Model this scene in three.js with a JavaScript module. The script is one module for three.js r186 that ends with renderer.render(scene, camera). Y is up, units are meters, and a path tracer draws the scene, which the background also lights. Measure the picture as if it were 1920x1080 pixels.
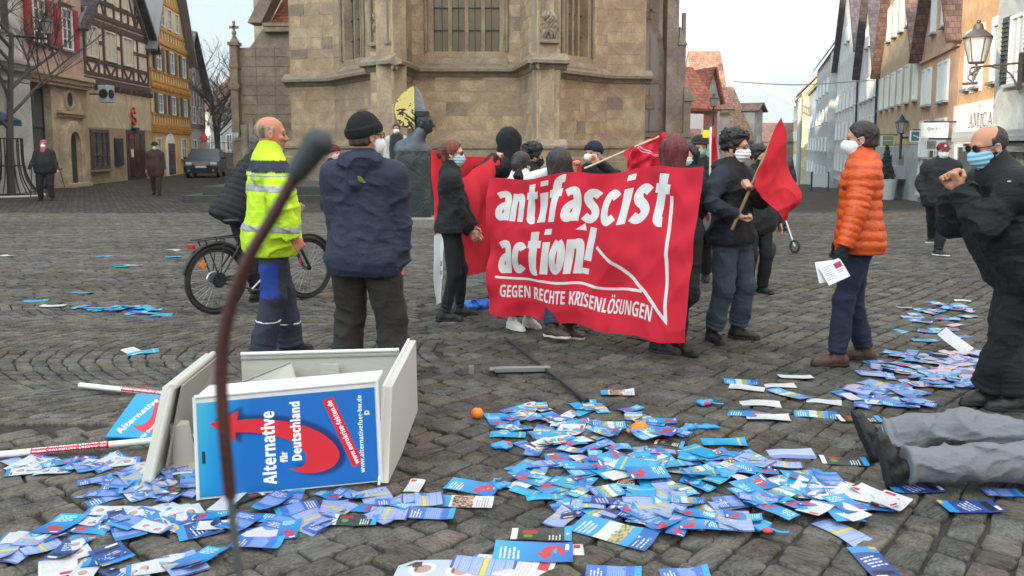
import * as THREE from 'three';
import { mergeGeometries } from 'three/addons/utils/BufferGeometryUtils.js';
import { RoundedBoxGeometry } from 'three/addons/geometries/RoundedBoxGeometry.js';

// ---------- camera, sky, sun, exposure ----------
const scene = new THREE.Scene();
const F = 1600, CX = 960, CY = 443, PITCH = 6 * Math.PI / 180, EYE = 1.62;   // lens of the photograph, in its own pixels
const camera = new THREE.PerspectiveCamera(2 * Math.atan(540 / F) * 180 / Math.PI, 16 / 9, 0.05, 600);
camera.setViewOffset(1920, 1080, 0, 97, 1920, 1080);
camera.position.set(0, EYE, 0); camera.rotation.x = -PITCH;
camera.focus = 7; camera.userData.fStop = 5.5;
const renderer = new THREE.WebGLRenderer({ antialias: true });
renderer.setSize(1024, 576); renderer.toneMapping = THREE.LinearToneMapping; renderer.toneMappingExposure = 1.72;
renderer.shadowMap.enabled = true; renderer.shadowMap.type = THREE.PCFSoftShadowMap;

function rng(seed) { let s = seed | 0; return () => { s = (s + 0x6d2b79f5) | 0; let t = Math.imul(s ^ (s >>> 15), 1 | s); t = (t + Math.imul(t ^ (t >>> 7), 61 | t)) ^ t; return ((t ^ (t >>> 14)) >>> 0) / 4294967296; }; }
const R0 = rng(7), rr = (a, b, r = R0) => a + (b - a) * r();
const clamp = (x, a, b) => Math.min(b, Math.max(a, x)), mix = (a, b, t) => a + (b - a) * t, sstep = (a, b, x) => { const t = clamp((x - a) / (b - a), 0, 1); return t * t * (3 - 2 * t); };
const V = (x, y, z) => new THREE.Vector3(x, y, z);
// value noise in three dimensions
const HT = new Float32Array(4096); { const r = rng(99); for (let i = 0; i < 4096; i++) HT[i] = r() * 2 - 1; }
const hsh = (x, y, z) => HT[(Math.imul(x, 73856093) ^ Math.imul(y, 19349663) ^ Math.imul(z, 83492791)) & 4095];
function vn(x, y, z) {
  const i = Math.floor(x), j = Math.floor(y), k = Math.floor(z); let u = x - i, v = y - j, w = z - k;
  u = u * u * (3 - 2 * u); v = v * v * (3 - 2 * v); w = w * w * (3 - 2 * w);
  const a = mix(mix(hsh(i, j, k), hsh(i + 1, j, k), u), mix(hsh(i, j + 1, k), hsh(i + 1, j + 1, k), u), v);
  const b = mix(mix(hsh(i, j, k + 1), hsh(i + 1, j, k + 1), u), mix(hsh(i, j + 1, k + 1), hsh(i + 1, j + 1, k + 1), u), v);
  return mix(a, b, w);
}
const fbm = (x, y, z, n = 4) => { let s = 0, a = 0.5; for (let i = 0; i < n; i++) { s += a * vn(x, y, z); x *= 2.03; y *= 2.03; z *= 2.03; a *= 0.5; } return s; };

{ // thin bright winter cloud over pale blue
  const w = 1024, h = 512, d = new Float32Array(w * h * 4);
  for (let j = 0; j < h; j++) for (let i = 0; i < w; i++) {
    const u = (i + 0.5) / w, v = (j + 0.5) / h, th = (u - 0.5) * 2 * Math.PI, ph = (v - 0.5) * Math.PI;
    const x = Math.cos(ph) * Math.cos(th), y = Math.sin(ph), z = Math.cos(ph) * Math.sin(th);
    const k = 1 / (Math.max(y, 0) + 0.35), n = fbm(x * k * 2.2 + 3, 5 + y, z * k * 2.2 + 1, 5);
    let c = sstep(-0.12, 0.22, 0.75 * n + 0.4 * x + 0.12 - (z < 0 ? 0.45 * Math.exp(-(((x + 0.33) / 0.17) ** 2)) : 0));
    c = mix(c, 0.85, sstep(0.1, -0.02, y) * 0.6);
    const o = (j * w + i) * 4, e = sstep(0, 0.7, y);
    const sg = Math.max(0, (x * -0.6 + y * 0.172 + z * 0.78)), glow = 1 + 6.5 * sg * sg * sg * sg + 1.5 * sstep(0.35, 0.9, y);
    const blue = [mix(0.36, 0.3, e), mix(0.45, 0.4, e), mix(0.49, 0.48, e)], cl = 0.64 + 0.12 * n + (x > 0 ? 0.3 : 0.0) * x;
    for (let q = 0; q < 3; q++) d[o + q] = y < -0.02 ? 0.25 : mix(blue[q], cl * [1.0, 0.985, 0.965][q], c) * mix(1, glow, [1.05, 0.985, 0.9][q]);
    d[o + 3] = 1;
  }
  const t = new THREE.DataTexture(d, w, h, THREE.RGBAFormat, THREE.FloatType);
  t.mapping = THREE.EquirectangularReflectionMapping; t.magFilter = THREE.LinearFilter; t.minFilter = THREE.LinearFilter; t.needsUpdate = true;
  scene.background = t; scene.environment = t;
}
const SUN = V(-0.6, 0.172, 0.78).normalize();
const sun = new THREE.DirectionalLight(new THREE.Color(1, 0.86, 0.66), 4.9);
sun.position.copy(SUN).multiplyScalar(150); sun.target.position.set(0, 0, -30); sun.position.add(sun.target.position);
sun.castShadow = true; sun.shadow.radius = 1.2; sun.shadow.mapSize.set(4096, 4096);
Object.assign(sun.shadow.camera, { left: -90, right: 90, top: 60, bottom: -60, near: 1, far: 330 });
scene.add(sun, sun.target);
scene.fog = new THREE.FogExp2(new THREE.Color(0.9, 0.93, 1.0), 0.0003);

// ---------- helpers ----------
const cp = Math.cos(PITCH), sp = Math.sin(PITCH);
function ray(px, py) { const x = (px - CX) / F, y = -(py - CY) / F; return V(x, y * cp - sp, -y * sp - cp); }
function gp(px, py, y = 0) { const r = ray(px, py), t = (y - EYE) / r.y; return V(r.x * t, y, r.z * t); }              // the place on the level y that shows at a pixel
function at(px, py, depth) { const r = ray(px, py), t = -depth / r.z; return V(r.x * t, EYE + r.y * t, -depth); }       // the place at a depth that shows at a pixel
const hgt = (py, depth) => at(960, py, depth).y;
const used = {};
function numbered(n) { if (!(n in used)) { used[n] = 0; return n; } return n + '_' + String(++used[n]).padStart(3, '0'); }
function tag(o, label, category, group, kind) {
  if (label) o.userData.label = label; if (category) o.userData.category = category; if (group) o.userData.group = group; if (kind) o.userData.kind = kind; return o;
}
function thing(name, label, category, pos = [0, 0, 0], yaw = 0, group) {
  const g = new THREE.Group(); g.name = numbered(name); g.position.set(...(pos.isVector3 ? pos.toArray() : pos)); g.rotation.y = yaw; scene.add(g); return tag(g, label, category, group);
}
function part(name, geo, m, parent, label) {
  const o = new THREE.Mesh(Array.isArray(geo) ? merge(geo) : geo, m); o.name = parent === scene ? numbered(name) : name; o.castShadow = o.receiveShadow = true; if (label) o.userData.label = label; parent.add(o); return o;
}
function merge(list) {
  list = list.filter(Boolean); if (list.length === 1) return list[0];
  const idx = list.every((g) => g.index), keys = ['position', 'normal', 'uv', 'color'].filter((k) => list.every((g) => g.attributes[k]));
  return mergeGeometries(list.map((g) => { g = idx ? g.clone() : g.index ? g.toNonIndexed() : g.clone(); for (const k of Object.keys(g.attributes)) if (!keys.includes(k)) g.deleteAttribute(k); g.morphAttributes = {}; return g; }));
}
// uv in metres from the dominant direction of each face
function metre(g, s = 1) {
  if (g.index) { const q = g.toNonIndexed(); g = q; }
  const p = g.attributes.position, uv = new Float32Array(p.count * 2), a = V(), b = V(), c = V(), n = V();
  for (let i = 0; i < p.count; i += 3) {
    a.fromBufferAttribute(p, i); b.fromBufferAttribute(p, i + 1); c.fromBufferAttribute(p, i + 2); n.copy(b).sub(a).cross(c.clone().sub(a));
    const ax = Math.abs(n.x), ay = Math.abs(n.y), az = Math.abs(n.z);
    [a, b, c].forEach((q, k) => { const o = (i + k) * 2; if (ay > ax && ay > az) { uv[o] = q.x; uv[o + 1] = q.z; } else if (ax > az) { uv[o] = q.z; uv[o + 1] = q.y; } else { uv[o] = q.x; uv[o + 1] = q.y; } uv[o] *= s; uv[o + 1] *= s; });
  }
  g.setAttribute('uv', new THREE.BufferAttribute(uv, 2)); return g;
}
const box = (w, h, d, x = 0, y = 0, z = 0) => new THREE.BoxGeometry(w, h, d).translate(x, y, z);               // centred in x and z, resting on y
const bx = (w, h, d, x = 0, y = 0, z = 0) => box(w, h, d, x, y + h / 2, z);
const rbox = (w, h, d, r = 0.01, x = 0, y = 0, z = 0) => new RoundedBoxGeometry(w, h, d, 2, r).translate(x, y, z);
function rod(a, b, r0, r1 = r0, n = 8) {
  const d = b.clone().sub(a), L = d.length(), g = new THREE.CylinderGeometry(r1, r0, L, n, 1);
  g.translate(0, L / 2, 0); g.applyQuaternion(new THREE.Quaternion().setFromUnitVectors(V(0, 1, 0), d.normalize())); return g.translate(a.x, a.y, a.z);
}
const tube = (pts, r, n = 40, m = 8) => new THREE.TubeGeometry(new THREE.CatmullRomCurve3(pts), n, r, m);
function poly(pts, depth, bevel = 0) { const s = new THREE.Shape(pts.map((p) => new THREE.Vector2(p[0], p[1]))); return new THREE.ExtrudeGeometry(s, { depth, bevelEnabled: bevel > 0, bevelSize: bevel, bevelThickness: bevel, bevelSegments: 1 }); }
// a panel from corners in space (in order), thick along its normal; uv run 0..1 on four-cornered panels
function slab(pts, th) {
  const n = pts.length, nr = pts[1].clone().sub(pts[0]).cross(pts[n - 1].clone().sub(pts[0])).normalize().multiplyScalar(th), P = [], U = [];
  const q = [[0, 0], [1, 0], [1, 1], [0, 1]], uvOf = (i) => (n === 4 ? q[i] : [0, 0]);
  const put = (v, u) => { P.push(v.x, v.y, v.z); U.push(...u); }, B = pts.map((p) => p.clone().sub(nr));
  for (let i = 1; i < n - 1; i++) { put(pts[0], uvOf(0)); put(pts[i], uvOf(i)); put(pts[i + 1], uvOf(i + 1)); put(B[0], uvOf(0)); put(B[i + 1], uvOf(i + 1)); put(B[i], uvOf(i)); }
  for (let i = 0; i < n; i++) { const j = (i + 1) % n; for (const v of [pts[i], B[i], pts[j], pts[j], B[i], B[j]]) put(v, [0.01, 0.01]); }
  const g = new THREE.BufferGeometry(); g.setAttribute('position', new THREE.Float32BufferAttribute(P, 3)); g.setAttribute('uv', new THREE.Float32BufferAttribute(U, 2)); g.computeVertexNormals(); return g;
}
// textures
function noiseTex(size, fn, srgb = true) {
  const d = new Uint8Array(size * size * 4);
  for (let j = 0; j < size; j++) for (let i = 0; i < size; i++) { const c = fn(i / size, j / size), o = (j * size + i) * 4; for (let k = 0; k < 3; k++) d[o + k] = clamp((Array.isArray(c) ? c[k] : c) * 255, 0, 255); d[o + 3] = 255; }
  const t = new THREE.DataTexture(d, size, size); t.magFilter = THREE.LinearFilter; t.wrapS = t.wrapT = THREE.RepeatWrapping; if (srgb) t.colorSpace = THREE.SRGBColorSpace; t.needsUpdate = true; return t;
}
// noise that tiles: a torus in the noise field
const tn = (u, v, f, n = 4, s = 0) => { const a = u * 2 * Math.PI, b = v * 2 * Math.PI, r = f / 6.28; return fbm(Math.cos(a) * r + 11 + s, Math.sin(a) * r + Math.cos(b) * r * 1.3 + 5, Math.sin(b) * r + 3 - s, n); };
function canvasTex(w, h, draw) { const c = document.createElement('canvas'); c.width = w; c.height = h; draw(c.getContext('2d'), w, h); const t = new THREE.CanvasTexture(c); t.colorSpace = THREE.SRGBColorSpace; t.magFilter = THREE.LinearFilter; return t; }
const T = {
  plaster: noiseTex(512, (u, v) => 0.9 + 0.16 * tn(u, v, 7, 5) + 0.08 * tn(u, v, 60, 2, 4)),
  stone: noiseTex(512, (u, v) => { const n = tn(u, v, 5, 5), f = tn(u, v, 60, 3, 2), w = 0.88 + 0.22 * n + 0.14 * f; return [w * 1.0, w * (0.985 + 0.03 * n), w * (0.965 + 0.05 * tn(u, v, 9, 3, 8))]; }),
  grain: noiseTex(512, (u, v) => { const f = tn(u, v, 90, 3, 2), n = tn(u, v, 9, 4); const w = 0.84 + 0.3 * n + 0.35 * f; return [w, w * 0.99, w * 0.975]; }),
  bump: noiseTex(512, (u, v) => 0.5 + 0.55 * tn(u, v, 40, 4, 7), false),
  wood: noiseTex(256, (u, v) => 0.82 + 0.3 * tn(u * 1, v, 6, 4) + 0.2 * Math.sin(u * 200 + 6 * tn(u, v, 8, 3)) * 0.4),
  roof: noiseTex(512, (u, v) => { const r = Math.floor(v * 10), fx = (u * 12 + (r % 2) * 0.5) % 1, fy = (v * 10) % 1; const t = 0.84 + 0.12 * hsh(Math.floor(u * 12 + (r % 2) * 0.5) % 12, r, 3); return t * (fx < 0.06 || fx > 0.94 ? 0.75 : 1) * (fy < 0.12 ? 0.7 : 1) * (0.95 + 0.2 * tn(u, v, 14, 3)); }),
  cloth: noiseTex(256, (u, v) => 0.5 + 0.25 * Math.sin(u * 256 * 1.57) * Math.sin(v * 256 * 1.57) + 0.5 * tn(u, v, 20, 3), false),
};
const col = (r, g, b) => new THREE.Color().setRGB(r, g, b);
function mat(c, rough = 0.8, o = {}) { return new THREE.MeshStandardMaterial({ color: Array.isArray(c) ? col(...c) : new THREE.Color(c), roughness: rough, ...o }); }
const plaster = (c, r = 0.9) => mat(c, r, { map: T.plaster, bumpMap: T.bump, bumpScale: 0.004 });
const M = {
  glass: mat([0.05, 0.06, 0.07], 0.08, { metalness: 0.0 }), paleglass: mat([0.42, 0.44, 0.44], 0.25), whiteFrame: mat([0.72, 0.72, 0.7], 0.6), dark: mat([0.02, 0.02, 0.022], 0.6), iron: mat([0.03, 0.032, 0.035], 0.5, { metalness: 0.3 }),
  timber: mat([0.1, 0.062, 0.045], 0.85, { map: T.wood }), door: mat([0.06, 0.04, 0.035], 0.6), bark: mat([0.075, 0.066, 0.06], 0.95, { bumpMap: T.bump, bumpScale: 0.01 }),
  greywood: mat([0.2, 0.2, 0.2], 0.8), redtile: mat([0.45, 0.13, 0.07], 0.85, { map: T.roof }), darktile: mat([0.11, 0.1, 0.115], 0.85, { map: T.roof }), browntile: mat([0.27, 0.15, 0.125], 0.85, { map: T.roof }),
};
// ---------- ground ----------
const slope = (x, z) => -0.034 * Math.max(0, -z - 15) * sstep(3, 8, x);            // the street to the right falls away gently
const SETT_FAR = 21;
{
  const g = new THREE.BufferGeometry(), P = [], U = [], I = [], xs = [], zs = [];
  for (let x = -300; x <= 300; x += Math.abs(x) < 40 ? 1 : 20) xs.push(x);
  for (let z = 60; z >= -420; z -= z > -130 && z < 2 ? 1 : 12) zs.push(z);
  for (const z of zs) for (const x of xs) { P.push(x, slope(x, z) - 0.03 * (1 - sstep(SETT_FAR - 1.2, SETT_FAR + 0.2, -z)), z); U.push(x / 2.4, z / 2.4); }
  for (let j = 0; j < zs.length - 1; j++) for (let i = 0; i < xs.length - 1; i++) { const a = j * xs.length + i, b = a + xs.length; I.push(a, a + 1, b, b, a + 1, b + 1); }
  g.setAttribute('position', new THREE.Float32BufferAttribute(P, 3)); g.setAttribute('uv', new THREE.Float32BufferAttribute(U, 2)); g.setIndex(I); g.computeVertexNormals();
  // far paving: rows of setts too small to build
  const N = 14, tone = (i, j) => 0.8 + 0.2 * hsh(i % N, j % N, 5);
  const setts = (u, v) => { const j = Math.floor(v * N), q = u * N + (j % 2) * 0.5, i = Math.floor(q) % N, fx = q % 1, fy = (v * N) % 1, e = Math.min(fx, 1 - fx, fy, 1 - fy); return { j, i, e }; };
  const map = noiseTex(512, (u, v) => { const s = setts(u, v), k = s.e < 0.07 ? 0.45 : tone(s.i, s.j), n = 0.9 + 0.25 * tn(u, v, 30, 3); return [0.345 * k * n, 0.325 * k * n, 0.3 * k * n]; });
  const bump = noiseTex(512, (u, v) => { const s = setts(u, v); return sstep(0, 0.2, s.e) * 0.8 + 0.2 * tn(u, v, 40, 3); }, false);
  const ground = part('ground', g, new THREE.MeshPhysicalMaterial({ color: col(1, 1, 1), roughness: 0.95, specularIntensity: 0.35, map, bumpMap: bump, bumpScale: 0.014 }), scene);
  tag(ground, 'grey sett paving of the square running on into the side street', null, null, 'structure');
  const bed = new THREE.PlaneGeometry(60, 26, 60, 26).rotateX(-Math.PI / 2).translate(0, -0.019, -9);
  tag(part('joint_bed', metre(bed), mat([0.036, 0.032, 0.028], 1, { map: T.grain, bumpMap: T.bump, bumpScale: 0.006 }), scene), 'dark sandy earth filling the joints between the setts', null, null, 'structure');
}
{
  const rs = rng(21), A = Math.atan2(0.74, 0.67), ux = Math.cos(A), uz = -Math.sin(A);
  const quads = [];                                                        // each sett: four corners on the ground
  const visible = (x, z) => { const d = -z; return d > 2.9 && d < SETT_FAR && Math.abs(x) < d * 0.6 + 0.35; };
  const inArc = (x, z) => { const d = -z, e = 0.25 * vn(x * 0.6, 3, z * 0.6); return x + e < -0.62 - 0.1 * (d - 5) && d + e > 4.75 && d + e < 8.6; };
  const add = (c) => { const x = (c[0][0] + c[1][0] + c[2][0] + c[3][0]) / 4, z = (c[0][1] + c[1][1] + c[2][1] + c[3][1]) / 4; if (visible(x, z)) quads.push({ c, x, z }); };
  // straight courses, set out along a slanting line, running bond with uneven stones
  for (let j = -260, v = -30; v < 30; j++) {
    const w = 0.15 + 0.03 * vn(j * 0.71, 2, 0) + 0.014 * vn(j * 3.1, 9, 4), v1 = v + w;
    let u = -34 + rs() * 0.2;
    while (u < 34) {
      const L = rr(0.14, 0.245, rs), bend = (t) => 0.22 * vn(t * 0.4, j * 0.03, 1) + 0.022 * vn(t * 2.1, j * 0.2, 8);
      const q = (a, b) => { const bb = b + bend(a); return [ux * a - uz * bb, uz * a + ux * bb]; };
      const cx = ux * (u + L / 2) - uz * (v + w / 2), cz = uz * (u + L / 2) + ux * (v + w / 2);
      if (visible(cx, cz) && !inArc(cx, cz)) { const j1 = () => rr(-0.019, 0.019, rs); add([q(u + j1(), v + j1() * 0.6), q(u + L + j1(), v + j1() * 0.6), q(u + L + j1(), v1 + j1() * 0.6), q(u + j1(), v1 + j1() * 0.6)]); }
      u += L;
    }
    v = v1;
  }
  // segmental arcs on the left of the square
  const CW = 2.3, sag = 0.8;
  for (let c = -10; c < 4; c++) for (let k = -140; k < 30; k++) {
    const n = 19;
    for (let i = 0; i < n; i++) {
      const q = (kk, ii) => { const t = (ii / n) * 2 - 1, xx = kk * 0.125 + sag * t * t + 0.02 * vn(kk * 0.3, ii, c), zz = -1 - (c + 0.5) * -1 * CW + t * CW / 2; return [xx, zz]; };
      const a = q(k, i), b = q(k + 1, i + 1), x = (a[0] + b[0]) / 2, z = (a[1] + b[1]) / 2;
      if (!inArc(x, z)) continue; const j1 = () => rr(-0.008, 0.008, rs), J = (p) => [p[0] + j1(), p[1] + j1()];
      add([J(q(k, i)), J(q(k + 1, i)), J(q(k + 1, i + 1)), J(q(k, i + 1))]);
    }
  }
  function sett(c, x, z, low) {
    const gap = low ? 0.007 : 0.0065, P = [], C = [], U = [], I = [], top = rr(-0.003, 0.003, rs) + 0.003 * vn(x, 0, z), tilt = [rr(-0.016, 0.016, rs), rr(-0.016, 0.016, rs)];
    const t = rr(0.78, 1.2, rs) * (1 + 0.16 * vn(x * 0.5, 7, z * 0.5)), warm = rr(-1, 1, rs), base = [0.125 * t * (1 + 0.06 * warm), 0.116 * t, 0.103 * t * (1 - 0.07 * warm)];
    // shrink towards the middle and round the corners
    const q = c.map((p) => { const dx = x - p[0], dz = z - p[1], L = Math.hypot(dx, dz); return [p[0] + dx / L * gap * 1.4, p[1] + dz / L * gap * 1.4]; });
    const ring = []; const rc = low ? 0 : rr(0.06, 0.17, rs);
    for (let i = 0; i < 4; i++) { const p = q[i], a = q[(i + 3) % 4], b = q[(i + 1) % 4]; if (low) ring.push(p); else ring.push([mix(p[0], a[0], rc * 0.9), mix(p[1], a[1], rc * 0.9)], [mix(p[0], b[0], rc * 0.9), mix(p[1], b[1], rc * 0.9)]); }
    const n = ring.length, put = (px, py, pz) => { P.push(px, py, pz); C.push(...base); U.push(px * 1.3, pz * 1.3); };
    const yAt = (px, pz) => top + (px - x) * tilt[0] + (pz - z) * tilt[1];
    for (const p of ring) put(p[0], -0.03, p[1]);
    for (const p of ring) put(p[0], yAt(p[0], p[1]) - 0.009, p[1]);
    for (const p of ring) { const k = low ? 0.1 : 0.1; put(mix(p[0], x, k), yAt(p[0], p[1]) - 0.001, mix(p[1], z, k)); }
    if (!low) { for (const p of ring) { const k = 0.55; put(mix(p[0], x, k), yAt(p[0], p[1]) + 0.0015 + rr(-0.0016, 0.0016, rs), mix(p[1], z, k)); } }
    put(x, top + 0.002, z);
    const L = low ? 3 : 4;
    for (let l = 0; l < L - 1; l++) for (let i = 0; i < n; i++) { const a = l * n + i, b = l * n + (i + 1) % n; I.push(a, a + n, b, b, a + n, b + n); }
    for (let i = 0; i < n; i++) I.push((L - 1) * n + i, L * n, (L - 1) * n + (i + 1) % n);
    const g = new THREE.BufferGeometry(); g.setAttribute('position', new THREE.Float32BufferAttribute(P, 3)); g.setAttribute('color', new THREE.Float32BufferAttribute(C, 3)); g.setAttribute('uv', new THREE.Float32BufferAttribute(U, 2)); g.setIndex(I); g.computeVertexNormals();
    // faces must look up
    const nn = g.attributes.normal; if (nn.getY(L * n) < 0) { const ix = g.index.array; for (let i = 0; i < ix.length; i += 3) { const s = ix[i]; ix[i] = ix[i + 1]; ix[i + 1] = s; } g.computeVertexNormals(); }
    return g;
  }
  const sm = new THREE.MeshPhysicalMaterial({ color: col(1, 1, 1), roughness: 0.86, specularIntensity: 0.35, vertexColors: true, map: T.grain, bumpMap: T.bump, bumpScale: 0.0035 });
  quads.sort((a, b) => b.z - a.z);
  const pave = new THREE.Group(); pave.name = 'pavement'; scene.add(pave); tag(pave, 'worn grey brown granite setts laid in courses and arcs over the square', null, null, 'structure');
  let n = 0; const rest = [];
  for (const s of quads) {
    if (n < 300 && Math.abs(s.x) < -s.z * 0.6) { part(n ? 'sett_' + String(n).padStart(3, '0') : 'sett', sett(s.c, s.x, s.z, false), sm, pave); n++; }
    else rest.push(sett(s.c, s.x, s.z, s.z < -11));
  }
  const m = part('sett_field', rest, sm, pave); m.userData.kind = 'stuff';
  console.log('setts', quads.length);
}
// ---------- houses ----------
// A house front in its own frame: x along the front (left to right as seen from the square), y up, z out of the wall.
function front(name, label, category, ax, az, bx_, bz, group) {
  const L = Math.hypot(bx_ - ax, bz - az), g = thing(name, label, category, [ax, 0, az], Math.atan2(-(bz - az) / L, (bx_ - ax) / L), group); g.userData.L = undefined; delete g.userData.L; return { g, L };
}
// body with a gable to the front (ridge runs back)
function gableBody(h, L, y0, eave, apex, depth, wallM, roofM, over = 0.35, ax = 0.5) {
  part('wall', metre(poly([[0, y0], [L, y0], [L, eave], [L * ax, apex], [0, eave]], depth).translate(0, 0, -depth), 0.4), wallM, h);
  const side = (x0, y0_, x1, y1) => { const dx = x1 - x0, dy = y1 - y0_, l = Math.hypot(dx, dy), nx = -dy / l, ny = dx / l, s = ny < 0 ? -1 : 1, t = 0.16; const ex = dx / l * over, ey = dy / l * over; return metre(poly([[x0 - ex, y0_ - ey], [x1, y1], [x1 + nx * s * t, y1 + ny * s * t], [x0 - ex + nx * s * t, y0_ - ey + ny * s * t]], depth + 0.6).translate(0, 0, -depth - 0.1), 0.45); };
  part('roof', [side(0, eave, L * ax, apex + 0.002), side(L, eave, L * ax, apex + 0.004)], roofM, h);
}
// body with eaves to the front (ridge along the front)
function eaveBody(h, L, y0, eave, apex, depth, wallM, roofM) {
  part('wall', metre(bx(L, eave - y0, depth, L / 2, y0, -depth / 2), 0.4), wallM, h);
  const s = poly([[0.4, eave - 0.08], [-depth / 2, apex], [-depth - 0.4, eave - 0.08], [-depth - 0.4, eave + 0.1], [-depth / 2, apex + 0.2], [0.4, eave + 0.1]], L).rotateY(-Math.PI / 2).translate(L, 0, 0);
  part('roof', metre(s, 0.45), roofM, h);
  part('gable', metre(poly([[0, eave], [-depth, eave], [-depth / 2, apex - 0.1]], L - 0.1).rotateY(-Math.PI / 2).translate(L - 0.05, 0, 0), 0.4), wallM, h);
}
const winCache = {};
function windowAt(h, x, y, w, hh, o = {}) {
  const k = [w.toFixed(2), hh.toFixed(2), o.bars || '', o.fr || 0.07, o.proud || 0].join();
  const c = winCache[k] || (winCache[k] = (() => {
    const f = o.fr || 0.07, fr = [bx(f, hh, 0.1, -w / 2 + f / 2, 0, 0.04), bx(f, hh, 0.1, w / 2 - f / 2, 0, 0.04), bx(w - 2 * f, f, 0.1, 0, 0, 0.04), bx(w - 2 * f, f, 0.1, 0, hh - f, 0.04)];
    const [nx, ny] = (o.bars || '2x2').split('x').map(Number);
    for (let i = 1; i < nx; i++) fr.push(bx(0.05, hh - 2 * f, 0.07, -w / 2 + w * i / nx, f, 0.035));
    for (let j = 1; j < ny; j++) fr.push(bx(w - 2 * f, 0.035, 0.055, 0, hh * j / ny, 0.033));
    return { fr: merge(fr), pane: bx(w - 2 * f, hh - 2 * f, 0.02, 0, f, 0.015), sill: bx(w + 0.16, 0.08, 0.2, 0, -0.09, 0.09) };
  })());
  const m = part('window', c.fr, o.frame || M.whiteFrame, h); m.position.set(x, y, o.z || 0);
  part('pane', c.pane, o.glass || M.glass, m);
  if (o.sill !== false) part('sill', c.sill, o.sillM || M.greywood, m);
  if (o.lintel) part('lintel', bx(w + 0.2, 0.14, 0.12, 0, hh + 0.01, 0.06), o.lintel, m);
  return m;
}
function beam(h, x0, y0, x1, y1, w, m, z = 0.05, name = 'beam') {
  const L = Math.hypot(x1 - x0, y1 - y0), g = beam.unit || (beam.unit = new THREE.BoxGeometry(1, 1, 1));
  const b = part(name, g, m, h); b.scale.set(L, w, 0.1 + (beam.n = ((beam.n || 0) + 7) % 13) * 0.0017); b.position.set((x0 + x1) / 2, (y0 + y1) / 2, z * 0.45 - 0.036); b.rotation.z = Math.atan2(y1 - y0, x1 - x0); return b;
}
// left row
const XL = (d) => -15.2 - 0.08 * d;
const dL = (px) => -15.2 / ((px - CX) / F + 0.08);
const wx = (px, d0) => Math.hypot(1, 0.08) * (dL(px) - d0);                    // place along the left row from its near end
// ---------- smooth solids from distance fields ----------
const smin = (a, b, k) => { const h = Math.max(k - Math.abs(a - b), 0) / k; return Math.min(a, b) - h * h * k * 0.25; };
const smax = (a, b, k) => -smin(-a, -b, k);
function capd(x, y, z, a, b, ra, rb) { const px = x - a[0], py = y - a[1], pz = z - a[2], bx = b[0] - a[0], by = b[1] - a[1], bz = b[2] - a[2], t = clamp((px * bx + py * by + pz * bz) / (bx * bx + by * by + bz * bz + 1e-9), 0, 1); const dx = px - bx * t, dy = py - by * t, dz = pz - bz * t; return Math.sqrt(dx * dx + dy * dy + dz * dz) - (ra + (rb - ra) * t); }
function ell(x, y, z, a, b, c) { const k0 = Math.sqrt((x / a) ** 2 + (y / b) ** 2 + (z / c) ** 2), k1 = Math.sqrt((x / (a * a)) ** 2 + (y / (b * b)) ** 2 + (z / (c * c)) ** 2); return k1 < 1e-6 ? -Math.min(a, b, c) : k0 * (k0 - 1) / k1; }
const cap = (a, b, ra, rb = ra, k = 0.03, cut = 0, fold = null) => ({ a, b, ra, rb, k, cut, fold });
// joins tapered capsules in order; fold(t, x, y, z) may change a capsule's radius
function sdf(bones) {
  return (x, y, z) => {
    let d = 9;
    for (const q of bones) {
      const a = q.a, b = q.b, px = x - a[0], py = y - a[1], pz = z - a[2], ex = b[0] - a[0], ey = b[1] - a[1], ez = b[2] - a[2], l2 = ex * ex + ey * ey + ez * ez + 1e-9, t0 = (px * ex + py * ey + pz * ez) / l2, t = t0 < 0 ? 0 : t0 > 1 ? 1 : t0;
      const dx = px - ex * t, dy = py - ey * t, dz = pz - ez * t; let e = Math.sqrt(dx * dx + dy * dy + dz * dz) - (q.ra + (q.rb - q.ra) * t);
      if (q.fold && e < 0.06 && e > -0.06) e -= q.fold(t0, x, y, z);
      if (q.cut) e = Math.max(e, (t0 - 1) * Math.sqrt(l2) - q.cut);
      d = d > 8 ? e : smin(d, e, q.k);
    }
    return d;
  };
}
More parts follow.
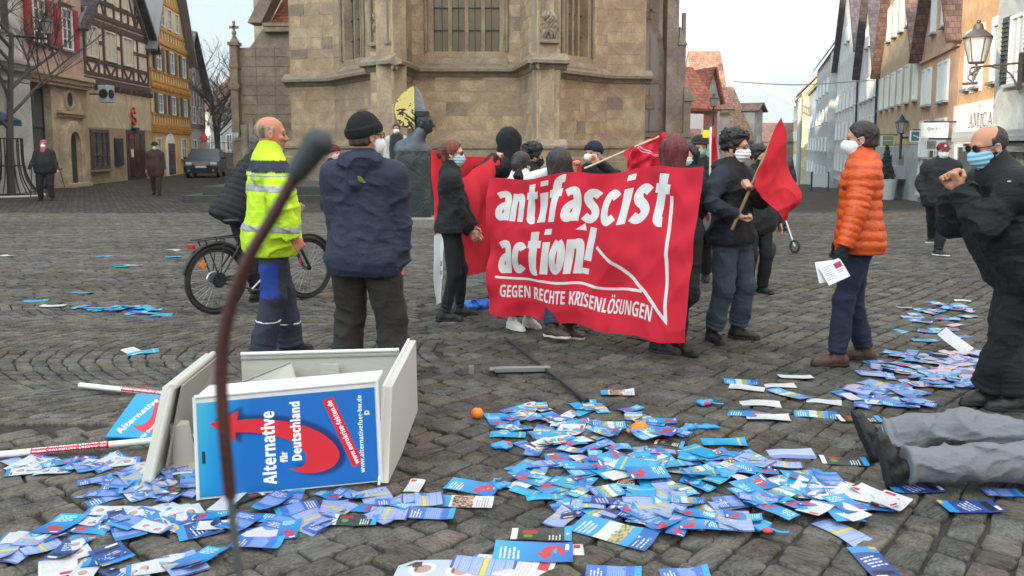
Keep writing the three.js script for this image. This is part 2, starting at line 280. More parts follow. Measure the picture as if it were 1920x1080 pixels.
// surface nets
function nets(f, lo, hi, h, colour) {
  const nx = Math.ceil((hi[0] - lo[0]) / h) + 1, ny = Math.ceil((hi[1] - lo[1]) / h) + 1, nz = Math.ceil((hi[2] - lo[2]) / h) + 1, val = new Float32Array(nx * ny * nz), at3 = (i, j, k) => (k * ny + j) * nx + i, B = 5;
  for (let k0 = 0; k0 < nz; k0 += B) for (let j0 = 0; j0 < ny; j0 += B) for (let i0 = 0; i0 < nx; i0 += B) {
    const c = f(lo[0] + (i0 + B / 2 - 0.5) * h, lo[1] + (j0 + B / 2 - 0.5) * h, lo[2] + (k0 + B / 2 - 0.5) * h), skip = Math.abs(c) > B * h * 1.5 + 0.035;
    for (let k = k0; k < Math.min(nz, k0 + B); k++) for (let j = j0; j < Math.min(ny, j0 + B); j++) for (let i = i0; i < Math.min(nx, i0 + B); i++) val[at3(i, j, k)] = skip ? c : f(lo[0] + i * h, lo[1] + j * h, lo[2] + k * h);
  }
  const id = new Int32Array(nx * ny * nz).fill(-1), P = [], N = [], I = [], C = [];
  const E = [[0, 1], [2, 3], [4, 5], [6, 7], [0, 2], [1, 3], [4, 6], [5, 7], [0, 4], [1, 5], [2, 6], [3, 7]], v = new Float32Array(8);
  for (let k = 0; k < nz - 1; k++) for (let j = 0; j < ny - 1; j++) for (let i = 0; i < nx - 1; i++) {
    let m = 0; for (let q = 0; q < 8; q++) { v[q] = val[at3(i + (q & 1), j + (q >> 1 & 1), k + (q >> 2))]; if (v[q] < 0) m |= 1 << q; }
    if (m === 0 || m === 255) continue;
    let x = 0, y = 0, z = 0, n = 0;
    for (const [a, b] of E) { if ((v[a] < 0) === (v[b] < 0)) continue; const t = v[a] / (v[a] - v[b]); x += mix(a & 1, b & 1, t); y += mix(a >> 1 & 1, b >> 1 & 1, t); z += mix(a >> 2, b >> 2, t); n++; }
    id[at3(i, j, k)] = P.length / 3; const X = lo[0] + (i + x / n) * h, Y = lo[1] + (j + y / n) * h, Z = lo[2] + (k + z / n) * h; P.push(X, Y, Z);
    const gx = v[1] + v[3] + v[5] + v[7] - v[0] - v[2] - v[4] - v[6], gy = v[2] + v[3] + v[6] + v[7] - v[0] - v[1] - v[4] - v[5], gz = v[4] + v[5] + v[6] + v[7] - v[0] - v[1] - v[2] - v[3], L = Math.hypot(gx, gy, gz) || 1; N.push(gx / L, gy / L, gz / L);
    if (colour) C.push(...colour(X, Y, Z));
  }
  for (let k = 1; k < nz - 1; k++) for (let j = 1; j < ny - 1; j++) for (let i = 1; i < nx - 1; i++) {
    const a = val[at3(i, j, k)] < 0, quad = (p, q, r, s, flip) => { if (p < 0 || q < 0 || r < 0 || s < 0) return; if (flip) I.push(p, r, q, q, r, s); else I.push(p, q, r, r, q, s); };
    if (a !== (val[at3(i + 1, j, k)] < 0)) quad(id[at3(i, j - 1, k - 1)], id[at3(i, j, k - 1)], id[at3(i, j - 1, k)], id[at3(i, j, k)], !a);
    if (a !== (val[at3(i, j + 1, k)] < 0)) quad(id[at3(i - 1, j, k - 1)], id[at3(i - 1, j, k)], id[at3(i, j, k - 1)], id[at3(i, j, k)], !a);
    if (a !== (val[at3(i, j, k + 1)] < 0)) quad(id[at3(i - 1, j - 1, k)], id[at3(i, j - 1, k)], id[at3(i - 1, j, k)], id[at3(i, j, k)], !a);
  }
  const g = new THREE.BufferGeometry(), U = []; for (let i = 0; i < P.length; i += 3) U.push(P[i] * 1.3 + P[i + 2] * 1.1, P[i + 1] * 1.3 + P[i + 2] * 0.2); g.setAttribute('uv', new THREE.Float32BufferAttribute(U, 2)); g.setAttribute('position', new THREE.Float32BufferAttribute(P, 3)); g.setAttribute('normal', new THREE.Float32BufferAttribute(N, 3)); if (colour) g.setAttribute('color', new THREE.Float32BufferAttribute(C, 3)); g.setIndex(I); return g;
}
// white house at the left edge
{
  const { g: h, L } = front('white_house', 'white plastered house with moulded cornice behind the bare tree at left edge', 'house', XL(22), -22, XL(31.4), -31.4, 'house row along the left side');
  const W = plaster([0.6, 0.6, 0.58]);
  part('wall', metre(bx(L, 4.2, 8, L / 2, 0, -4), 0.4), W, h); part('upper_wall', metre(bx(L, 6.4, 8, L / 2, 4.21, -4), 0.4), W, h);
  const s = poly([[0.5, 10.6], [-4, 14.5], [-8.4, 10.6]], L).rotateY(-Math.PI / 2).translate(L, 0, 0); part('roof', metre(s, 0.45), M.darktile, h);
  part('cornice', [bx(L + 0.1, 0.18, 0.5, L / 2, 4.5, 0.2), bx(L + 0.06, 0.22, 0.34, L / 2, 4.28, 0.14), bx(L + 0.04, 0.12, 0.22, L / 2, 3.9, 0.1)], W, h);
  part('pilaster', metre(bx(1.35, 3.86, 0.22, L - 0.75, 0, 0.12), 0.4), W, h);
  part('shop_window', bx(6.2, 2.5, 0.06, 4.2, 0.5, 0.03), M.glass, h);
  part('awning', poly([[0, 2.9], [0.9, 2.5], [0.9, 2.3], [0, 2.75]], 5.8).rotateY(-Math.PI / 2).translate(7.0, 0, 0.06), mat([0.03, 0.05, 0.14], 0.9), h);
  for (const x of [2.2, 4.6, 7.2]) { windowAt(h, x, 5.6, 1.2, 1.75, { bars: '2x3' }); for (const q of [-1, 1]) part('shutter', bx(0.55, 1.85, 0.06, x + q * 0.92, 5.56, 0.05), mat([0.06, 0.045, 0.045], 0.8), h); windowAt(h, x, 8.3, 1.2, 1.7, { bars: '2x3' }); }
}
// pink house with red shutters and a stone portal
{
  const d0 = 31.4, { g: h, L } = front('pink_house', 'dusty pink house with red shutters above a stone arched portal', 'house', XL(d0), -d0, XL(36.7), -36.7, 'house row along the left side');
  const P = plaster([0.54, 0.37, 0.32]), S = mat([0.6, 0.5, 0.37], 0.9, { map: T.stone, bumpMap: T.bump, bumpScale: 0.006 }), red = mat([0.3, 0.025, 0.035], 0.7);
  part('wall', metre(bx(L, 6.6, 8, L / 2, 4.45, -4), 0.4), P, h);
  part('portal_wall', metre(bx(L - 1.95, 3.98, 7.8, 1.95 + (L - 1.95) / 2, 0, -3.85), 0.6), S, h);
  part('side_wall', metre(bx(1.93, 3.98, 7, 0.965, 0, -3.9), 0.6), P, h);
  part('roof', metre(poly([[0.5, 11.06], [-4, 15], [-8.4, 11.06]], L).rotateY(-Math.PI / 2).translate(L, 0, 0), 0.45), M.darktile, h);
  part('cornice', [bx(L, 0.16, 0.5, L / 2, 4.3, 0.2), bx(L, 0.2, 0.38, L / 2, 4.12, 0.15), bx(L, 0.13, 0.26, L / 2, 3.985, 0.12)], S, h);
  for (let i = 0; i < 2; i++) part('glass_panel', bx(0.88, 3.7, 0.05, 0.5 + i * 0.92, 0.1, -0.28), mat([0.07, 0.085, 0.085], 0.12), h);
  part('glass_frame', [bx(0.07, 3.9, 0.1, 0.04, 0, -0.27), bx(0.07, 3.9, 0.1, 0.96, 0, -0.27), bx(0.07, 3.9, 0.1, 1.88, 0, -0.27), bx(1.9, 0.08, 0.1, 0.95, 2.3, -0.26)], M.iron, h);
  const ring = new THREE.TorusGeometry(0.36, 0.09, 8, 24).translate(3.55, 3.5, 0.05); part('round_window', ring, S, h); part('round_pane', new THREE.CylinderGeometry(0.3, 0.3, 0.03, 20).rotateX(Math.PI / 2).translate(3.55, 3.5, 0.07), M.dark, h);
  part('ledge', [bx(2.5, 0.12, 0.28, 3.6, 2.92, 0.12), bx(2.3, 0.1, 0.18, 3.6, 2.8, 0.09)], S, h);
  const arch = new THREE.Shape(); const xa = 3.35; arch.moveTo(xa - 0.85, 0.05); arch.lineTo(xa - 0.85, 1.75); arch.absarc(xa, 1.75, 0.85, Math.PI, 0, true); arch.lineTo(xa + 0.85, 0.05); const ho = new THREE.Path(); ho.moveTo(xa - 0.48, 0.05); ho.lineTo(xa - 0.48, 1.75); ho.absarc(xa, 1.75, 0.48, Math.PI, 0, true); ho.lineTo(xa + 0.48, 0.05); arch.holes.push(ho);
  part('portal_arch', metre(new THREE.ExtrudeGeometry(arch, { depth: 0.22, bevelEnabled: true, bevelSize: 0.04, bevelThickness: 0.04, bevelSegments: 2 }).translate(0, 0, 0.06)), S, h);
  const ds = new THREE.Shape(); ds.moveTo(xa - 0.5, 0); ds.lineTo(xa - 0.5, 1.75); ds.absarc(xa, 1.75, 0.5, Math.PI, 0, true); ds.lineTo(xa + 0.5, 0); part('door', new THREE.ExtrudeGeometry(ds, { depth: 0.06, bevelEnabled: false }).translate(0, 0, 0.055), mat([0.045, 0.035, 0.04], 0.6), h);
  part('doorstep', bx(1.8, 0.14, 0.5, xa, 0, 0.3), S, h);
  for (const x of [1.3, 3.72]) { windowAt(h, x, 5.5, 1.0, 1.65, { bars: '2x4' }); for (const q of [-1, 1]) { const sh = part('shutter', bx(0.52, 1.72, 0.055, x + q * 0.82, 5.48, 0.06), red, h); for (let k = 0; k < 2; k++) part('panel', bx(0.38, 0.72, 0.02, x + q * 0.82, 5.56 + k * 0.84, 0.098), red, sh); } windowAt(h, x, 8.4, 1.0, 1.6, { bars: '2x4' }); }
  // little wrought lantern on the front
  for (const x of [1.3, 3.72]) part('window_hood', bx(1.25, 0.1, 0.2, x, 7.3, 0.1), S, h);
}
{ // projecting box sign
  const t = thing('projecting_sign', 'pale grey box sign with black round lens beside the tan bank front', 'sign', [XL(36.9) + 0.1, 0, -36.9], Math.PI / 2 - 0.08);
  part('case', rbox(0.62, 0.72, 0.4, 0.03, 0, 3.85, 0.75), mat([0.42, 0.48, 0.56], 0.5), t);
  part('lens', new THREE.CylinderGeometry(0.19, 0.19, 0.05, 20).rotateZ(Math.PI / 2).translate(-0.32, 3.85, 0.8).rotateY(0), M.dark, t);
  part('lens', new THREE.CylinderGeometry(0.19, 0.19, 0.05, 20).rotateX(Math.PI / 2).translate(0, 3.85, 0.96), M.dark, t);
  part('bracket', rod(V(0, 3.85, 0), V(0, 3.85, 0.6), 0.03), M.iron, t);
}
// half-timbered house with tan ground floor
{
  const d0 = 36.7, { g: h, L } = front('timbered_house', 'brown half-timbered gable house with tan ground floor and red bank sign', 'house', XL(d0), -d0, XL(44.7), -44.7, 'house row along the left side');
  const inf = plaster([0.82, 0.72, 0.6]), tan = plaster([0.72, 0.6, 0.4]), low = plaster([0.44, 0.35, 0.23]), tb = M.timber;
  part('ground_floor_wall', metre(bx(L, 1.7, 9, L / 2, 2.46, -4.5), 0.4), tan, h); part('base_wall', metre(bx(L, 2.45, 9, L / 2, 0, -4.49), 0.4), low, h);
  gableBody(h, L, 4.16, 7.0, 11.2, 9, inf, M.darktile, 0.85, 0.5);
  const B = (...a) => beam(h, ...a);
  B(-0.05, 4.42, L + 0.05, 4.42, 0.4, tb, 0.12); B(0, 4.78, L, 4.78, 0.16, tb); B(0, 5.36, L, 5.36, 0.16, tb, 0.06); B(0, 7.0, L, 7.0, 0.28, tb, 0.09); B(0, 7.36, L, 7.36, 0.22, tb, 0.13);
  for (let i = 0; i < 11; i++) part('joist_end', bx(0.2, 0.22, 0.2, 0.3 + i * (L - 0.6) / 10, 4.1, 0.16), tb, h);
  const posts = [0.1, 1.55, 2.2, 3.65, 4.35, 5.8, 6.5, L - 0.1];
  for (const x of posts) B(x, 4.78, x, 7.0, 0.17, tb, 0.052);
  for (const [a, b] of [[0.1, 1.55], [2.2, 3.65], [4.35, 5.8]]) { B(a + 0.12, 5.3, (a + b) / 2 - 0.05, 4.84, 0.13, tb, 0.045); B(b - 0.12, 5.3, (a + b) / 2 + 0.05, 4.84, 0.13, tb, 0.045); }
  B(6.6, 5.3, 7.2, 4.84, 0.13, tb, 0.045); B(7.8, 5.3, 7.25, 4.84, 0.13, tb, 0.045);
  for (const [a, b] of [[1.55, 2.2], [3.65, 4.35], [5.8, 6.5], [6.5, L]]) B(a, 6.2, b, 6.2, 0.14, tb, 0.045);
  const cream = mat([0.6, 0.58, 0.5], 0.7), pale = mat([0.5, 0.48, 0.4], 0.3);
  for (const x of [0.83, 2.93, 5.08]) windowAt(h, x, 5.46, 1.22, 1.36, { bars: '2x1', frame: cream, glass: pale, sill: false });
  // gable timbers
  const half = (y) => (11.2 - y) / 4.2 * L / 2 - 0.15;
  for (const y of [8.0, 9.35, 9.6]) B(L / 2 - half(y), y, L / 2 + half(y), y, 0.17, tb, 0.07);
  for (const x of [1.6, 2.6, 3.6, 4.5, 5.4, 6.4]) { const top = Math.min(9.35, 11.0 - Math.abs(x - L / 2) * 4.2 / (L / 2)); B(x, 7.45, x, top, 0.16, tb, 0.054); }
  B(0.75, 7.45, 1.3, 8.1, 0.14, tb, 0.046); B(2.4, 7.5, 1.75, 8.9, 0.14, tb, 0.046); B(5.55, 8.9, 6.3, 7.5, 0.14, tb, 0.046); B(6.5, 7.5, 6.9, 8.0, 0.14, tb, 0.046); B(7.4, 7.45, 6.95, 7.95, 0.14, tb, 0.046);
  for (const x of [3.1, 4.95]) windowAt(h, x, 8.12, 0.82, 1.15, { bars: '2x1', frame: cream, glass: pale, sill: false });
  for (const q of [-1, 1]) B(L / 2 + q * (L / 2 + 0.55), 6.5, L / 2, 11.05, 0.28, M.greywood, 0.28, 'bargeboard');
  windowAt(h, 1.2, 0.62, 2.0, 1.75, { bars: '3x3', frame: mat([0.09, 0.06, 0.05], 0.6), fr: 0.14 });
  const dr = part('door', bx(2.5, 2.4, 0.08, 5.7, 0.02, 0.02), M.door, h); for (let i = 0; i < 3; i++) part('glass_panel', bx(0.62, 2.1, 0.03, 4.95 + i * 0.76, 0.15, 0.07), mat([0.05, 0.03, 0.03], 0.2), dr);
  part('notice', [bx(0.55, 0.18, 0.02, 4.95, 2.0, 0.1)], mat([0.4, 0.03, 0.03], 0.6), h); part('notice', bx(0.3, 0.4, 0.02, 4.95, 1.1, 0.1), M.whiteFrame, h);
  part('notice_board', [bx(0.95, 1.25, 0.1, 3.35, 0.75, 0.05), bx(0.8, 0.9, 0.02, 3.35, 0.95, 0.105)], M.dark, h);
  // red bank emblem: an S with a dot above
  const rm = mat([0.6, 0.01, 0.02], 0.5), pts = []; for (let i = 0; i <= 24; i++) { const t = i / 24; pts.push(V(5.35 + 0.21 * Math.cos(Math.PI * (0.15 + t * 1.35)) * (t < 0.5 ? 1 : 1), 0, 0)); }
  const S = [[0.2, 0.32], [0.02, 0.4], [-0.18, 0.3], [-0.16, 0.12], [0.02, 0.04], [0.18, -0.06], [0.18, -0.24], [0, -0.34], [-0.2, -0.26]].map(([x, y]) => V(5.35 + x * 1.15, 2.98 + y * 0.85, 0.1));
  part('emblem', [tube(S, 0.058, 40, 8), new THREE.SphereGeometry(0.085, 12, 8).translate(5.38, 3.47, 0.1)], rm, h);
  part('door_lamp', rbox(0.7, 0.1, 0.16, 0.02, 5.5, 2.5, 0.1), M.dark, h);
}
// yellow half-timbered house
{
  const X = (d) => -12.3 - 0.144 * d, { g: h, L } = front('yellow_timbered_house', 'orange and yellow half-timbered gable house with green shutters', 'house', X(44.9), -44.9, X(53.4), -53.4, 'house row along the left side');
  const inf = plaster([0.82, 0.63, 0.32]), ob = mat([0.72, 0.36, 0.07], 0.8, { map: T.wood }), gr = mat([0.055, 0.075, 0.06], 0.7);
  part('ground_floor_wall', metre(bx(L, 2.4, 9, L / 2, 0, -4.5), 0.4), plaster([0.7, 0.44, 0.17]), h);
  gableBody(h, L, 2.41, 7.1, 13.6, 9, inf, M.greywood, 0.7, 0.5);
  const B = (...a) => beam(h, ...a);
  for (const [y, w, z] of [[2.5, 0.26, 0.12], [2.8, 0.16, 0.08], [3.35, 0.14, 0.06], [4.55, 0.14, 0.06], [4.84, 0.26, 0.14], [5.1, 0.12, 0.08], [5.65, 0.14, 0.06], [7.0, 0.14, 0.06], [7.3, 0.3, 0.16]]) B(0, y, L, y, w, ob, z);
  for (const y of [2.56, 4.66]) for (let i = 0; i < 10; i++) part('joist_end', bx(0.2, 0.16, 0.2, 0.3 + i * (L - 0.6) / 9, y, 0.2), ob, h);
  for (const [y0, y1, k] of [[2.85, 3.3, 15], [5.15, 5.6, 15]]) for (let i = 0; i <= k; i++) B(0.1 + i * (L - 0.2) / k, y0, 0.1 + i * (L - 0.2) / k, y1, 0.12, ob, 0.05);
  for (const y of [3.4, 5.7]) { for (let i = 0; i < 3; i++) { const x = 1.55 + i * 2.85, hh = y < 4 ? 1.05 : 1.25; windowAt(h, x, y, 1.0, hh, { bars: '2x2', sill: false }); for (const q of [-1, 1]) part('shutter', bx(0.48, hh, 0.06, x + q * 0.78, y, 0.07), gr, h); B(x + 1.42, y - 0.05, x + 1.42, y + hh + 0.1, 0.14, ob, 0.05); } }
  const half = (y) => (13.6 - y) / 6.5 * L / 2 - 0.2;
  for (const y of [8.0, 9.5, 10.6, 11.4]) B(L / 2 - half(y), y, L / 2 + half(y), y, 0.18, ob, 0.07);
  for (let i = 1; i < 14; i++) { const x = i * L / 14, t = 13.3 - Math.abs(x - L / 2) * 6.5 / (L / 2); if (t > 7.7) B(x, 7.45, x, Math.min(t, 8.0), 0.12, ob, 0.05); if (t > 9.6) B(x, 9.5, x, Math.min(t, 10.6), 0.12, ob, 0.05); }
  for (const x of [2.7, 4.3, 5.9]) windowAt(h, x, 8.15, 0.9, 1.15, { bars: '2x2', sill: false });
  for (const q of [-1, 1]) B(L / 2 + q * (L / 2 + 0.5), 6.5, L / 2, 13.5, 0.26, M.greywood, 0.34, 'bargeboard');
  const a = new THREE.Shape(); a.moveTo(2.35, 0); a.lineTo(2.35, 1.35); a.absarc(3.35, 1.35, 1.0, Math.PI, 0, true); a.lineTo(4.35, 0);
  part('door_frame', new THREE.ExtrudeGeometry(a, { depth: 0.1, bevelEnabled: false }).translate(0, 0, 0.005), M.whiteFrame, h);
  for (let i = 0; i < 2; i++) { const d = part('door_leaf', bx(0.7, 1.75, 0.05, 2.98 + i * 0.78, 0.05, 0.11), M.glass, h); }
  windowAt(h, 0.9, 0.9, 0.9, 1.2); windowAt(h, 6.6, 0.9, 1.2, 1.2);
}
{ // grey timbered gable farther on
  const { g: h, L } = front('grey_timbered_house', 'weathered grey half-timbered gable seen past the yellow timbered house', 'house', -22.0, -57, -22.3, -62.5, 'house row along the left side');
  gableBody(h, L, 0, 5.6, 9.4, 9, plaster([0.42, 0.4, 0.4]), M.darktile, 0.6, 0.5);
  const gb = mat([0.12, 0.11, 0.12], 0.9);
  for (const y of [3, 4.3, 5.6, 7.3]) { const w = y > 5.6 ? (9.4 - y) / 3.8 * L / 2 : L / 2; beam(h, L / 2 - w, y, L / 2 + w, y, 0.25, gb); }
  for (let i = 0; i <= 8; i++) beam(h, 0.1 + i * (L - 0.2) / 8, 3, 0.1 + i * (L - 0.2) / 8, 5.6, 0.18, gb, 0.04);
  for (const x of [1.2, 2.8, 4.4]) for (const y of [0.9, 3.2]) windowAt(h, x, y, 0.9, 1.2, { sill: false });
}
{ // buildings closing the view on the left
  const { g: h, L } = front('pale_gabled_house', 'pale house with small windows behind the dark parked car', 'house', -25.6, -71, -20.8, -68);
  eaveBody(h, L, 0, 4.6, 7.8, 7, plaster([0.5, 0.46, 0.42]), M.browntile); for (let i = 0; i < 4; i++) windowAt(h, 0.8 + i * 1.3, 1.3, 0.7, 1.3, { sill: false });
  const r = front('red_roofed_barn', 'low dark building with a reddish tiled roof behind the far bare tree', 'building', -25, -82, -14.5, -80);
  eaveBody(r.g, r.L, 0, 3.2, 6.2, 6, plaster([0.12, 0.1, 0.1]), mat([0.26, 0.12, 0.1], 0.9, { map: T.roof }));
  for (let i = 0; i < 4; i++) windowAt(r.g, 1.4 + i * 2.5, 1.2, 1.1, 1.3, { sill: false });
  const f = thing('garden_wall', 'pale low wall with dark railing under the far bare tree', 'wall', [-19, 0, -62]);
  part('wall', metre(bx(8, 1.1, 0.3), 0.4), plaster([0.42, 0.41, 0.4]), f); part('coping', bx(8.1, 0.08, 0.4, 0, 1.101), M.greywood, f);
  for (let i = 0; i < 27; i++) part('railing_bar', rod(V(-3.9 + i * 0.3, 1.15, 0), V(-3.9 + i * 0.3, 1.95, 0), 0.02, 0.02, 5), M.iron, f); part('rail', rod(V(-4, 1.9, 0), V(4, 1.9, 0), 0.025, 0.025, 6), M.iron, f);
}
// right row, along the side street
const dR = (px) => 11328 / (px - 1414), XR = (d) => 7.08 + 0.284 * d;
function rightHouse(name, label, pxFar, pxNear, off = 0) {
  const a = dR(pxFar), b = dR(pxNear); return { ...front(name, label, 'house', XR(a) + off, -a, XR(b) + off, -b, 'house row along the side street'), xOf: (px) => (a - dR(px)) * Math.hypot(1, 0.284), yOf: (px, py) => hgt(py, dR(px)) };
}
const Y0 = -4.5, stoneSill = mat([0.4, 0.38, 0.36], 0.8), paleW = { glass: M.paleglass, bars: '2x1', fr: 0.09, sillM: stoneSill };
{ // sunlit orange house
  const { g: h, L, xOf, yOf } = rightHouse('orange_house', 'sunlit apricot orange house with white framed windows and a shop sign', 1786, 1900, 0.0);
  part('wall', metre(bx(L, 13, 9, L / 2, 2.1, -4.5), 0.4), plaster([0.78, 0.46, 0.24]), h); part('shop_wall', metre(bx(L, 2.09 - Y0, 9, L / 2, Y0, -4.49), 0.4), plaster([0.6, 0.58, 0.55]), h);
  part('roof', metre(poly([[0.5, 15.1], [-4.5, 19], [-9.4, 15.1]], L).rotateY(-Math.PI / 2).translate(L, 0, 0), 0.45), M.browntile, h);
  for (const x of [1.5, 2.75, 4.9]) { const w = windowAt(h, x, 3.55, 0.78, 1.75, { bars: '1x1', fr: 0.12, glass: mat([0.2, 0.18, 0.17], 0.15) }); part('surround', [bx(0.16, 2.1, 0.06, -0.47, -0.17, 0.03), bx(0.16, 2.1, 0.06, 0.47, -0.17, 0.03), bx(1.1, 0.16, 0.062, 0, 1.76, 0.03)], M.whiteFrame, w); }
  for (const x of [1.5, 2.75, 4.9]) windowAt(h, x, 6.9, 0.85, 1.6, { bars: '1x1', fr: 0.12 });
  part('fascia', metre(bx(L - 0.1, 1.05, 0.12, L / 2, 1.98, 0.06), 0.4), mat([0.78, 0.76, 0.74], 0.5), h);
  const ft = canvasTex(512, 128, (c, w, hh) => { c.fillStyle = '#efe9e6'; c.fillRect(0, 0, w, hh); c.fillStyle = '#3a3438'; c.font = '76px serif'; c.save(); c.translate(250, 100); c.scale(0.8, 1); c.fillText('A', -110, 0); c.fillText('M', -58, -4); c.fillText('I', 18, 3); c.fillText('C', 42, -2); c.fillText('A', 100, 2); c.restore(); c.strokeStyle = '#b07080'; c.lineWidth = 3; c.beginPath(); c.moveTo(255, 8); c.lineTo(255, 34); c.moveTo(244, 14); c.lineTo(266, 14); c.stroke(); c.fillStyle = '#888'; c.fillRect(405, 70, 34, 5); });
  const fg = new THREE.PlaneGeometry(L - 0.15, 1.0).translate(L / 2, 2.5, 0.124); part('lettering', fg, mat([0.9, 0.9, 0.9], 0.6, { map: ft }), h);
  part('shop_window', bx(L - 1, 2.2, 0.05, L / 2, -0.6, 0.03), M.glass, h); part('shop_window_frame', [bx(L - 0.9, 0.1, 0.1, L / 2, 1.6, 0.05), bx(0.1, 2.2, 0.1, L / 2, -0.6, 0.05), bx(0.1, 2.2, 0.1, 0.5, -0.6, 0.05), bx(0.1, 2.2, 0.1, L - 0.5, -0.6, 0.05)], M.whiteFrame, h);
}
{ // terracotta gabled house
  const { g: h, L } = rightHouse('terracotta_house', 'shaded terracotta gabled house between the orange and ochre houses', 1716, 1785.6);
  const wm = plaster([0.68, 0.42, 0.28]);
  gableBody(h, L, 1.8, 5.4, 10.5, 10, wm, M.browntile, 0.22, 0.5); part('ground_floor_wall', metre(bx(L, 1.79 - Y0, 10, L / 2, Y0, -4.98), 0.4), plaster([0.55, 0.54, 0.52]), h);
  for (const [x, y] of [[1.0, 3.35], [2.1, 3.35], [4.3, 3.35], [5.4, 3.35]]) { windowAt(h, x, y, 0.72, 1.5, { ...paleW, frame: M.whiteFrame }); windowAt(h, x, y - 2.15, 0.72, 1.5, { ...paleW }); }
  for (const x of [2.4, 4.5]) windowAt(h, x, 6.2, 0.8, 1.55, paleW);
  part('string_course', bx(L, 0.12, 0.1, L / 2, 5.15, 0.05), wm, h);
  windowAt(h, 1.2, -0.4, 0.9, 1.6, paleW); part('door', bx(1.0, 2.6, 0.06, 3.6, -0.9, 0.03), M.door, h);
}
{ // ochre gabled house with shopfront
  const { g: h, L } = rightHouse('ochre_house', 'ochre gabled house with pale ground floor, balcony shelf and grey door', 1640, 1715.4);
  const wm = plaster([0.62, 0.47, 0.29]);
  gableBody(h, L, 1.72, 5.7, 14.0, 11, wm, M.browntile, 0.22, 0.5); part('ground_floor_wall', metre(bx(L, 1.7 - Y0, 11, L / 2, Y0, -5.47), 0.4), plaster([0.47, 0.47, 0.46]), h);
  for (let i = 0; i < 6; i++) windowAt(h, 1.1 + i * (L - 2.2) / 5, 3.7, 0.95, 1.75, paleW);
  for (let i = 0; i < 4; i++) windowAt(h, L / 2 - 3.4 + i * 2.1, 7.3, 0.95, 1.8, paleW);
  part('doorway', bx(1.2, 2.8, 0.08, 9.2, -1.6, 0.04), mat([0.15, 0.16, 0.19], 0.6), h); part('doorway', bx(1.3, 2.8, 0.08, 5.6, -1.6, 0.04), mat([0.12, 0.12, 0.13], 0.6), h);
  part('balcony_slab', bx(7.5, 0.22, 1.0, 6.2, 1.1 - 1.2, 0.5), mat([0.3, 0.3, 0.3], 0.8), h); part('canopy', bx(1.5, 0.6, 0.7, 9.9, 0.1, 0.35), mat([0.3, 0.3, 0.3], 0.8), h);
  for (let i = 0; i < 5; i++) part('railing', bx(1.3, 0.07, 0.05, 3.2 + i * 1.42, 0.55, 0.95), M.greywood, h);
  part('shop_window', bx(1.9, 1.6, 0.05, 2.2, -1.4, 0.03), M.glass, h);
}
{ // pair of white gabled houses
  for (const [name, label, a, b, eave, apex] of [['white_gabled_house', 'nearer white gabled house with dark roof beside the ochre house', 1603, 1639.4, 6.4, 13.0], ['white_gabled_house', 'farther white gabled house with dark roof beside the blue roofed house', 1561, 1602.4, 8.3, 16.5]]) {
    const { g: h, L } = rightHouse(name, label, a, b); gableBody(h, L, Y0, eave, apex, 14, plaster([0.66, 0.64, 0.61]), mat([0.13, 0.105, 0.115], 0.85, { map: T.roof }), 0.25, 0.5);
    const nw = L > 14 ? 6 : 5; for (const y of [-0.4, 2.2, 4.6]) for (let i = 0; i < nw; i++) { if (y + 1.5 < eave) windowAt(h, 1.2 + i * (L - 2.4) / (nw - 1), y, 0.95, 1.35, { ...paleW, glass: mat([0.3, 0.31, 0.33], 0.25) }); }
    for (const x of [L / 2 - 1.6, L / 2 + 0.2]) windowAt(h, x, eave + 1.6, 0.8, 1.3, paleW); part('shop_front', bx(L - 2, 2.4, 0.06, L / 2, -3.6, 0.03), M.glass, h);
    part('drainpipe', rod(V(L - 0.05, Y0, 0.12), V(L - 0.05, eave, 0.12), 0.07), M.iron, h);
  }
}
{
  const { g: h, L } = rightHouse('blue_roofed_house', 'tall grey house with blue slate roof down the side street', 1534, 1560.4, -0.6);
  eaveBody(h, L, Y0, 9.8, 18.5, 11, plaster([0.55, 0.55, 0.54]), mat([0.12, 0.17, 0.26], 0.7, { map: T.roof })); for (let i = 0; i < 4; i++) for (const y of [-1.5, 1.2, 3.9, 6.6]) windowAt(h, 2.2 + i * (L - 4.4) / 3, y, 1.0, 1.3, paleW);
  const q = rightHouse('narrow_pale_house', 'narrow pale house with olive roof in the distance of the side street', 1515, 1533.2, -0.3);
  eaveBody(q.g, q.L, Y0, 8.4, 14.5, 10, plaster([0.52, 0.53, 0.54]), mat([0.15, 0.15, 0.1], 0.8, { map: T.roof })); for (let i = 0; i < 4; i++) for (const y of [-1.5, 1.2, 3.9]) windowAt(q.g, 2 + i * (q.L - 4) / 3, y, 1.1, 1.4, paleW);
  const s = rightHouse('sunlit_far_house', 'farthest cream house with orange roof where the side street ends', 1497, 1514.4, -1.2);
  eaveBody(s.g, s.L, Y0, 8.6, 14, 10, plaster([0.66, 0.56, 0.34]), mat([0.5, 0.24, 0.12], 0.8, { map: T.roof })); for (let i = 0; i < 5; i++) for (const y of [-1, 2.4, 5.4]) windowAt(s.g, 2 + i * (s.L - 4) / 4, y, 1.1, 1.5, paleW);
}
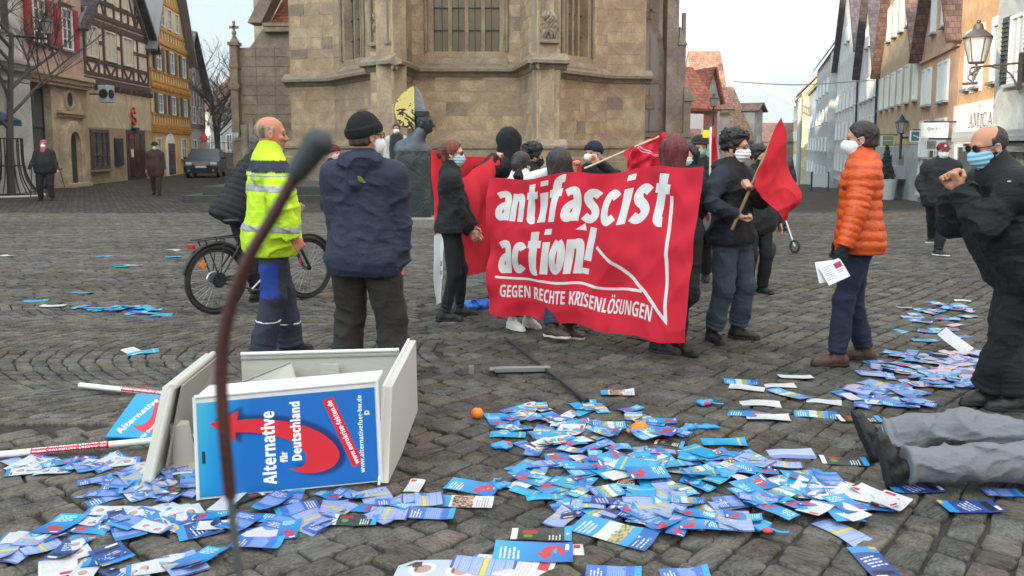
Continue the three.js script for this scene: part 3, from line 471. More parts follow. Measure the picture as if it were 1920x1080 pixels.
{ // pale house at the right edge
  const { g: h, L } = front('grey_white_house', 'grey white house with dark louvred shutters at the right edge', 'house', 12.95, -23.2, 11.2, -14.5, 'house row along the side street');
  part('wall', metre(bx(L, 16, 8, L / 2, Y0, -4), 0.4), plaster([0.5, 0.52, 0.5]), h);
  part('ledge', [bx(L, 0.25, 1.0, L / 2, 1.75, 0.5), bx(L, 0.2, 0.7, L / 2, 1.5, 0.35)], plaster([0.45, 0.45, 0.43]), h);
  part('roof', metre(poly([[0.5, 11.55], [-4, 15], [-8.4, 11.55]], L).rotateY(-Math.PI / 2).translate(L, 0, 0), 0.45), M.darktile, h);
  for (const x of [1.6, 4.6, 7.4]) { windowAt(h, x, 3.2, 0.95, 1.7, paleW); for (const q of [-1, 1]) { const sh = part('shutter', bx(0.5, 1.75, 0.05, x + q * 0.78, 3.18, 0.05), mat([0.05, 0.055, 0.055], 0.7), h); for (let i = 0; i < 14; i++) part('slat', bx(0.42, 0.035, 0.05, x + q * 0.78, 3.28 + i * 0.115, 0.085), mat([0.06, 0.065, 0.065], 0.7), sh); } }
  part('shop_window', bx(L - 1.6, 2.3, 0.05, L / 2, -0.9, 0.03), M.glass, h); part('pillar', [bx(0.5, 3.4, 0.2, 0.3, -1.2, 0.1), bx(0.4, 3.4, 0.2, 2.6, -1.2, 0.1)], plaster([0.5, 0.49, 0.47]), h);
}
{ // houses across the side street, seen past the church
  const a = front('red_roofed_house', 'house with bright red tiled roof just right of the church', 'house', 8.0, -58, 14.8, -62);
  eaveBody(a.g, a.L, -3, 4.2, 7.3, 5.4, plaster([0.5, 0.2, 0.15]), M.redtile);
  const wt = canvasTex(128, 128, (c) => { c.fillStyle = '#f4f0f0'; c.fillRect(0, 0, 128, 128); c.fillStyle = '#d9a59c'; c.fillRect(8, 60, 112, 56); c.fillStyle = '#c98f86'; for (let i = 0; i < 14; i++) c.fillRect(10 + (i * 37) % 100, 64 + (i * 23) % 44, 14, 3); });
  part('white_panel', bx(2.2, 2.2, 0.15, 4.9, 1.7, 0.5), M.whiteFrame, a.g); part('panel_picture', new THREE.PlaneGeometry(2.1, 2.1).translate(4.9, 2.8, 0.58), mat([0.9, 0.9, 0.9], 0.6, { map: wt }), a.g);
  for (let i = 0; i < 3; i++) windowAt(a.g, 1 + i * 1.3, 1.6, 0.8, 1.2);
  const gb = front('white_gable_house', 'narrow white gable with dark edge behind the red tiled roof', 'house', 14.6, -66, 16.0, -66.4); gableBody(gb.g, gb.L, -3, 5.0, 7.6, 8, plaster([0.6, 0.58, 0.58]), M.redtile, 0.2);
  windowAt(gb.g, gb.L / 2, 2.4, 0.6, 1.2);
  const b = front('pink_roofed_house', 'house with tall pale red roof behind the street lamp', 'house', 16.2, -76, 19.2, -76); eaveBody(b.g, b.L, -4, 4.6, 10.2, 8, plaster([0.55, 0.5, 0.46]), mat([0.55, 0.27, 0.19], 0.85, { map: T.roof })); for (let i = 0; i < 2; i++) windowAt(b.g, 0.8 + i * 1.4, 1.5, 0.8, 1.3);
  const c = front('broad_roofed_house', 'broad house with pale orange roof above the curly haired man', 'house', 19.4, -84, 24.6, -88); eaveBody(c.g, c.L, -5, 2.2, 7.6, 5, plaster([0.5, 0.46, 0.42]), mat([0.5, 0.3, 0.2], 0.85, { map: T.roof })); for (let i = 0; i < 3; i++) windowAt(c.g, 1 + i * 2, -0.6, 1.0, 1.4);
  const d = front('brown_far_house', 'brown house closing the far end of the side street', 'house', 36, -134, 47, -134); eaveBody(d.g, d.L, -7, 2.4, 5.2, 6, plaster([0.22, 0.18, 0.15]), M.browntile); for (let i = 0; i < 5; i++) windowAt(d.g, 1.2 + i * 2.1, -2, 1.2, 1.6);
  const e = front('cream_corner_house', 'cream corner house right of the pale orange roof', 'house', 24.8, -88, 26.2, -90); gableBody(e.g, e.L, -5, 5.2, 6.0, 7, plaster([0.55, 0.5, 0.46]), M.browntile, 0.1); windowAt(e.g, e.L / 2, 1.5, 0.7, 1.2);
}
{ // houses behind the photographer, which keep the low sun off the square
  const hs = [[-100, -80, 29.8], [-80, -62, 30.5], [-62, -56.4, 29.8], [-50.1, -34, 30.5], [-34, -14, 29.8], [-14, 10, 30.2]];
  hs.forEach(([a, b, H], i) => { const { g, L } = front('town_house', ['tall grey', 'tall cream', 'tall narrow ochre', 'tall white', 'tall rose', 'tall brown'][i] + ' town house behind the photographer shading the square', 'house', b, 60, a, 60, 'tall houses behind the square'); eaveBody(g, L, 0, H - 2, H, 2.8, plaster([[0.5, 0.5, 0.5], [0.6, 0.55, 0.45], [0.5, 0.38, 0.2], [0.6, 0.6, 0.6], [0.5, 0.36, 0.32], [0.34, 0.27, 0.22]][i]), M.browntile); for (let x = 1.6; x < L - 1; x += 2.6) for (let y = 1.2; y < H - 7; y += 3.2) windowAt(g, x, y, 1.1, 1.6, { sill: false }); });
  const { g, L } = front('low_sun_gap_block', 'added unseen low block in the sun gap between the tall town houses', 'building', -50.2, 60, -56.3, 60); part('wall', metre(bx(L, 17, 2.8, L / 2, 0, -1.4), 0.4), plaster([0.5, 0.5, 0.48]), g); part('parapet', bx(L - 0.1, 0.3, 2.9, L / 2, 17.01, -1.4), M.greywood, g);  // added unseen block, its height shaped so low sun passes over it
}
// ---------- church ----------
{
  const ch = thing('church', 'large sandstone church choir with buttresses, tall traceried windows and string course', 'church');
  const rs = rng(5), core = mat([0.45, 0.355, 0.255], 0.95, { map: T.stone, bumpMap: T.bump, bumpScale: 0.01 });
  const tones = [[0.56, 0.435, 0.3], [0.54, 0.42, 0.285], [0.565, 0.445, 0.31], [0.54, 0.415, 0.295], [0.55, 0.42, 0.28], [0.53, 0.41, 0.285], [0.57, 0.45, 0.315], [0.55, 0.42, 0.3]].map((c) => mat(c, 0.92, { map: T.stone, bumpMap: T.bump, bumpScale: 0.008 }));
  const dark = mat([0.36, 0.3, 0.23], 0.92, { map: T.stone, bumpMap: T.bump, bumpScale: 0.01 }), trim = mat([0.4, 0.33, 0.24], 0.92, { map: T.stone, bumpMap: T.bump, bumpScale: 0.01 });
  const lead = mat([0.05, 0.055, 0.065], 0.15), TOP = 15, HC = 4.34, HP = 1.75;
  const unit = [0, 1, 2, 3].map((k) => { const g = new THREE.BoxGeometry(1, 1, 1), uv = g.attributes.uv; for (let i = 0; i < uv.count; i++) uv.setXY(i, uv.getX(i) * 0.3 + k * 0.23, uv.getY(i) * 0.2 + k * 0.31); return g; });
  let made = 0; const extra = [];
  // one straight run of wall from p to q (left to right as seen), with a window hole [x0, x1, y0]; courses of ashlar proud of the mortar
  function bay(p, q, o = {}) {
    const L = Math.hypot(q[0] - p[0], q[1] - p[1]), g = new THREE.Group(); g.name = o.name || 'wall_bay'; g.position.set(p[0], 0, p[1]); g.rotation.y = Math.atan2(-(q[1] - p[1]) / L, (q[0] - p[0]) / L); ch.add(g);
    const y0 = o.y0 || 0, y1 = o.y1 || TOP, s = new THREE.Shape(); s.moveTo(0, y0); s.lineTo(L, y0); s.lineTo(L, y1); s.lineTo(0, y1); let hole = null;
    if (o.win) { const [a, b, w] = o.win, hh = new THREE.Path(); hh.moveTo(a, w); hh.lineTo(a, 11); hh.lineTo((a + b) / 2, 13.2); hh.lineTo(b, 11); hh.lineTo(b, w); s.holes.push(hh); hole = [a - 0.28, b + 0.28, w - 0.5]; }
    part('masonry', metre(new THREE.ExtrudeGeometry(s, { depth: 0.55, bevelEnabled: false }).translate(0, 0, -0.55), 0.5), core, g);
    let y = y0; const limit = Math.min(y1, 10.5);
    while (y < limit - 0.1) {
      const ch_ = Math.min(rr(0.36, 0.5, rs), limit - y); let x = -0.03 + (rs() < 0.5 ? 0 : 0.0);
      while (x < L - 0.02) {
        let w = Math.min(rr(0.55, 1.25, rs), L + 0.03 - x); if (L + 0.03 - x - w < 0.25) w = L + 0.03 - x;
        let xa = x, xb = x + w; if (hole && y + ch_ > hole[2] + 0.2) { if (xb > hole[0] && xa < hole[1]) { if (xa < hole[0] - 0.1) xb = hole[0]; else if (xb > hole[1] + 0.1) xa = hole[1]; else { x += w; continue; } } }
        const bw = xb - xa - 0.009, bh = ch_ - 0.009, proud = o.proudBelow && y < HP ? 0 : 0, m = tones[Math.floor(rs() * tones.length)], dk = rs() < (o.dark || 0.04);
        const z = 0.008 + rs() * 0.007;
        if (y < 7.6 && made < 300) { const b = part('stone_block', unit[Math.floor(rs() * 4)], dk ? dark : m, g); b.scale.set(bw, bh, 0.05 + z); b.position.set((xa + xb) / 2, y + ch_ / 2, (z - 0.05) / 2 + 0.001); made++; }
        else { const bg = unit[0].clone().scale(bw, bh, 0.05 + z).translate((xa + xb) / 2, y + ch_ / 2, (z - 0.05) / 2 + 0.001); extra.push([dk ? 8 : tones.indexOf(m), bg, g]); }
        x += w;
      }
      y += ch_;
    }
    // string course and plinth mouldings
    if (o.mould !== false) {
      const prof = [[0, HC - 0.3], [0.06, HC - 0.26], [0.12, HC - 0.14], [0.34, HC - 0.1], [0.36, HC + 0.0], [0.03, HC + 0.24], [-0.02, HC + 0.24]];
      part('string_course', metre(poly(prof, L + 0.5).rotateY(-Math.PI / 2).translate(L + 0.25, 0, 0), 0.6), dark, g);
      const p2 = [[0, -0.2], [0.34, -0.2], [0.34, 1.02], [0.3, 1.06], [0.3, 1.18], [0.24, 1.24], [0.24, 1.5], [0.3, 1.56], [0.3, 1.66], [0.08, 1.84], [0, 1.86]];
      part('plinth', metre(poly(p2, L + 0.44).rotateY(-Math.PI / 2).translate(L + 0.22, 0, 0), 0.5), trim, g);
    }
    return { g, L };
  }
  function tracery(p, q, win, lights, glassM) {
    const L = Math.hypot(q[0] - p[0], q[1] - p[1]), w = new THREE.Group(); w.name = 'window'; w.position.set(p[0], 0, p[1]); w.rotation.y = Math.atan2(-(q[1] - p[1]) / L, (q[0] - p[0]) / L); ch.add(w);
    const [a, b, y] = win;
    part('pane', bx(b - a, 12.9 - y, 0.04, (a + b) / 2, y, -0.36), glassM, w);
    const bars = [], n = lights; for (let i = 1; i < n; i++) bars.push(bx(0.13, 12.5 - y, 0.2, a + (b - a) * i / n, y, -0.27));
    part('mullion', metre(merge(bars), 0.6), trim, w);
    const st = []; for (let yy = y + 0.75; yy < 11; yy += 0.78) st.push(bx(b - a, 0.035, 0.05, (a + b) / 2, yy, -0.3)); for (let i = 0; i < n; i++) for (const f of [0.5]) st.push(bx(0.025, 12 - y, 0.04, a + (b - a) * (i + f) / n, y, -0.3)); part('saddle_bar', merge(st), M.iron, w);
    const jam = []; for (const [x, s] of [[a, -1], [b, 1]]) { for (let k = 0; k < 3; k++) jam.push(new THREE.CylinderGeometry(0.06, 0.06, 12 - y, 8).translate(x + s * (0.06 + k * 0.1), (12 + y) / 2, -0.12 + k * 0.09)); }
    part('jamb', metre(merge(jam), 0.6), trim, w);
    part('sill', metre(poly([[0.22, y - 0.5], [0.22, y - 0.42], [-0.3, y + 0.04], [-0.3, y - 0.5]], b - a + 0.6).rotateY(-Math.PI / 2).translate(b + 0.3, 0, 0), 0.6), dark, w);
  }
  const P = [[-9.1, -35.6], [-7.2, -35], [-5.1, -31.6], [-4.65, -28.6], [-3.82, -27.8], [-3.54, -30.6], [0.29, -30.6], [0.81, -27.5], [1.5, -27.7], [1.75, -31.3], [3.7, -33.7], [5.2, -33.9], [5.4, -44]];
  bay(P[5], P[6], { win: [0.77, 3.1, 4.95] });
  bay(P[6], P[7], {}); bay(P[7], P[8], {}); bay(P[3], P[4], {}); bay(P[4], P[5], {});
  bay(P[9], P[10], { win: [0.3, 1.75, 4.95] }); bay(P[10], P[11], {}); bay(P[1], P[2], { win: [1.25, 3.1, 4.95] }); bay(P[0], P[1], {});
  bay(P[2], P[3], { mould: false }); bay(P[8], P[9], { mould: false }); bay(P[11], P[12], { mould: false }); bay([-9.3, -44], P[0], { mould: false });
  // middle window: reflected house fronts put into a yellowish metallic glass colour
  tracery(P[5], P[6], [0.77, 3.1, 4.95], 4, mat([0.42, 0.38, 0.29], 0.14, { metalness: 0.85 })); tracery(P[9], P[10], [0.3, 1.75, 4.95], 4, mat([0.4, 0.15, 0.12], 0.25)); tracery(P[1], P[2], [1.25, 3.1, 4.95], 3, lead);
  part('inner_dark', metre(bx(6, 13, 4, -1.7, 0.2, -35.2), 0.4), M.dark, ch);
  // relief columns on the two nearer buttresses
  for (const [p, q, seed] of [[P[3], P[4], 3], [P[7], P[8], 9]]) {
    const L = Math.hypot(q[0] - p[0], q[1] - p[1]), g = new THREE.Group(); g.name = 'relief'; g.position.set(p[0], 0, p[1]); g.rotation.y = Math.atan2(-(q[1] - p[1]) / L, (q[0] - p[0]) / L); ch.add(g);
    part('relief_frame', [bx(0.09, 4.6, 0.14, 0.14, 5.0, 0.06), bx(0.09, 4.6, 0.14, L - 0.14, 5.0, 0.06), bx(L - 0.1, 0.12, 0.2, L / 2, 4.88, 0.08)], trim, g);
    const sph = [], r = rng(seed); for (let i = 0; i < 46; i++) { const y = seed === 3 ? 5.15 + r() * 3.6 : 5.05 + r() * 0.7, x = L / 2 + (r() - 0.5) * 0.42; sph.push(new THREE.SphereGeometry(1, 8, 6).scale(rr(0.04, 0.1, r), rr(0.08, 0.24, r), rr(0.08, 0.16, r)).rotateZ(rr(-0.7, 0.7, r)).translate(x, y, 0.06)); }
    part('carved_figure', metre(merge(sph), 0.6), dark, g);
  }
  const by = {}; for (const [k, g, o] of extra) { o.updateMatrixWorld(true); (by[k] ||= []).push(metre(g.applyMatrix4(o.matrix), 0.6)); }
  for (const k in by) { const m = part('ashlar_courses', by[k], k === '8' ? dark : tones[k], ch); m.userData.kind = 'stuff'; }
  part('roof', metre(poly([[-4.5, TOP], [-1.5, 22], [2.4, TOP]], 14).translate(0, 0, -49), 0.4), M.browntile, ch);
  // aisle to the left, with raking wall, tiled roof and a cross on its pinnacle
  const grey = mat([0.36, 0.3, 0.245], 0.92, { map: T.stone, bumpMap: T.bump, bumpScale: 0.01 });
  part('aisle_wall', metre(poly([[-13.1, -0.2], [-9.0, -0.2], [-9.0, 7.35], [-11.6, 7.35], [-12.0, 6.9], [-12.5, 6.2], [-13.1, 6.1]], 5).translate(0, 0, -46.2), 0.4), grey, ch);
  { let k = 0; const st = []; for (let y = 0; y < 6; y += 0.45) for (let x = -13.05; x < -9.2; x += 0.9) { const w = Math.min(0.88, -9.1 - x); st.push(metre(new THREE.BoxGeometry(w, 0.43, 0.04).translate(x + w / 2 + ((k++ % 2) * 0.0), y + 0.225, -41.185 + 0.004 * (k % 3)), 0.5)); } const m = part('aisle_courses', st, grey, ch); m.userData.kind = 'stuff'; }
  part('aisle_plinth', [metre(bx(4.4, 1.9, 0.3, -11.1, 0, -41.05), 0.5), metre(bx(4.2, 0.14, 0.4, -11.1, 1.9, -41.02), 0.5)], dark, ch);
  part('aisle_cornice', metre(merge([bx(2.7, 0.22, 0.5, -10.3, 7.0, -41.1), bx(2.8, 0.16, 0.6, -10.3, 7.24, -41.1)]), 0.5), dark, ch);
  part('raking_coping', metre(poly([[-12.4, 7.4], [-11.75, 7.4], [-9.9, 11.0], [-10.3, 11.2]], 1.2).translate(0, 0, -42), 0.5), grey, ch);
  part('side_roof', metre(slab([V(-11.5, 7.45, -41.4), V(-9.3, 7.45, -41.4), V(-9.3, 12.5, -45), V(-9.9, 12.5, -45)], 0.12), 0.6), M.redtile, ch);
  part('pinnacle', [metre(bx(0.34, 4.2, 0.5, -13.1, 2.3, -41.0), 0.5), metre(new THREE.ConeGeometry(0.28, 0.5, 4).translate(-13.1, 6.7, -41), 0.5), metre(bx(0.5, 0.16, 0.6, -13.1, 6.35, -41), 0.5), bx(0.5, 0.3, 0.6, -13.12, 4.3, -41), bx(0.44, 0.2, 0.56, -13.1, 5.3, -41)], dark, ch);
  part('cross', [bx(0.1, 0.75, 0.1, -13.1, 6.75, -41), bx(0.42, 0.12, 0.1, -13.1, 7.15, -41), new THREE.SphereGeometry(0.12, 8, 6).translate(-13.1, 6.95, -41)], dark, ch);
  // set-back bays to the right
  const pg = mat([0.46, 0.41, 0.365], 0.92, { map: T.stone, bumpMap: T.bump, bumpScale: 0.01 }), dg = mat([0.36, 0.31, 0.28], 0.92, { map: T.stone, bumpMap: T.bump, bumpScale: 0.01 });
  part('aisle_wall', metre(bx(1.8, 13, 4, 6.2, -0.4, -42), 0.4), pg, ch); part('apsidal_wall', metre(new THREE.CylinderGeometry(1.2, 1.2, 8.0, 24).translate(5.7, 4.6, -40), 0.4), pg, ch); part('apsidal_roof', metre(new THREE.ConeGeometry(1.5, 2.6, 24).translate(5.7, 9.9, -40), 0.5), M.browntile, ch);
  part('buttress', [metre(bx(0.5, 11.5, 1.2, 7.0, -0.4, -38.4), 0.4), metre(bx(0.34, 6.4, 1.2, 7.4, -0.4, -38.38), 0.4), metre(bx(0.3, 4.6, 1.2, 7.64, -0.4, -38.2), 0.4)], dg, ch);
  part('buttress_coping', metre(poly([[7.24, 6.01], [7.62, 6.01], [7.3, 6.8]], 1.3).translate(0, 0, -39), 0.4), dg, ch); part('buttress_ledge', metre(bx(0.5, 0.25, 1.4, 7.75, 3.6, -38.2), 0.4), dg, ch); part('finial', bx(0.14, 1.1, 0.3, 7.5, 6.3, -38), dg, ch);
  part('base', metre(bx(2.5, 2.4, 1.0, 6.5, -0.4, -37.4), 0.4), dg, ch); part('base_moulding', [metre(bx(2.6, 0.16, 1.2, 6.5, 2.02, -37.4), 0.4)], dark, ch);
  { const a = new THREE.Shape(); a.moveTo(5.65, 2.2); a.lineTo(5.65, 5.6); a.quadraticCurveTo(5.75, 6.7, 6.25, 7.2); a.quadraticCurveTo(6.75, 6.7, 6.85, 5.6); a.lineTo(6.85, 2.2); part('blind_arch', new THREE.ExtrudeGeometry(a, { depth: 0.08, bevelEnabled: true, bevelSize: 0.07, bevelThickness: 0.08, bevelSegments: 2 }).translate(-0.15, 0, -38.5), dg, ch);
    const b = new THREE.Shape(); b.moveTo(5.85, 2.3); b.lineTo(5.85, 5.6); b.quadraticCurveTo(5.9, 6.4, 6.25, 6.8); b.quadraticCurveTo(6.6, 6.4, 6.65, 5.6); b.lineTo(6.65, 2.3); part('pane', new THREE.ExtrudeGeometry(b, { depth: 0.03, bevelEnabled: false }).translate(-0.15, 0, -38.33), mat([0.25, 0.23, 0.22], 0.3), ch);
    part('tracery', [bx(0.05, 4.3, 0.06, 6.1, 2.3, -38.29), bx(0.8, 0.3, 0.1, 6.1, 4.4, -38.28), bx(0.45, 0.6, 0.12, 6.1, 3.3, -38.28), bx(0.4, 0.12, 0.1, 6.1, 7.5, -38.3), bx(0.1, 0.8, 0.1, 6.1, 7.2, -38.3)], dark, ch); }
  // tower behind
  const tw = thing('church_tower', 'sunlit pale stone church tower rising behind the choir', 'tower', [-16.4, 0, -57]);
  part('shaft', metre(bx(6, 26, 6, 3.4, 0, 0), 0.4), mat([0.55, 0.48, 0.38], 0.9, { map: T.stone }), tw); part('spire', new THREE.ConeGeometry(4.3, 9, 4).rotateY(Math.PI / 4).translate(3.4, 30.51, 0), M.darktile, tw); part('belfry_window', [bx(1.2, 3, 0.1, 3.4, 20, 3.03)], M.dark, tw); part('string_course', bx(6.3, 0.3, 6.3, 3.4, 14, 0), dg, tw);
}
{ // weathered stones by the aisle
  const t = thing('stone_sculpture', 'pale weathered stone sculpture of three rough standing slabs by the church aisle', 'sculpture', [-10.6, 0, -35]);
  const m = mat([0.34, 0.3, 0.25], 0.95, { map: T.stone, bumpMap: T.bump, bumpScale: 0.02 });
  [[-0.28, 2.5, 0.19], [0.0, 2.75, 0.16], [0.3, 2.85, 0.15]].forEach(([x, H, w], i) => { const g = new THREE.CylinderGeometry(w * 0.75, w * 1.15, H, 12, 18), p = g.attributes.position; for (let k = 0; k < p.count; k++) { const f = 1 + 0.5 * fbm(p.getX(k) * 3 + i * 7, p.getY(k) * 1.6, p.getZ(k) * 3, 3); p.setX(k, p.getX(k) * f); p.setZ(k, p.getZ(k) * f); } g.computeVertexNormals(); part('slab', metre(g.translate(x, H / 2, 0), 0.7), m, t); });
  part('plinth', metre(bx(1.2, 0.5, 0.8), 0.5), m, t);
}
{ // dark stone steps
  const t = thing('stone_steps', 'low dark stone platform of two steps behind the cyclist', 'steps', [0, 0, 0]); const m = mat([0.055, 0.055, 0.052], 0.85, { map: T.stone, bumpMap: T.bump, bumpScale: 0.006 });
  const a = gp(342, 380), b = gp(760, 392); const L = 6.6;
  part('step', metre(bx(L, 0.2, 5, a.x + L / 2, 0, a.z - 2.5), 0.5), m, t); part('step', metre(bx(L - 0.35, 0.24, 4.4, a.x + 0.45 + (L - 0.35) / 2, 0.201, a.z - 2.6), 0.5), m, t);
}
{ // monument
  const d = 17.9, o = gp(782, 420), t = thing('bronze_monument', 'dark bronze bust on a cloaked block with a gold flecked winged disc', 'monument', [o.x, 0, -d]);
  const br = mat([0.035, 0.045, 0.045], 0.5, { metalness: 0.35, bumpMap: T.bump, bumpScale: 0.012, map: T.stone }), bl = mat([0.1, 0.125, 0.15], 0.45, { metalness: 0.35, map: T.stone }), st = mat([0.3, 0.29, 0.27], 0.9, { map: T.stone });
  part('plinth', metre(rbox(1.9, 0.2, 1.5, 0.02, 0.25, 0.07, 0), 0.6), st, t);
  // block with softly folded sides, swelling into shoulders
  const g = new THREE.BoxGeometry(0.74, 1.36, 0.7, 14, 26, 14), p = g.attributes.position; for (let i = 0; i < p.count; i++) { const x = p.getX(i), y = p.getY(i), z = p.getZ(i), f = 1 + 0.05 * Math.sin(x * 19 + y * 2) * Math.cos(z * 14) - 0.12 * sstep(0.45, 0.68, y); p.setXYZ(i, x * f + 0.015 * vn(x * 7, y * 3, z * 7), y, z * f + 0.03 * vn(x * 9, y * 2.2, z * 9 + 4)); } g.computeVertexNormals(); g.translate(-0.05, 0.85, 0); part('block', metre(g, 0.7), br, t);
  const sh = nets(sdf([cap([-0.3, 1.55, 0], [0.2, 1.5, 0], 0.17, 0.15, 0.1), cap([-0.12, 1.55, 0], [0.06, 1.86, 0], 0.24, 0.13, 0.2), cap([0.02, 1.8, 0], [0.14, 2.02, 0], 0.12, 0.11, 0.12)]), [-0.6, 1.3, -0.4], [0.5, 2.3, 0.4], 0.025); part('shoulders', metre(sh, 0.7), bl, t);
  const hd = nets((x, y, z) => { const e = (a, b, c, ra, rb, rc) => ell(x - a, y - b, z - c, ra, rb, rc); let q = smin(e(0.15, 2.15, 0, 0.17, 0.17, 0.14), e(0.21, 2.04, 0, 0.13, 0.17, 0.11), 0.06); q = smin(q, capd(x, y, z, [0.32, 2.13, 0], [0.37, 2.05, 0], 0.02, 0.032), 0.03); q = smin(q, capd(x, y, z, [0.3, 2.17, -0.07], [0.3, 2.17, 0.07], 0.025, 0.025), 0.03); q = smin(q, e(0.3, 1.95, 0, 0.045, 0.04, 0.05), 0.03); q = smin(q, capd(x, y, z, [0.31, 2.0, -0.03], [0.31, 2.0, 0.03], 0.018, 0.018), 0.02); q = smin(q, e(0.13, 2.07, 0.13, 0.035, 0.055, 0.02), 0.01); return smin(q, capd(x, y, z, [0.12, 2.0, 0], [0.05, 1.75, 0], 0.11, 0.13), 0.05); }, [-0.2, 1.7, -0.25], [0.45, 2.4, 0.25], 0.014); part('head', metre(hd, 0.7), br, t);
  part('crown', new THREE.CylinderGeometry(0.155, 0.17, 0.1, 20).scale(1, 1, 0.85).translate(0.12, 2.3, 0), br, t);
  // upright disc: gilded face towards the left, grey edge towards the right
  const quarter = new THREE.Shape(); quarter.moveTo(-0.02, 1.98); quarter.lineTo(-0.28, 2.02); quarter.quadraticCurveTo(-0.52, 2.3, -0.38, 2.56); quarter.quadraticCurveTo(-0.26, 2.75, -0.06, 2.85); quarter.lineTo(-0.02, 2.84);
  const gt = noiseTex(256, (u, v) => { const n = tn(u, v, 17, 3) + 0.75 * (v - 0.5) + 0.2; return n > 0 ? [0.84, 0.77, 0.47] : [0.19, 0.17, 0.16]; });
  const qg = new THREE.ExtrudeGeometry(quarter, { depth: 0.16, bevelEnabled: false }).translate(0, 0, -0.06), uv = qg.attributes.uv, qp = qg.attributes.position; for (let i = 0; i < uv.count; i++) uv.setXY(i, qp.getX(i) * 1.1 + 0.6, clamp((qp.getY(i) - 1.98) / 0.9, 0.02, 0.98)); part('gilded_wing', qg, mat([1, 1, 1], 0.4, { map: gt, metalness: 0.15 }), t);
  const w2 = new THREE.Shape(); w2.moveTo(-0.015, 1.9); w2.lineTo(-0.015, 2.86); w2.quadraticCurveTo(0.14, 2.7, 0.2, 2.3); w2.lineTo(0.16, 1.9); part('wing_edge', new THREE.ExtrudeGeometry(w2, { depth: 0.1, bevelEnabled: true, bevelSize: 0.01, bevelThickness: 0.01, bevelSegments: 1 }).translate(0, 0, -0.12), mat([0.26, 0.29, 0.36], 0.5, { map: T.stone }), t);
}
// ---------- trees ----------
function bareTree(name, label, pos, H, r0, seed, levels, spread, lean = [0, 0], first = 0.35) {
  const t = thing(name, label, 'tree', pos), rs = rng(seed), trunk = [], limbs = [], twigs = [];
  const grow = (p, dir, L, r, lvl) => {
    const pts = [p.clone()], n = 4; let q = p.clone(), d = dir.clone();
    for (let i = 0; i < n; i++) { d.add(V(rr(-1, 1, rs), rr(-0.5, 0.7, rs), rr(-1, 1, rs)).multiplyScalar(lvl ? 0.16 : 0.04)).normalize(); q = q.clone().addScaledVector(d, L / n); pts.push(q); }
    const k = lvl === 0 ? 10 : lvl === 1 ? 7 : lvl === 2 ? 5 : 3; const out = lvl === 0 ? trunk : lvl < 3 ? limbs : twigs;
    for (let i = 0; i < n; i++) out.push(rod(pts[i], pts[i + 1].clone().addScaledVector(pts[i + 1].clone().sub(pts[i]).normalize(), r * 0.3), r * (1 - i / n * 0.45), r * (1 - (i + 1) / n * 0.45), k));
    if (lvl >= levels) return;
    const kids = lvl === 0 ? 8 : Math.round(rr(4, 6, rs));
    for (let i = 0; i < kids; i++) { const f = lvl === 0 ? mix(first, 1, i / (kids - 1)) : mix(0.3, 1, (i + 0.5) / kids), idx = Math.min(n - 1, Math.floor(f * n - 1e-6)), b = pts[idx].clone().lerp(pts[idx + 1], f * n - idx); const a = rr(0, 6.28, rs), up = rr(0.25, 0.85, rs) * (lvl ? 0.9 : 1.1); const nd = V(Math.cos(a) * spread, up, Math.sin(a) * spread).addScaledVector(d, lvl ? 0.7 : 0.25).normalize(); grow(b, nd, L * rr(0.5, 0.72, rs) * (lvl === 0 ? 0.9 : 1), r * rr(0.42, 0.56, rs), lvl + 1); }
  };
  grow(V(0, 0, 0), V(lean[0], 1, lean[1]).normalize(), H, r0, 0); part('trunk', trunk, M.bark, t); part('limbs', limbs, M.bark, t); const m = part('twigs', twigs, M.bark, t); m.userData.kind = 'stuff'; return t;
}
{ const p = gp(22, 368); bareTree('bare_tree', 'young bare tree with an iron guard in front of the white house', [p.x, 0, p.z], 5.2, 0.13, 12, 4, 0.85, [0.03, 0], 0.42);
  const t = thing('tree_guard', 'flared iron tree guard round the foot of the bare tree', 'tree guard', [p.x, 0, p.z]);
  for (let i = 0; i < 14; i++) { const a = i / 14 * 6.283, c = Math.cos(a), s = Math.sin(a); part('bar', tube([V(c * 0.85, 0.02, s * 0.85), V(c * 0.55, 0.5, s * 0.55), V(c * 0.42, 1.0, s * 0.42), V(c * 0.4, 1.9, s * 0.4)], 0.022, 10, 5), M.iron, t); } for (const [y, r] of [[0.03, 0.85], [1.0, 0.42], [1.88, 0.4]]) part('hoop', new THREE.TorusGeometry(r, 0.02, 5, 28).rotateX(Math.PI / 2).translate(0, y, 0), M.iron, t);
  part('ground_ring', new THREE.TorusGeometry(0.95, 0.05, 6, 32).rotateX(Math.PI / 2).translate(0, 0.02, 0), mat([0.4, 0.4, 0.38], 0.8), t); }
bareTree('bare_tree', 'large leafless tree beyond the parked car left of the church', [-19.6, 0, -57], 4.9, 0.15, 33, 4, 0.9, [0, 0], 0.4);
bareTree('bare_tree', 'smaller dark leafless tree right behind the parked car', [-21.6, 0, -63], 3.6, 0.1, 37, 4, 0.9, [0.02, 0], 0.4);
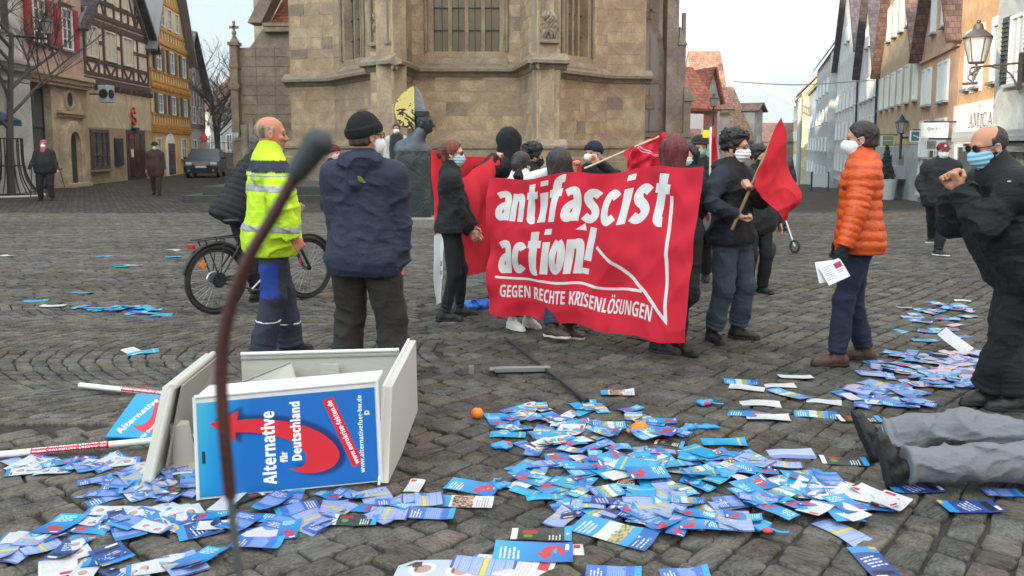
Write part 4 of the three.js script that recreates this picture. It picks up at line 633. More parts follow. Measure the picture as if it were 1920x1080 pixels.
// ---------- parked car ----------
{
  const p = gp(372, 333), t = thing('parked_car', 'dark small family car parked facing the square by the yellow house', 'car', [p.x, 0, p.z - 1.2], 0.22);
  const paint = mat([0.016, 0.019, 0.032], 0.32), gl = mat([0.06, 0.09, 0.13], 0.05), ch = mat([0.5, 0.5, 0.5], 0.25, { metalness: 0.7 }), rub = mat([0.02, 0.02, 0.02], 0.9);
  const side = new THREE.Shape(); [[-2.0, 0.3], [-2.02, 0.85], [-1.9, 0.98], [-1.5, 1.4], [0.1, 1.46], [0.95, 0.98], [1.85, 0.82], [2.03, 0.62], [2.02, 0.3]].forEach(([x, y], i) => (i ? side.lineTo(x, y) : side.moveTo(x, y)));
  const body = new THREE.ExtrudeGeometry(side, { depth: 1.5, bevelEnabled: true, bevelSize: 0.05, bevelThickness: 0.1, bevelSegments: 3 }).translate(0, 0, -0.75).rotateY(-Math.PI / 2); const q = body.attributes.position; for (let i = 0; i < q.count; i++) { const y = q.getY(i); q.setX(i, q.getX(i) * (1 - 0.16 * sstep(0.95, 1.45, y))); } body.computeVertexNormals(); part('body', body, paint, t);
  part('windscreen', slab([V(-0.66, 1.0, 0.97), V(0.66, 1.0, 0.97), V(0.56, 1.42, 0.24), V(-0.56, 1.42, 0.24)], 0.02), gl, t);
  for (const s of [-1, 1]) { part('side_window', slab([V(s * 0.79, 1.02, 0.7), V(s * 0.79, 1.02, -1.5), V(s * 0.71, 1.36, -1.3), V(s * 0.71, 1.4, 0.05)], 0.02 * s), gl, t); part('headlight', rbox(0.34, 0.17, 0.3, 0.05, s * 0.6, 0.72, 1.88), mat([0.6, 0.62, 0.64], 0.1), t); part('wing_mirror', rbox(0.2, 0.13, 0.12, 0.04, s * 0.95, 1.02, 0.65), paint, t);
    for (const z of [1.28, -1.28]) { const w = part('wheel', new THREE.TorusGeometry(0.24, 0.09, 10, 24).rotateY(Math.PI / 2).translate(s * 0.76, 0.32, z), rub, t); part('rim', new THREE.CylinderGeometry(0.2, 0.2, 0.14, 16).rotateZ(Math.PI / 2).translate(s * 0.78, 0.32, z), ch, w); } part('fog_lamp', new THREE.CylinderGeometry(0.06, 0.06, 0.04, 12).rotateX(Math.PI / 2).translate(s * 0.6, 0.4, 2.09), ch, t); }
  part('grille', [bx(0.9, 0.06, 0.05, 0, 0.74, 2.06), bx(0.7, 0.05, 0.05, 0, 0.66, 2.09)], ch, t); part('bumper_intake', bx(1.1, 0.16, 0.06, 0, 0.36, 2.07), rub, t); part('number_plate', bx(0.52, 0.11, 0.02, 0, 0.53, 2.115), M.whiteFrame, t);
}
{ const p = at(384, 300, 52), t = thing('market_decoration', 'blurred red and white banner decoration on a post beside the parked car', 'banner', [p.x, 0, p.z]); const rd = mat([0.42, 0.05, 0.045], 0.8);
  part('post', rod(V(0, 0, 0), V(0, 2.6, 0), 0.05), M.iron, t); part('banner', [bx(0.9, 0.9, 0.08, 0.2, 0.5, 0)], rd, t); part('banner', new THREE.SphereGeometry(0.3, 12, 8).scale(1, 1.2, 0.4).translate(0, 1.7, 0), mat([0.5, 0.4, 0.38], 0.8), t); part('banner', new THREE.ConeGeometry(0.3, 0.6, 12).translate(0, 2.3, 0), rd, t); }
// ---------- lamps, signs and small street things ----------
function lantern(t, S, m, glassM) { const s = S; part('lantern_glass', new THREE.CylinderGeometry(0.3 * s, 0.17 * s, 0.55 * s, 6, 1).translate(0, 0.3 * s, 0), glassM, t); const bars = []; for (let i = 0; i < 6; i++) { const a = i / 6 * 6.283; bars.push(rod(V(Math.sin(a) * 0.175 * s, 0.02 * s, Math.cos(a) * 0.175 * s), V(Math.sin(a) * 0.305 * s, 0.58 * s, Math.cos(a) * 0.305 * s), 0.013 * s, 0.013 * s, 5)); } part('lantern_frame', [...bars, new THREE.TorusGeometry(0.3 * s, 0.02 * s, 6, 24).rotateX(Math.PI / 2).translate(0, 0.575 * s, 0), new THREE.CylinderGeometry(0.18 * s, 0.15 * s, 0.05 * s, 6)], m, t); part('lantern_hood', [new THREE.CylinderGeometry(0.12 * s, 0.33 * s, 0.18 * s, 6).translate(0, 0.67 * s, 0), new THREE.CylinderGeometry(0.09 * s, 0.12 * s, 0.12 * s, 6).translate(0, 0.82 * s, 0), new THREE.SphereGeometry(0.05 * s, 8, 6).translate(0, 0.93 * s, 0)], m, t); }
{
  const gl = new THREE.MeshPhysicalMaterial({ color: col(0.8, 0.8, 0.78), roughness: 0.4, transmission: 0.7, thickness: 0 }), br = mat([0.1, 0.085, 0.075], 0.5, { metalness: 0.4 });
  const p = at(1831, 118, 21), t = thing('wall_lantern', 'hexagonal street lantern on a scrolled bracket in front of the orange house', 'street lamp', p);
  lantern(t, 1.05, br, gl); part('bracket', [tube([V(0, -0.1, 0), V(0.4, -0.06, 0.0), V(1.05, 0.0, 0)], 0.03, 20, 6), tube([V(0.3, -0.08, 0), V(0.75, -0.2, 0), V(0.95, -0.42, 0), V(1.0, -0.6, 0)], 0.022, 20, 6), bx(0.06, 0.9, 0.1, 1.07, -0.65, 0)], br, t);
  part('scrollwork', [new THREE.TorusGeometry(0.1, 0.025, 6, 16).translate(-0.05, -0.2, 0), new THREE.TorusGeometry(0.08, 0.02, 6, 16).translate(-0.1, -0.35, 0), rod(V(0, 0, 0), V(-0.08, -0.5, 0), 0.03), rod(V(-0.3, -0.5, 0), V(0.05, -0.48, 0), 0.035), rod(V(-0.15, -0.28, 0.0), V(0.1, -0.12, 0), 0.03)], br, t);
  const lampSpots = [[1690, 250, 40, 'wall_lantern', 'dark lantern hanging above the grey doorway of the ochre house'], [1338, 200, 56, 'wall_lantern', 'distant dark lantern before the narrow white gable']];
  for (const [px, py, d, n, l] of lampSpots) { const o = at(px, py, d), q = thing(n, l, 'street lamp', o); lantern(q, 0.9, M.iron, gl); part('bracket', [rod(V(0, 0.2, 0), V(0, -1.2, 0), 0.06), rod(V(0, -0.2, 0), V(1.4, -0.2, 0), 0.05)], M.iron, q); }
  const o = at(90, 64, 29), q = thing('wall_lantern', 'dark ornate lantern hanging in front of the red shuttered windows', 'street lamp', o); lantern(q, 0.68, M.iron, gl); part('bracket', [rod(V(0, 0, 0), V(0.05, -0.55, 0), 0.05), rod(V(-0.15, -0.3, 0), V(0.3, -0.5, 0), 0.05), rod(V(0, -0.15, 0), V(-1.4, -0.05, 0), 0.035)], M.iron, q);
}
{
  const sg = (px0, py0, px1, py1, d, draw, name, label, cw = 256, chh = 128) => { const a = at(px0, py1, d), b = at(px1, py0, d), w = b.x - a.x, h = b.y - a.y, t = thing(name, label, 'sign', [(a.x + b.x) / 2, a.y, -d], -0.15); part('board', bx(w, h, 0.12), M.whiteFrame, t); part('face', new THREE.PlaneGeometry(w - 0.06, h - 0.06).translate(0, h / 2, 0.064), mat([0.9, 0.9, 0.9], 0.6, { map: canvasTex(cw, chh, draw) }), t); part('bracket', rod(V(-w / 2 + 0.1, h + 0.03, 0), V(w / 2 + 0.9, h + 0.03, -0.1), 0.03), M.iron, t); return t; };
  sg(1727, 230, 1776, 258, 30, (c, w, h) => { c.fillStyle = '#e8e6e2'; c.fillRect(0, 0, w, h); c.fillStyle = '#34333a'; c.font = 'bold 44px serif'; c.save(); c.translate(52, 66); c.scale(0.95, 1); c.fillText('Qu', 0, 0); c.fillText('cky', 62, -4); c.restore(); c.font = 'bold 22px sans-serif'; c.fillText('K A F F E E', 112, 96); }, 'shop_sign', 'white hanging shop sign with dark script lettering above the red capped man');
  sg(1706, 245, 1724, 266, 33, (c, w, h) => { c.fillStyle = '#3f6a70'; c.fillRect(0, 0, w, h); c.strokeStyle = '#cfd8d8'; c.lineWidth = 12; c.beginPath(); c.moveTo(30, 50); c.lineTo(120, 80); c.lineTo(220, 110); c.stroke(); }, 'shop_sign', 'teal hanging sign with a pale diagonal bird emblem', 128, 128);
  for (const [x0, x1, d, l] of [[1635, 1651, 44, 'left of the pair of olive boards on the ochre shopfront'], [1653, 1676, 43, 'right of the pair of olive boards on the ochre shopfront']]) sg(x0, 254, x1, 275, d, (c, w, h) => { c.fillStyle = '#7c8a66'; c.fillRect(0, 0, w, h); c.fillStyle = '#b8bfa8'; c.fillRect(20, 50, 200, 14); }, 'shop_sign', l);
  sg(1735, 262, 1756, 282, 31, (c, w, h) => { c.fillStyle = '#8a8a86'; c.fillRect(0, 0, w, h); c.fillStyle = '#44444a'; for (let i = 0; i < 6; i++) c.fillRect(20 + i * 36, 20 + (i % 3) * 12, 18, 70); }, 'shop_sign', 'small grey iron guild sign hanging below the white shop sign');
  const p = at(1660, 362, 40), t = thing('planter', 'white round planter with a small conifer beside the shop door', 'planter', [p.x, slope(p.x, -40), -40]); part('pot', new THREE.CylinderGeometry(0.5, 0.4, 0.95, 16).translate(0, 0.475, 0), mat([0.6, 0.6, 0.58], 0.7), t);
  const lv = [], r = rng(8); for (let i = 0; i < 500; i++) { const y = r(), a = r() * 6.28, q = (1 - y) * 0.42 * Math.sqrt(r()); lv.push(new THREE.ConeGeometry(0.05, 0.2, 3).rotateZ(rr(-1, 1, r)).rotateX(rr(-1, 1, r)).translate(Math.cos(a) * q, 1.0 + y * 1.5, Math.sin(a) * q)); } part('foliage', lv, mat([0.03, 0.045, 0.03], 0.9), t).userData.kind = 'stuff';
  const s = at(1537, 348, 62), b = thing('pavement_board', 'white folding board and railing standing far down the side street', 'board', [s.x, slope(s.x, -62), -62]); part('panel', bx(1.1, 1.0, 0.1, 0, 0.3), mat([0.6, 0.6, 0.6], 0.7), b); part('leg', [bx(0.1, 1.4, 0.1, -0.6, 0), bx(0.1, 1.4, 0.1, 0.6, 0)], M.iron, b);
  const c = thing('overhead_cable', 'thin cable strung across the side street', 'cable', at(1375, 153, 62)); const e = at(1640, 150, 50).sub(c.position); part('cable', tube([V(0, 0, 0), e.clone().multiplyScalar(0.5).add(V(0, -0.25, 0)), e], 0.035, 30, 5), M.greywood, c);
  const j0 = at(1428, 152, 105), j1 = at(1492, 184, 105), k = thing('crane_jib', 'pale lattice crane jib slanting over the side street rooftops', 'crane', j0); const jd = j1.clone().sub(j0); const js = [rod(V(0, 0, 0), jd, 0.12), rod(V(0, -0.9, 0), jd.clone().add(V(0, -0.9, 0)), 0.1)]; for (let i = 0; i < 12; i++) js.push(rod(jd.clone().multiplyScalar(i / 12), jd.clone().multiplyScalar((i + 1) / 12).add(V(0, -0.9, 0)), 0.06)); part('lattice', js, mat([0.5, 0.46, 0.42], 0.8), k); part('mast', rod(jd.clone().add(V(0.6, 0, 0)), jd.clone().add(V(0.6, -22, 0)), 0.3), mat([0.3, 0.3, 0.3], 0.8), k);
  // bill boards by the church's right corner
  const pb = at(1305, 262, 34), n = thing('poster_stand', 'stand with blue and white posters right of the church corner', 'notice board', [pb.x, slope(pb.x, -34), -34]); part('frame', [bx(0.06, 2.6, 0.06, -0.75, 0), bx(0.06, 2.6, 0.06, 0.75, 0)], M.iron, n);
  part('poster', new THREE.BoxGeometry(0.7, 0.95, 0.03).translate(-0.36, 1.9, 0), mat([0.9, 0.9, 0.9], 0.6, { map: canvasTex(128, 128, (c2) => { c2.fillStyle = '#d8dde4'; c2.fillRect(0, 0, 128, 128); c2.fillStyle = '#3a4a6a'; c2.fillRect(14, 12, 28, 90); c2.fillRect(60, 30, 50, 60); }) }), n); part('poster', new THREE.BoxGeometry(0.66, 0.85, 0.03).translate(0.36, 1.9, 0), mat([0.35, 0.4, 0.5], 0.6), n);
}
// ---------- people ----------
const A3 = (v) => [v.x, v.y, v.z];
function ik(a, t, l1, l2, pole) {       // middle joint of a two-bone limb
  const d = t.clone().sub(a); let L = d.length(); const mx = (l1 + l2) * 0.998; if (L > mx) { d.multiplyScalar(mx / L); L = mx; t.copy(a).add(d); }
  const x = (l1 * l1 - l2 * l2 + L * L) / (2 * L), h = Math.sqrt(Math.max(0, l1 * l1 - x * x)), u = d.clone().normalize(), p = pole.clone().addScaledVector(u, -pole.dot(u)).normalize();
  return a.clone().addScaledVector(u, x).addScaledVector(p, h);
}
const ridge = (a) => { a = 1 - Math.abs(a); return a * a * a; };
const wrinkle = (amp, f = 9) => (t, x, y, z) => amp * 0.7 * vn(x * f * 0.8, y * f + 3, z * f * 0.8) + amp * 1.15 * (ridge(vn(x * f * 0.75 + y * 2.2 + 7, y * f * 1.35 - (x + z) * 3, z * f * 0.75)) - 0.4) + amp * 0.5 * (ridge(vn(x * f * 1.9 - y * 5, y * f * 2.4 + z * 6, z * f * 1.9 + 9)) - 0.4);
const skinM = {}; const clothM = {};
const skin = (c) => (skinM[c] ||= mat(c, 0.6, { vertexColors: false }));
const cloth = (c, r = 0.9, o) => (clothM[c + r + (o ? JSON.stringify(o) : '')] ||= mat(c, r, { bumpMap: T.bump, bumpScale: 0.005, ...(o || {}) }));
function person(name, label, o, group) {
  const S = (o.h || 1.75) / 1.75, s = (v) => v * S, W = o.w || 1, D = o.pos ? Math.hypot(o.pos[0], o.pos[2]) : 8, near = D < 9.6, far = D > 15;
  const hc = o.cell || (near ? 0.0115 : far ? 0.034 : 0.02), hh = near ? 0.0068 : far ? 0.017 : 0.01, hn = near ? 0.0058 : far ? 0.014 : 0.009;
  const root = thing(name, label, 'person', o.pos || [0, 0, 0], o.yaw || 0, group);
  const inner = root; root.updateMatrixWorld(true);
  const loc = (v) => root.worldToLocal(v.clone()).divideScalar(S);
  for (const k of ['L', 'R']) if (o[k]?.px) o[k].at = A3(loc(at(...o[k].px)));
  for (const k of ['fL', 'fR']) if (o[k]?.px) { const v = loc(gp(...o[k].px)); o[k].at = [v.x, 0.085 + (o[k].lift || 0), v.z]; }
  // skeleton
  const P = V(...(o.hip || [0, 0.92, 0])).multiplyScalar(S), q = new THREE.Quaternion().setFromEuler(new THREE.Euler(o.lean || 0, 0, o.side || 0)); if (o.spine) q.copy(new THREE.Quaternion().setFromEuler(new THREE.Euler(...o.spine)));
  const tw = new THREE.Quaternion().setFromEuler(new THREE.Euler(0, o.twist || 0, 0)), up = (x, y, z, t) => { const v = V(x, y, z).multiplyScalar(S); if (t) v.applyQuaternion(tw); return v.applyQuaternion(q).add(P); };
  const sw = (o.sw || 0.185) * Math.sqrt(W), N = up(0, 0.56, -0.005), hr = new THREE.Quaternion().setFromEuler(new THREE.Euler(o.head?.[1] || 0, o.head?.[0] || 0, o.head?.[2] || 0, 'YXZ'));
  const H = N.clone().add(V(0, 0.155, 0.02).multiplyScalar(S).applyQuaternion(hr.clone().slerp(q, 0.35))), hm = new THREE.Matrix4().compose(H, hr, V(S, S, S).multiplyScalar(1.05));
  const Q = o.spine ? q : null; if (Q) hm.compose(H.copy(N).add(V(0, 0.155, 0.02).multiplyScalar(S).applyQuaternion(q)), q.clone().multiply(hr), V(S, S, S).multiplyScalar(1.05));
  const arms = [], legs = [];
  for (const k of [1, -1]) {
    const h = (k > 0 ? o.L : o.R) || {}, sh = up(k * sw * 0.97, 0.475, 0, true), T = h.at ? V(...h.at).multiplyScalar(S) : up(k * (sw + 0.1), -0.08, 0.06, true);
    const pole = h.pole ? V(...h.pole) : V(k * 0.8, -0.2, -1), e = ik(sh, T, s(0.29), s(0.255), pole);
    arms.push({ k, sh, e, w: T, h });
  }
  for (const k of [1, -1]) {
    const f = (k > 0 ? o.fL : o.fR) || {}, hp = P.clone().add(V(k * s(0.092) * W, s(-0.03), 0)), ft = f.at || [k * 0.11, 0.085, 0], T = V(...ft).multiplyScalar(S), kn = ik(hp, T, s(0.418), s(0.4), f.pole ? V(...f.pole) : V(k * 0.12, 0, 1));
    legs.push({ k, hp, kn, an: T, yaw: f.yaw ?? k * 0.2, pitch: f.pitch || 0, f });
  }
  const bx_ = (list, m) => { const lo = [9, 9, 9], hi = [-9, -9, -9]; for (const b of list) for (const [p, r] of [[b.a, b.ra], [b.b, b.rb]]) for (let i = 0; i < 3; i++) { lo[i] = Math.min(lo[i], p[i] - r - m); hi[i] = Math.max(hi[i], p[i] + r + m); } return [lo, hi]; };
  const by = (o.belly || 0);
  const torso = (g, k = 0.09, fold) => [cap(A3(up(-0.058 * W, 0.4, 0.005, true)), A3(up(0.058 * W, 0.4, 0.005, true)), s(0.1 * Math.sqrt(W)) + g, s(0.1 * Math.sqrt(W)) + g, k, 0, fold), cap(A3(up(-0.054 * W, 0.2, 0.008 + by * 0.5)), A3(up(0.054 * W, 0.2, 0.008 + by * 0.5)), s(0.098 * W + by * 0.6) + g, s(0.098 * W + by * 0.6) + g, 0.12, 0, fold), cap(A3(up(-0.072 * W, 0.02, 0)), A3(up(0.072 * W, 0.02, 0)), s(0.11 * Math.sqrt(W) + by * 0.3) + g, s(0.11 * Math.sqrt(W) + by * 0.3) + g, 0.12, 0, fold), cap(A3(up(-sw * 0.95, 0.475, 0, true)), A3(up(0, 0.53, -0.005, true)), s(0.05) + g * 0.8, s(0.062) + g, 0.06), cap(A3(up(0, 0.53, -0.005, true)), A3(up(sw * 0.95, 0.475, 0, true)), s(0.062) + g, s(0.05) + g * 0.8, 0.06)];
  // ---- body: trunk and limbs on a coarse grid, head and hands finer, one mesh
  const geos = [], bb = [...torso(-0.012)]; bb.push(cap(A3(N.clone().add(V(0, -0.03, 0))), A3(H.clone().add(V(0, s(-0.05), s(-0.015)).applyQuaternion(Q || hr))), s(0.062), s(0.055), 0.04));
  for (const a of arms) bb.push(cap(A3(a.sh), A3(a.e), s(0.046), s(0.036), 0.04), cap(A3(a.e), A3(a.w), s(0.037), s(0.026), 0.015));
  for (const l of legs) bb.push(cap(A3(l.hp), A3(l.kn), s(0.075), s(0.05), 0.04), cap(A3(l.kn), A3(l.an), s(0.048), s(0.034), 0.02));
  { const [lo, hi] = bx_(bb, 0.03); geos.push(nets(sdf(bb), lo, hi, near ? 0.02 : 0.028)); }
  // head in its own frame
  const nb = N.clone().applyMatrix4(hm.clone().invert()), chin = o.chin || 0;
  const base = (x, y, z) => smin(ell(x, y - 0.035, z + 0.012, 0.074, 0.085, 0.095), ell(x, y + 0.045 + chin, z - 0.022, 0.056, 0.075, 0.062), 0.04);
  const headF = (x, y, z) => {
    const ax = Math.abs(x); let d = base(x, y, z);
    d = smin(d, capd(ax, y, z, [0, 0.03, 0.08], [0.036, 0.026, 0.073], 0.012, 0.011), 0.02); d = smin(d, capd(ax, y, z, [0, 0.012, 0.084], [0, -0.026, 0.107], 0.009, 0.0135), 0.014); d = smin(d, ell(ax - 0.013, y + 0.03, z - 0.093, 0.01, 0.008, 0.012), 0.008);
    d = smax(d, -(Math.hypot(ax - 0.032, (y - 0.006) * 1.3, z - 0.096) - 0.015), 0.012); d = smin(d, ell(ax - 0.038, y + 0.022, z - 0.066, 0.024, 0.016, 0.016), 0.02);
    d = smin(d, capd(ax, y, z, [0, -0.052, 0.088], [0.018, -0.055, 0.08], 0.007, 0.004), 0.008); d = smin(d, capd(ax, y, z, [0, -0.065, 0.086], [0.015, -0.063, 0.079], 0.0075, 0.005), 0.007); d = smin(d, ell(x, y + 0.1, z - 0.062, 0.022, 0.02, 0.02), 0.025);
    d = smin(d, ell(ax - 0.077, y + 0.004, z + 0.008, 0.009, 0.031, 0.019), 0.008); d = smax(d, -ell(ax - 0.085, y + 0.002, z + 0.004, 0.006, 0.018, 0.01), 0.006);
    return smin(d, capd(x, y, z, [0, -0.06, -0.02], [nb.x, nb.y + 0.02, nb.z], 0.054, 0.058), 0.03);
  };
  geos.push(nets(headF, [-0.1, -0.17, -0.12], [0.1, 0.135, 0.135], hh).applyMatrix4(hm));
  // hands
  for (const a of arms) {
    const h = a.h; if (h.pose === 'none') continue; const d = h.dir ? V(...h.dir).normalize() : a.w.clone().sub(a.e).normalize(); let n = V(...(h.palm || [-a.k, 0, 0.1])); n.addScaledVector(d, -n.dot(d)).normalize(); const t = (a.k > 0 ? n.clone().cross(d) : d.clone().cross(n)).normalize(), c = h.pose === 'grip' ? [0.95, 1.25, 0.9] : h.pose === 'fist' ? [1.3, 1.4, 1.0] : [0.28, 0.35, 0.25], bl = [], w = a.w, pt = (x, y, z) => w.clone().addScaledVector(d, s(x)).addScaledVector(t, s(y)).addScaledVector(n, s(z));
    bl.push(cap(A3(pt(-0.03, 0, 0)), A3(pt(0.02, 0, 0)), s(0.026), s(0.026), 0.02));
    for (const y of [0.027, 0.009, -0.01, -0.028]) bl.push(cap(A3(pt(0.02, y * 0.6, 0)), A3(pt(0.085, y, 0)), s(0.015), s(0.0125), 0.012));
    [[0.028, 0.07], [0.0095, 0.078], [-0.0095, 0.073], [-0.028, 0.058]].forEach(([y, Ln], i) => { let p = pt(0.088, y, 0), an = 0; [0.44, 0.31, 0.25].forEach((f, j) => { an += c[j] + (h.pose ? 0 : i * 0.05); const e = p.clone().addScaledVector(d, s(Ln * f) * Math.cos(an)).addScaledVector(n, s(Ln * f) * Math.sin(an)).addScaledVector(t, s(y * 0.06)); bl.push(cap(A3(p), A3(e), s(0.0095 - j * 0.0008), s(0.0088 - j * 0.001), 0.005)); p = e; }); });
    const g1 = h.pose ? 0.9 : 0.3; let p0 = pt(0.025, 0.022, 0.006), p1 = pt(0.055, 0.048 - g1 * 0.012, 0.012 + g1 * 0.022), p2 = pt(0.085, 0.05 - g1 * 0.028, 0.016 + g1 * 0.034); bl.push(cap(A3(p0), A3(p1), s(0.014), s(0.0115), 0.012), cap(A3(p1), A3(p2), s(0.011), s(0.0085), 0.006));
    const hand = nets(sdf(bl), ...bx_(bl, 0.012), hn); if (h.glove) part('glove', nets(((f) => (x, y, z) => f(x, y, z) - 0.005)(sdf(bl)), ...bx_(bl, 0.02), hn), cloth(h.glove), inner); else geos.push(hand); a.bl = bl;
  }
  part('body', geos, skin(o.skin || '#b98268'), inner);
  if (!far) for (const k of [-1, 1]) part('eye', new THREE.SphereGeometry(0.0115, 10, 8).translate(k * 0.032, 0.006, 0.0805).applyMatrix4(hm), mat([0.1, 0.08, 0.07], 0.2), inner);
  // ---- clothes
  const J = o.top;
  let jf = null;
  if (J) {
    const g = J.g ?? 0.03, fold = J.puff ? null : wrinkle((J.fold ?? 0.012) * (far ? 0.6 : 1)), list = torso(g, 0.09, fold), sl = J.sleeve ?? 0.012;
    for (const a of arms) { const pf = (len, amp) => (J.puff ? (t) => amp * Math.abs(Math.sin(t * len * Math.PI)) : fold); const wr = a.e.clone().lerp(a.w, 0.94); list.push(cap(A3(a.sh), A3(a.sh.clone().lerp(a.e, 0.22)), s(0.054) + sl + g * 0.2, s(0.056) + sl + g * 0.2, 0.06), cap(A3(a.sh.clone().lerp(a.e, 0.1)), A3(a.e), s(0.056) + sl + g * 0.2, s(0.05) + sl, 0.012, 0, J.puff ? pf(5.5, 0.006) : fold), cap(A3(a.e), A3(wr), s(0.05) + sl, s(0.036) + sl * 0.9, 0.014, 0.015, J.puff ? pf(5, 0.0055) : fold)); }
    if (J.long) for (const l of legs) list.push(cap(A3(l.hp.clone().add(V(0, 0.08, 0))), A3(l.hp.clone().lerp(l.kn, J.long)), s(0.11) + g, s(0.105) + g, 0.1, 0, fold)); else list.push(cap(A3(up(-0.075 * W, -0.07, -0.004)), A3(up(0.075 * W, -0.07, -0.004)), s(0.115 * Math.sqrt(W) + by * 0.35) + g, s(0.115 * Math.sqrt(W) + by * 0.35) + g, 0.1, 0, fold));
    const cl = J.collar ?? 0.05; list.push(cap(A3(up(0, 0.525, -0.01)), A3(up(0, 0.56, 0.002).add(V(0, s(cl), s(0.004) + (o.lean || 0) * 0.05))), s(0.086), s(0.072 + (J.collarW || 0)), 0.03));
    if (J.hood) list.push(cap(A3(up(-0.085, 0.56, -0.07)), A3(up(0.085, 0.56, -0.07)), s(0.062), s(0.062), 0.02, 0, fold), cap(A3(up(0, 0.44, -0.135)), A3(up(0, 0.55, -0.105)), s(0.05), s(0.085), 0.015, 0, fold));
    const f0 = sdf(list), hem = P.y + s(J.hem ?? -0.16), inv = q.clone().invert(), pv = V(), pf = J.puff;
    jf = (x, y, z) => { let d = f0(x, y, z); if (pf && d < 0.05 && d > -0.05 && !armsAll.some(([e, w]) => capd(x, y, z, e, w, 0.085, 0.075) < 0.004)) { pv.set(x, y, z).sub(P).applyQuaternion(inv); d -= 0.0085 * (Math.abs(Math.sin(pv.y / s(pf) * Math.PI + 0.25 * vn(x * 6, 1, z * 6))) - 0.4) + 0.004 * vn(x * 25, y * 25, z * 25); } pv.set(x, y, z).sub(P).applyQuaternion(inv); const arm = J.long ? 9 : 0; return smax(d, s(J.hem ?? -0.16) - pv.y - (nearArm(x, y, z) ? 9 : 0), 0.012); };
    const armsAll = arms.flatMap((a) => [[A3(a.sh.clone().lerp(a.e, 0.25)), A3(a.e)], [A3(a.e), A3(a.w)]]), aw = arms.map((a) => [A3(a.e), A3(a.w)]), nearArm = (x, y, z) => aw.some(([e, w]) => capd(x, y, z, e, w, 0.07, 0.06) < 0.012);
    const [lo, hi] = bx_(list, 0.04); const cf = J.colour ? (x, y, z) => { pv.set(x, y, z).sub(P).applyQuaternion(inv).divideScalar(S); return J.colour(pv.x, pv.y, pv.z, x, y, z); } : null;
    part(J.name || 'jacket', nets(jf, lo, hi, hc, cf), J.colour ? cloth('#ffffff', J.rough ?? 0.85, { vertexColors: true }) : cloth(J.c, J.rough ?? 0.85), inner);
    for (const b of o.bands || []) { const reg = b.f; const bf = (x, y, z) => { pv.set(x, y, z).sub(P).applyQuaternion(inv).divideScalar(S); return Math.max(jf(x, y, z) - 0.004, -jf(x, y, z) - 0.012, reg(pv.x, pv.y, pv.z, { x, y, z, arms, S })); }; part(b.name, nets(bf, lo, hi, Math.min(hc, 0.011)), b.m, inner); }
    if (J.zip && near) { const z = []; for (let i = 0; i <= 8; i++) { const y = mix(J.hem ?? -0.16, 0.5, i / 8); let zz = 0.4; for (let k = 0; k < 60 && (() => { const v = up(0, y, zz); return jf(v.x, v.y, v.z) > 0.001; })(); k++) zz -= 0.008; z.push(up(0, y, zz)); } part('zip', tube(z, 0.005, 30, 5), cloth(J.zip), inner); }
  }
  const Tr = o.legs;
  if (Tr) {
    const g = Tr.g ?? 0.018, fold = wrinkle((Tr.fold ?? 0.011) * (far ? 0.5 : 0.8), 7.5), list = [cap(A3(up(-0.07 * W, 0.02, 0)), A3(up(0.07 * W, 0.02, 0)), s(0.108 * Math.sqrt(W) + by * 0.3) + g, s(0.108 * Math.sqrt(W) + by * 0.3) + g, 0.05)];
    const b2 = Tr.bottom ?? 0.055; const fs = legs.map((l) => sdf([...list, cap(A3(l.hp), A3(l.kn), s(0.084 * (0.4 + 0.6 * W)) + g, s(0.06) + g, 0.05, 0, fold), cap(A3(l.kn), A3(l.kn.clone().lerp(l.an, Tr.len ?? 0.97)), s(0.058) + g, s(b2) + g * 0.8, 0.03, 0.006, (t, x, y, z) => fold(t, x, y, z) + (t > 0.72 ? 0.006 * Math.sin(t * 60) * (t - 0.72) * 3 : 0))]));
    const all = [...list, ...legs.flatMap((l) => [cap(A3(l.hp), A3(l.kn), 0.12, 0.1), cap(A3(l.kn), A3(l.an), 0.1, 0.1)])], [lo, hi] = bx_(all, 0.03), tf = (x, y, z) => Math.max(smin(fs[0](x, y, z), fs[1](x, y, z), 0.012), y - P.y - s(0.13) > 0 && !o.spine ? y - P.y - s(0.13) : -9);
    part(Tr.name || 'trousers', nets(tf, lo, hi, hc, Tr.colour), Tr.colour ? cloth('#ffffff', 0.9, { vertexColors: true }) : cloth(Tr.c, Tr.rough ?? 0.9), inner); root.userData.tf = undefined; delete root.userData.tf;
    for (const b of o.legBands || []) { const bf = (x, y, z) => Math.max(tf(x, y, z) - 0.004, -tf(x, y, z) - 0.012, b.f(x / S, y / S, z / S)); part(b.name, nets(bf, lo, hi, 0.011), b.m, inner); }
  }
  if (o.shoes) for (const l of legs) {
    const sh = o.shoes, m = new THREE.Matrix4().makeRotationFromEuler(new THREE.Euler(l.pitch, l.yaw, 0, 'YXZ')).setPosition(l.an); if (l.f.up) m.makeBasis(...l.f.up.map((v) => V(...v))).setPosition(l.an);
    const yb = -0.085, fn = (x, y, z) => { let d = smin(capd(x, y, z, [0, -0.045, -0.045], [0, -0.05, 0.06], 0.042, 0.045), capd(x, y, z, [0, -0.055, 0.06], [0.005, -0.062, 0.15], 0.046, 0.032), 0.03); d = smin(d, capd(x, y, z, [0, -0.04, -0.02], [0, sh.boot ? 0.12 : 0.02, -0.01], 0.046, sh.boot ? 0.058 : 0.045), 0.03); return smax(d, yb - y, 0.008); };
    const sg = nets(fn, [-0.07, -0.1, -0.11], [0.07, sh.boot ? 0.2 : 0.085, 0.2], near ? 0.0085 : far ? 0.02 : 0.013); const so = part(sh.boot ? 'boot' : 'shoe', sg.scale(S, S, S).applyMatrix4(m), cloth(sh.c, sh.rough ?? 0.55), inner);
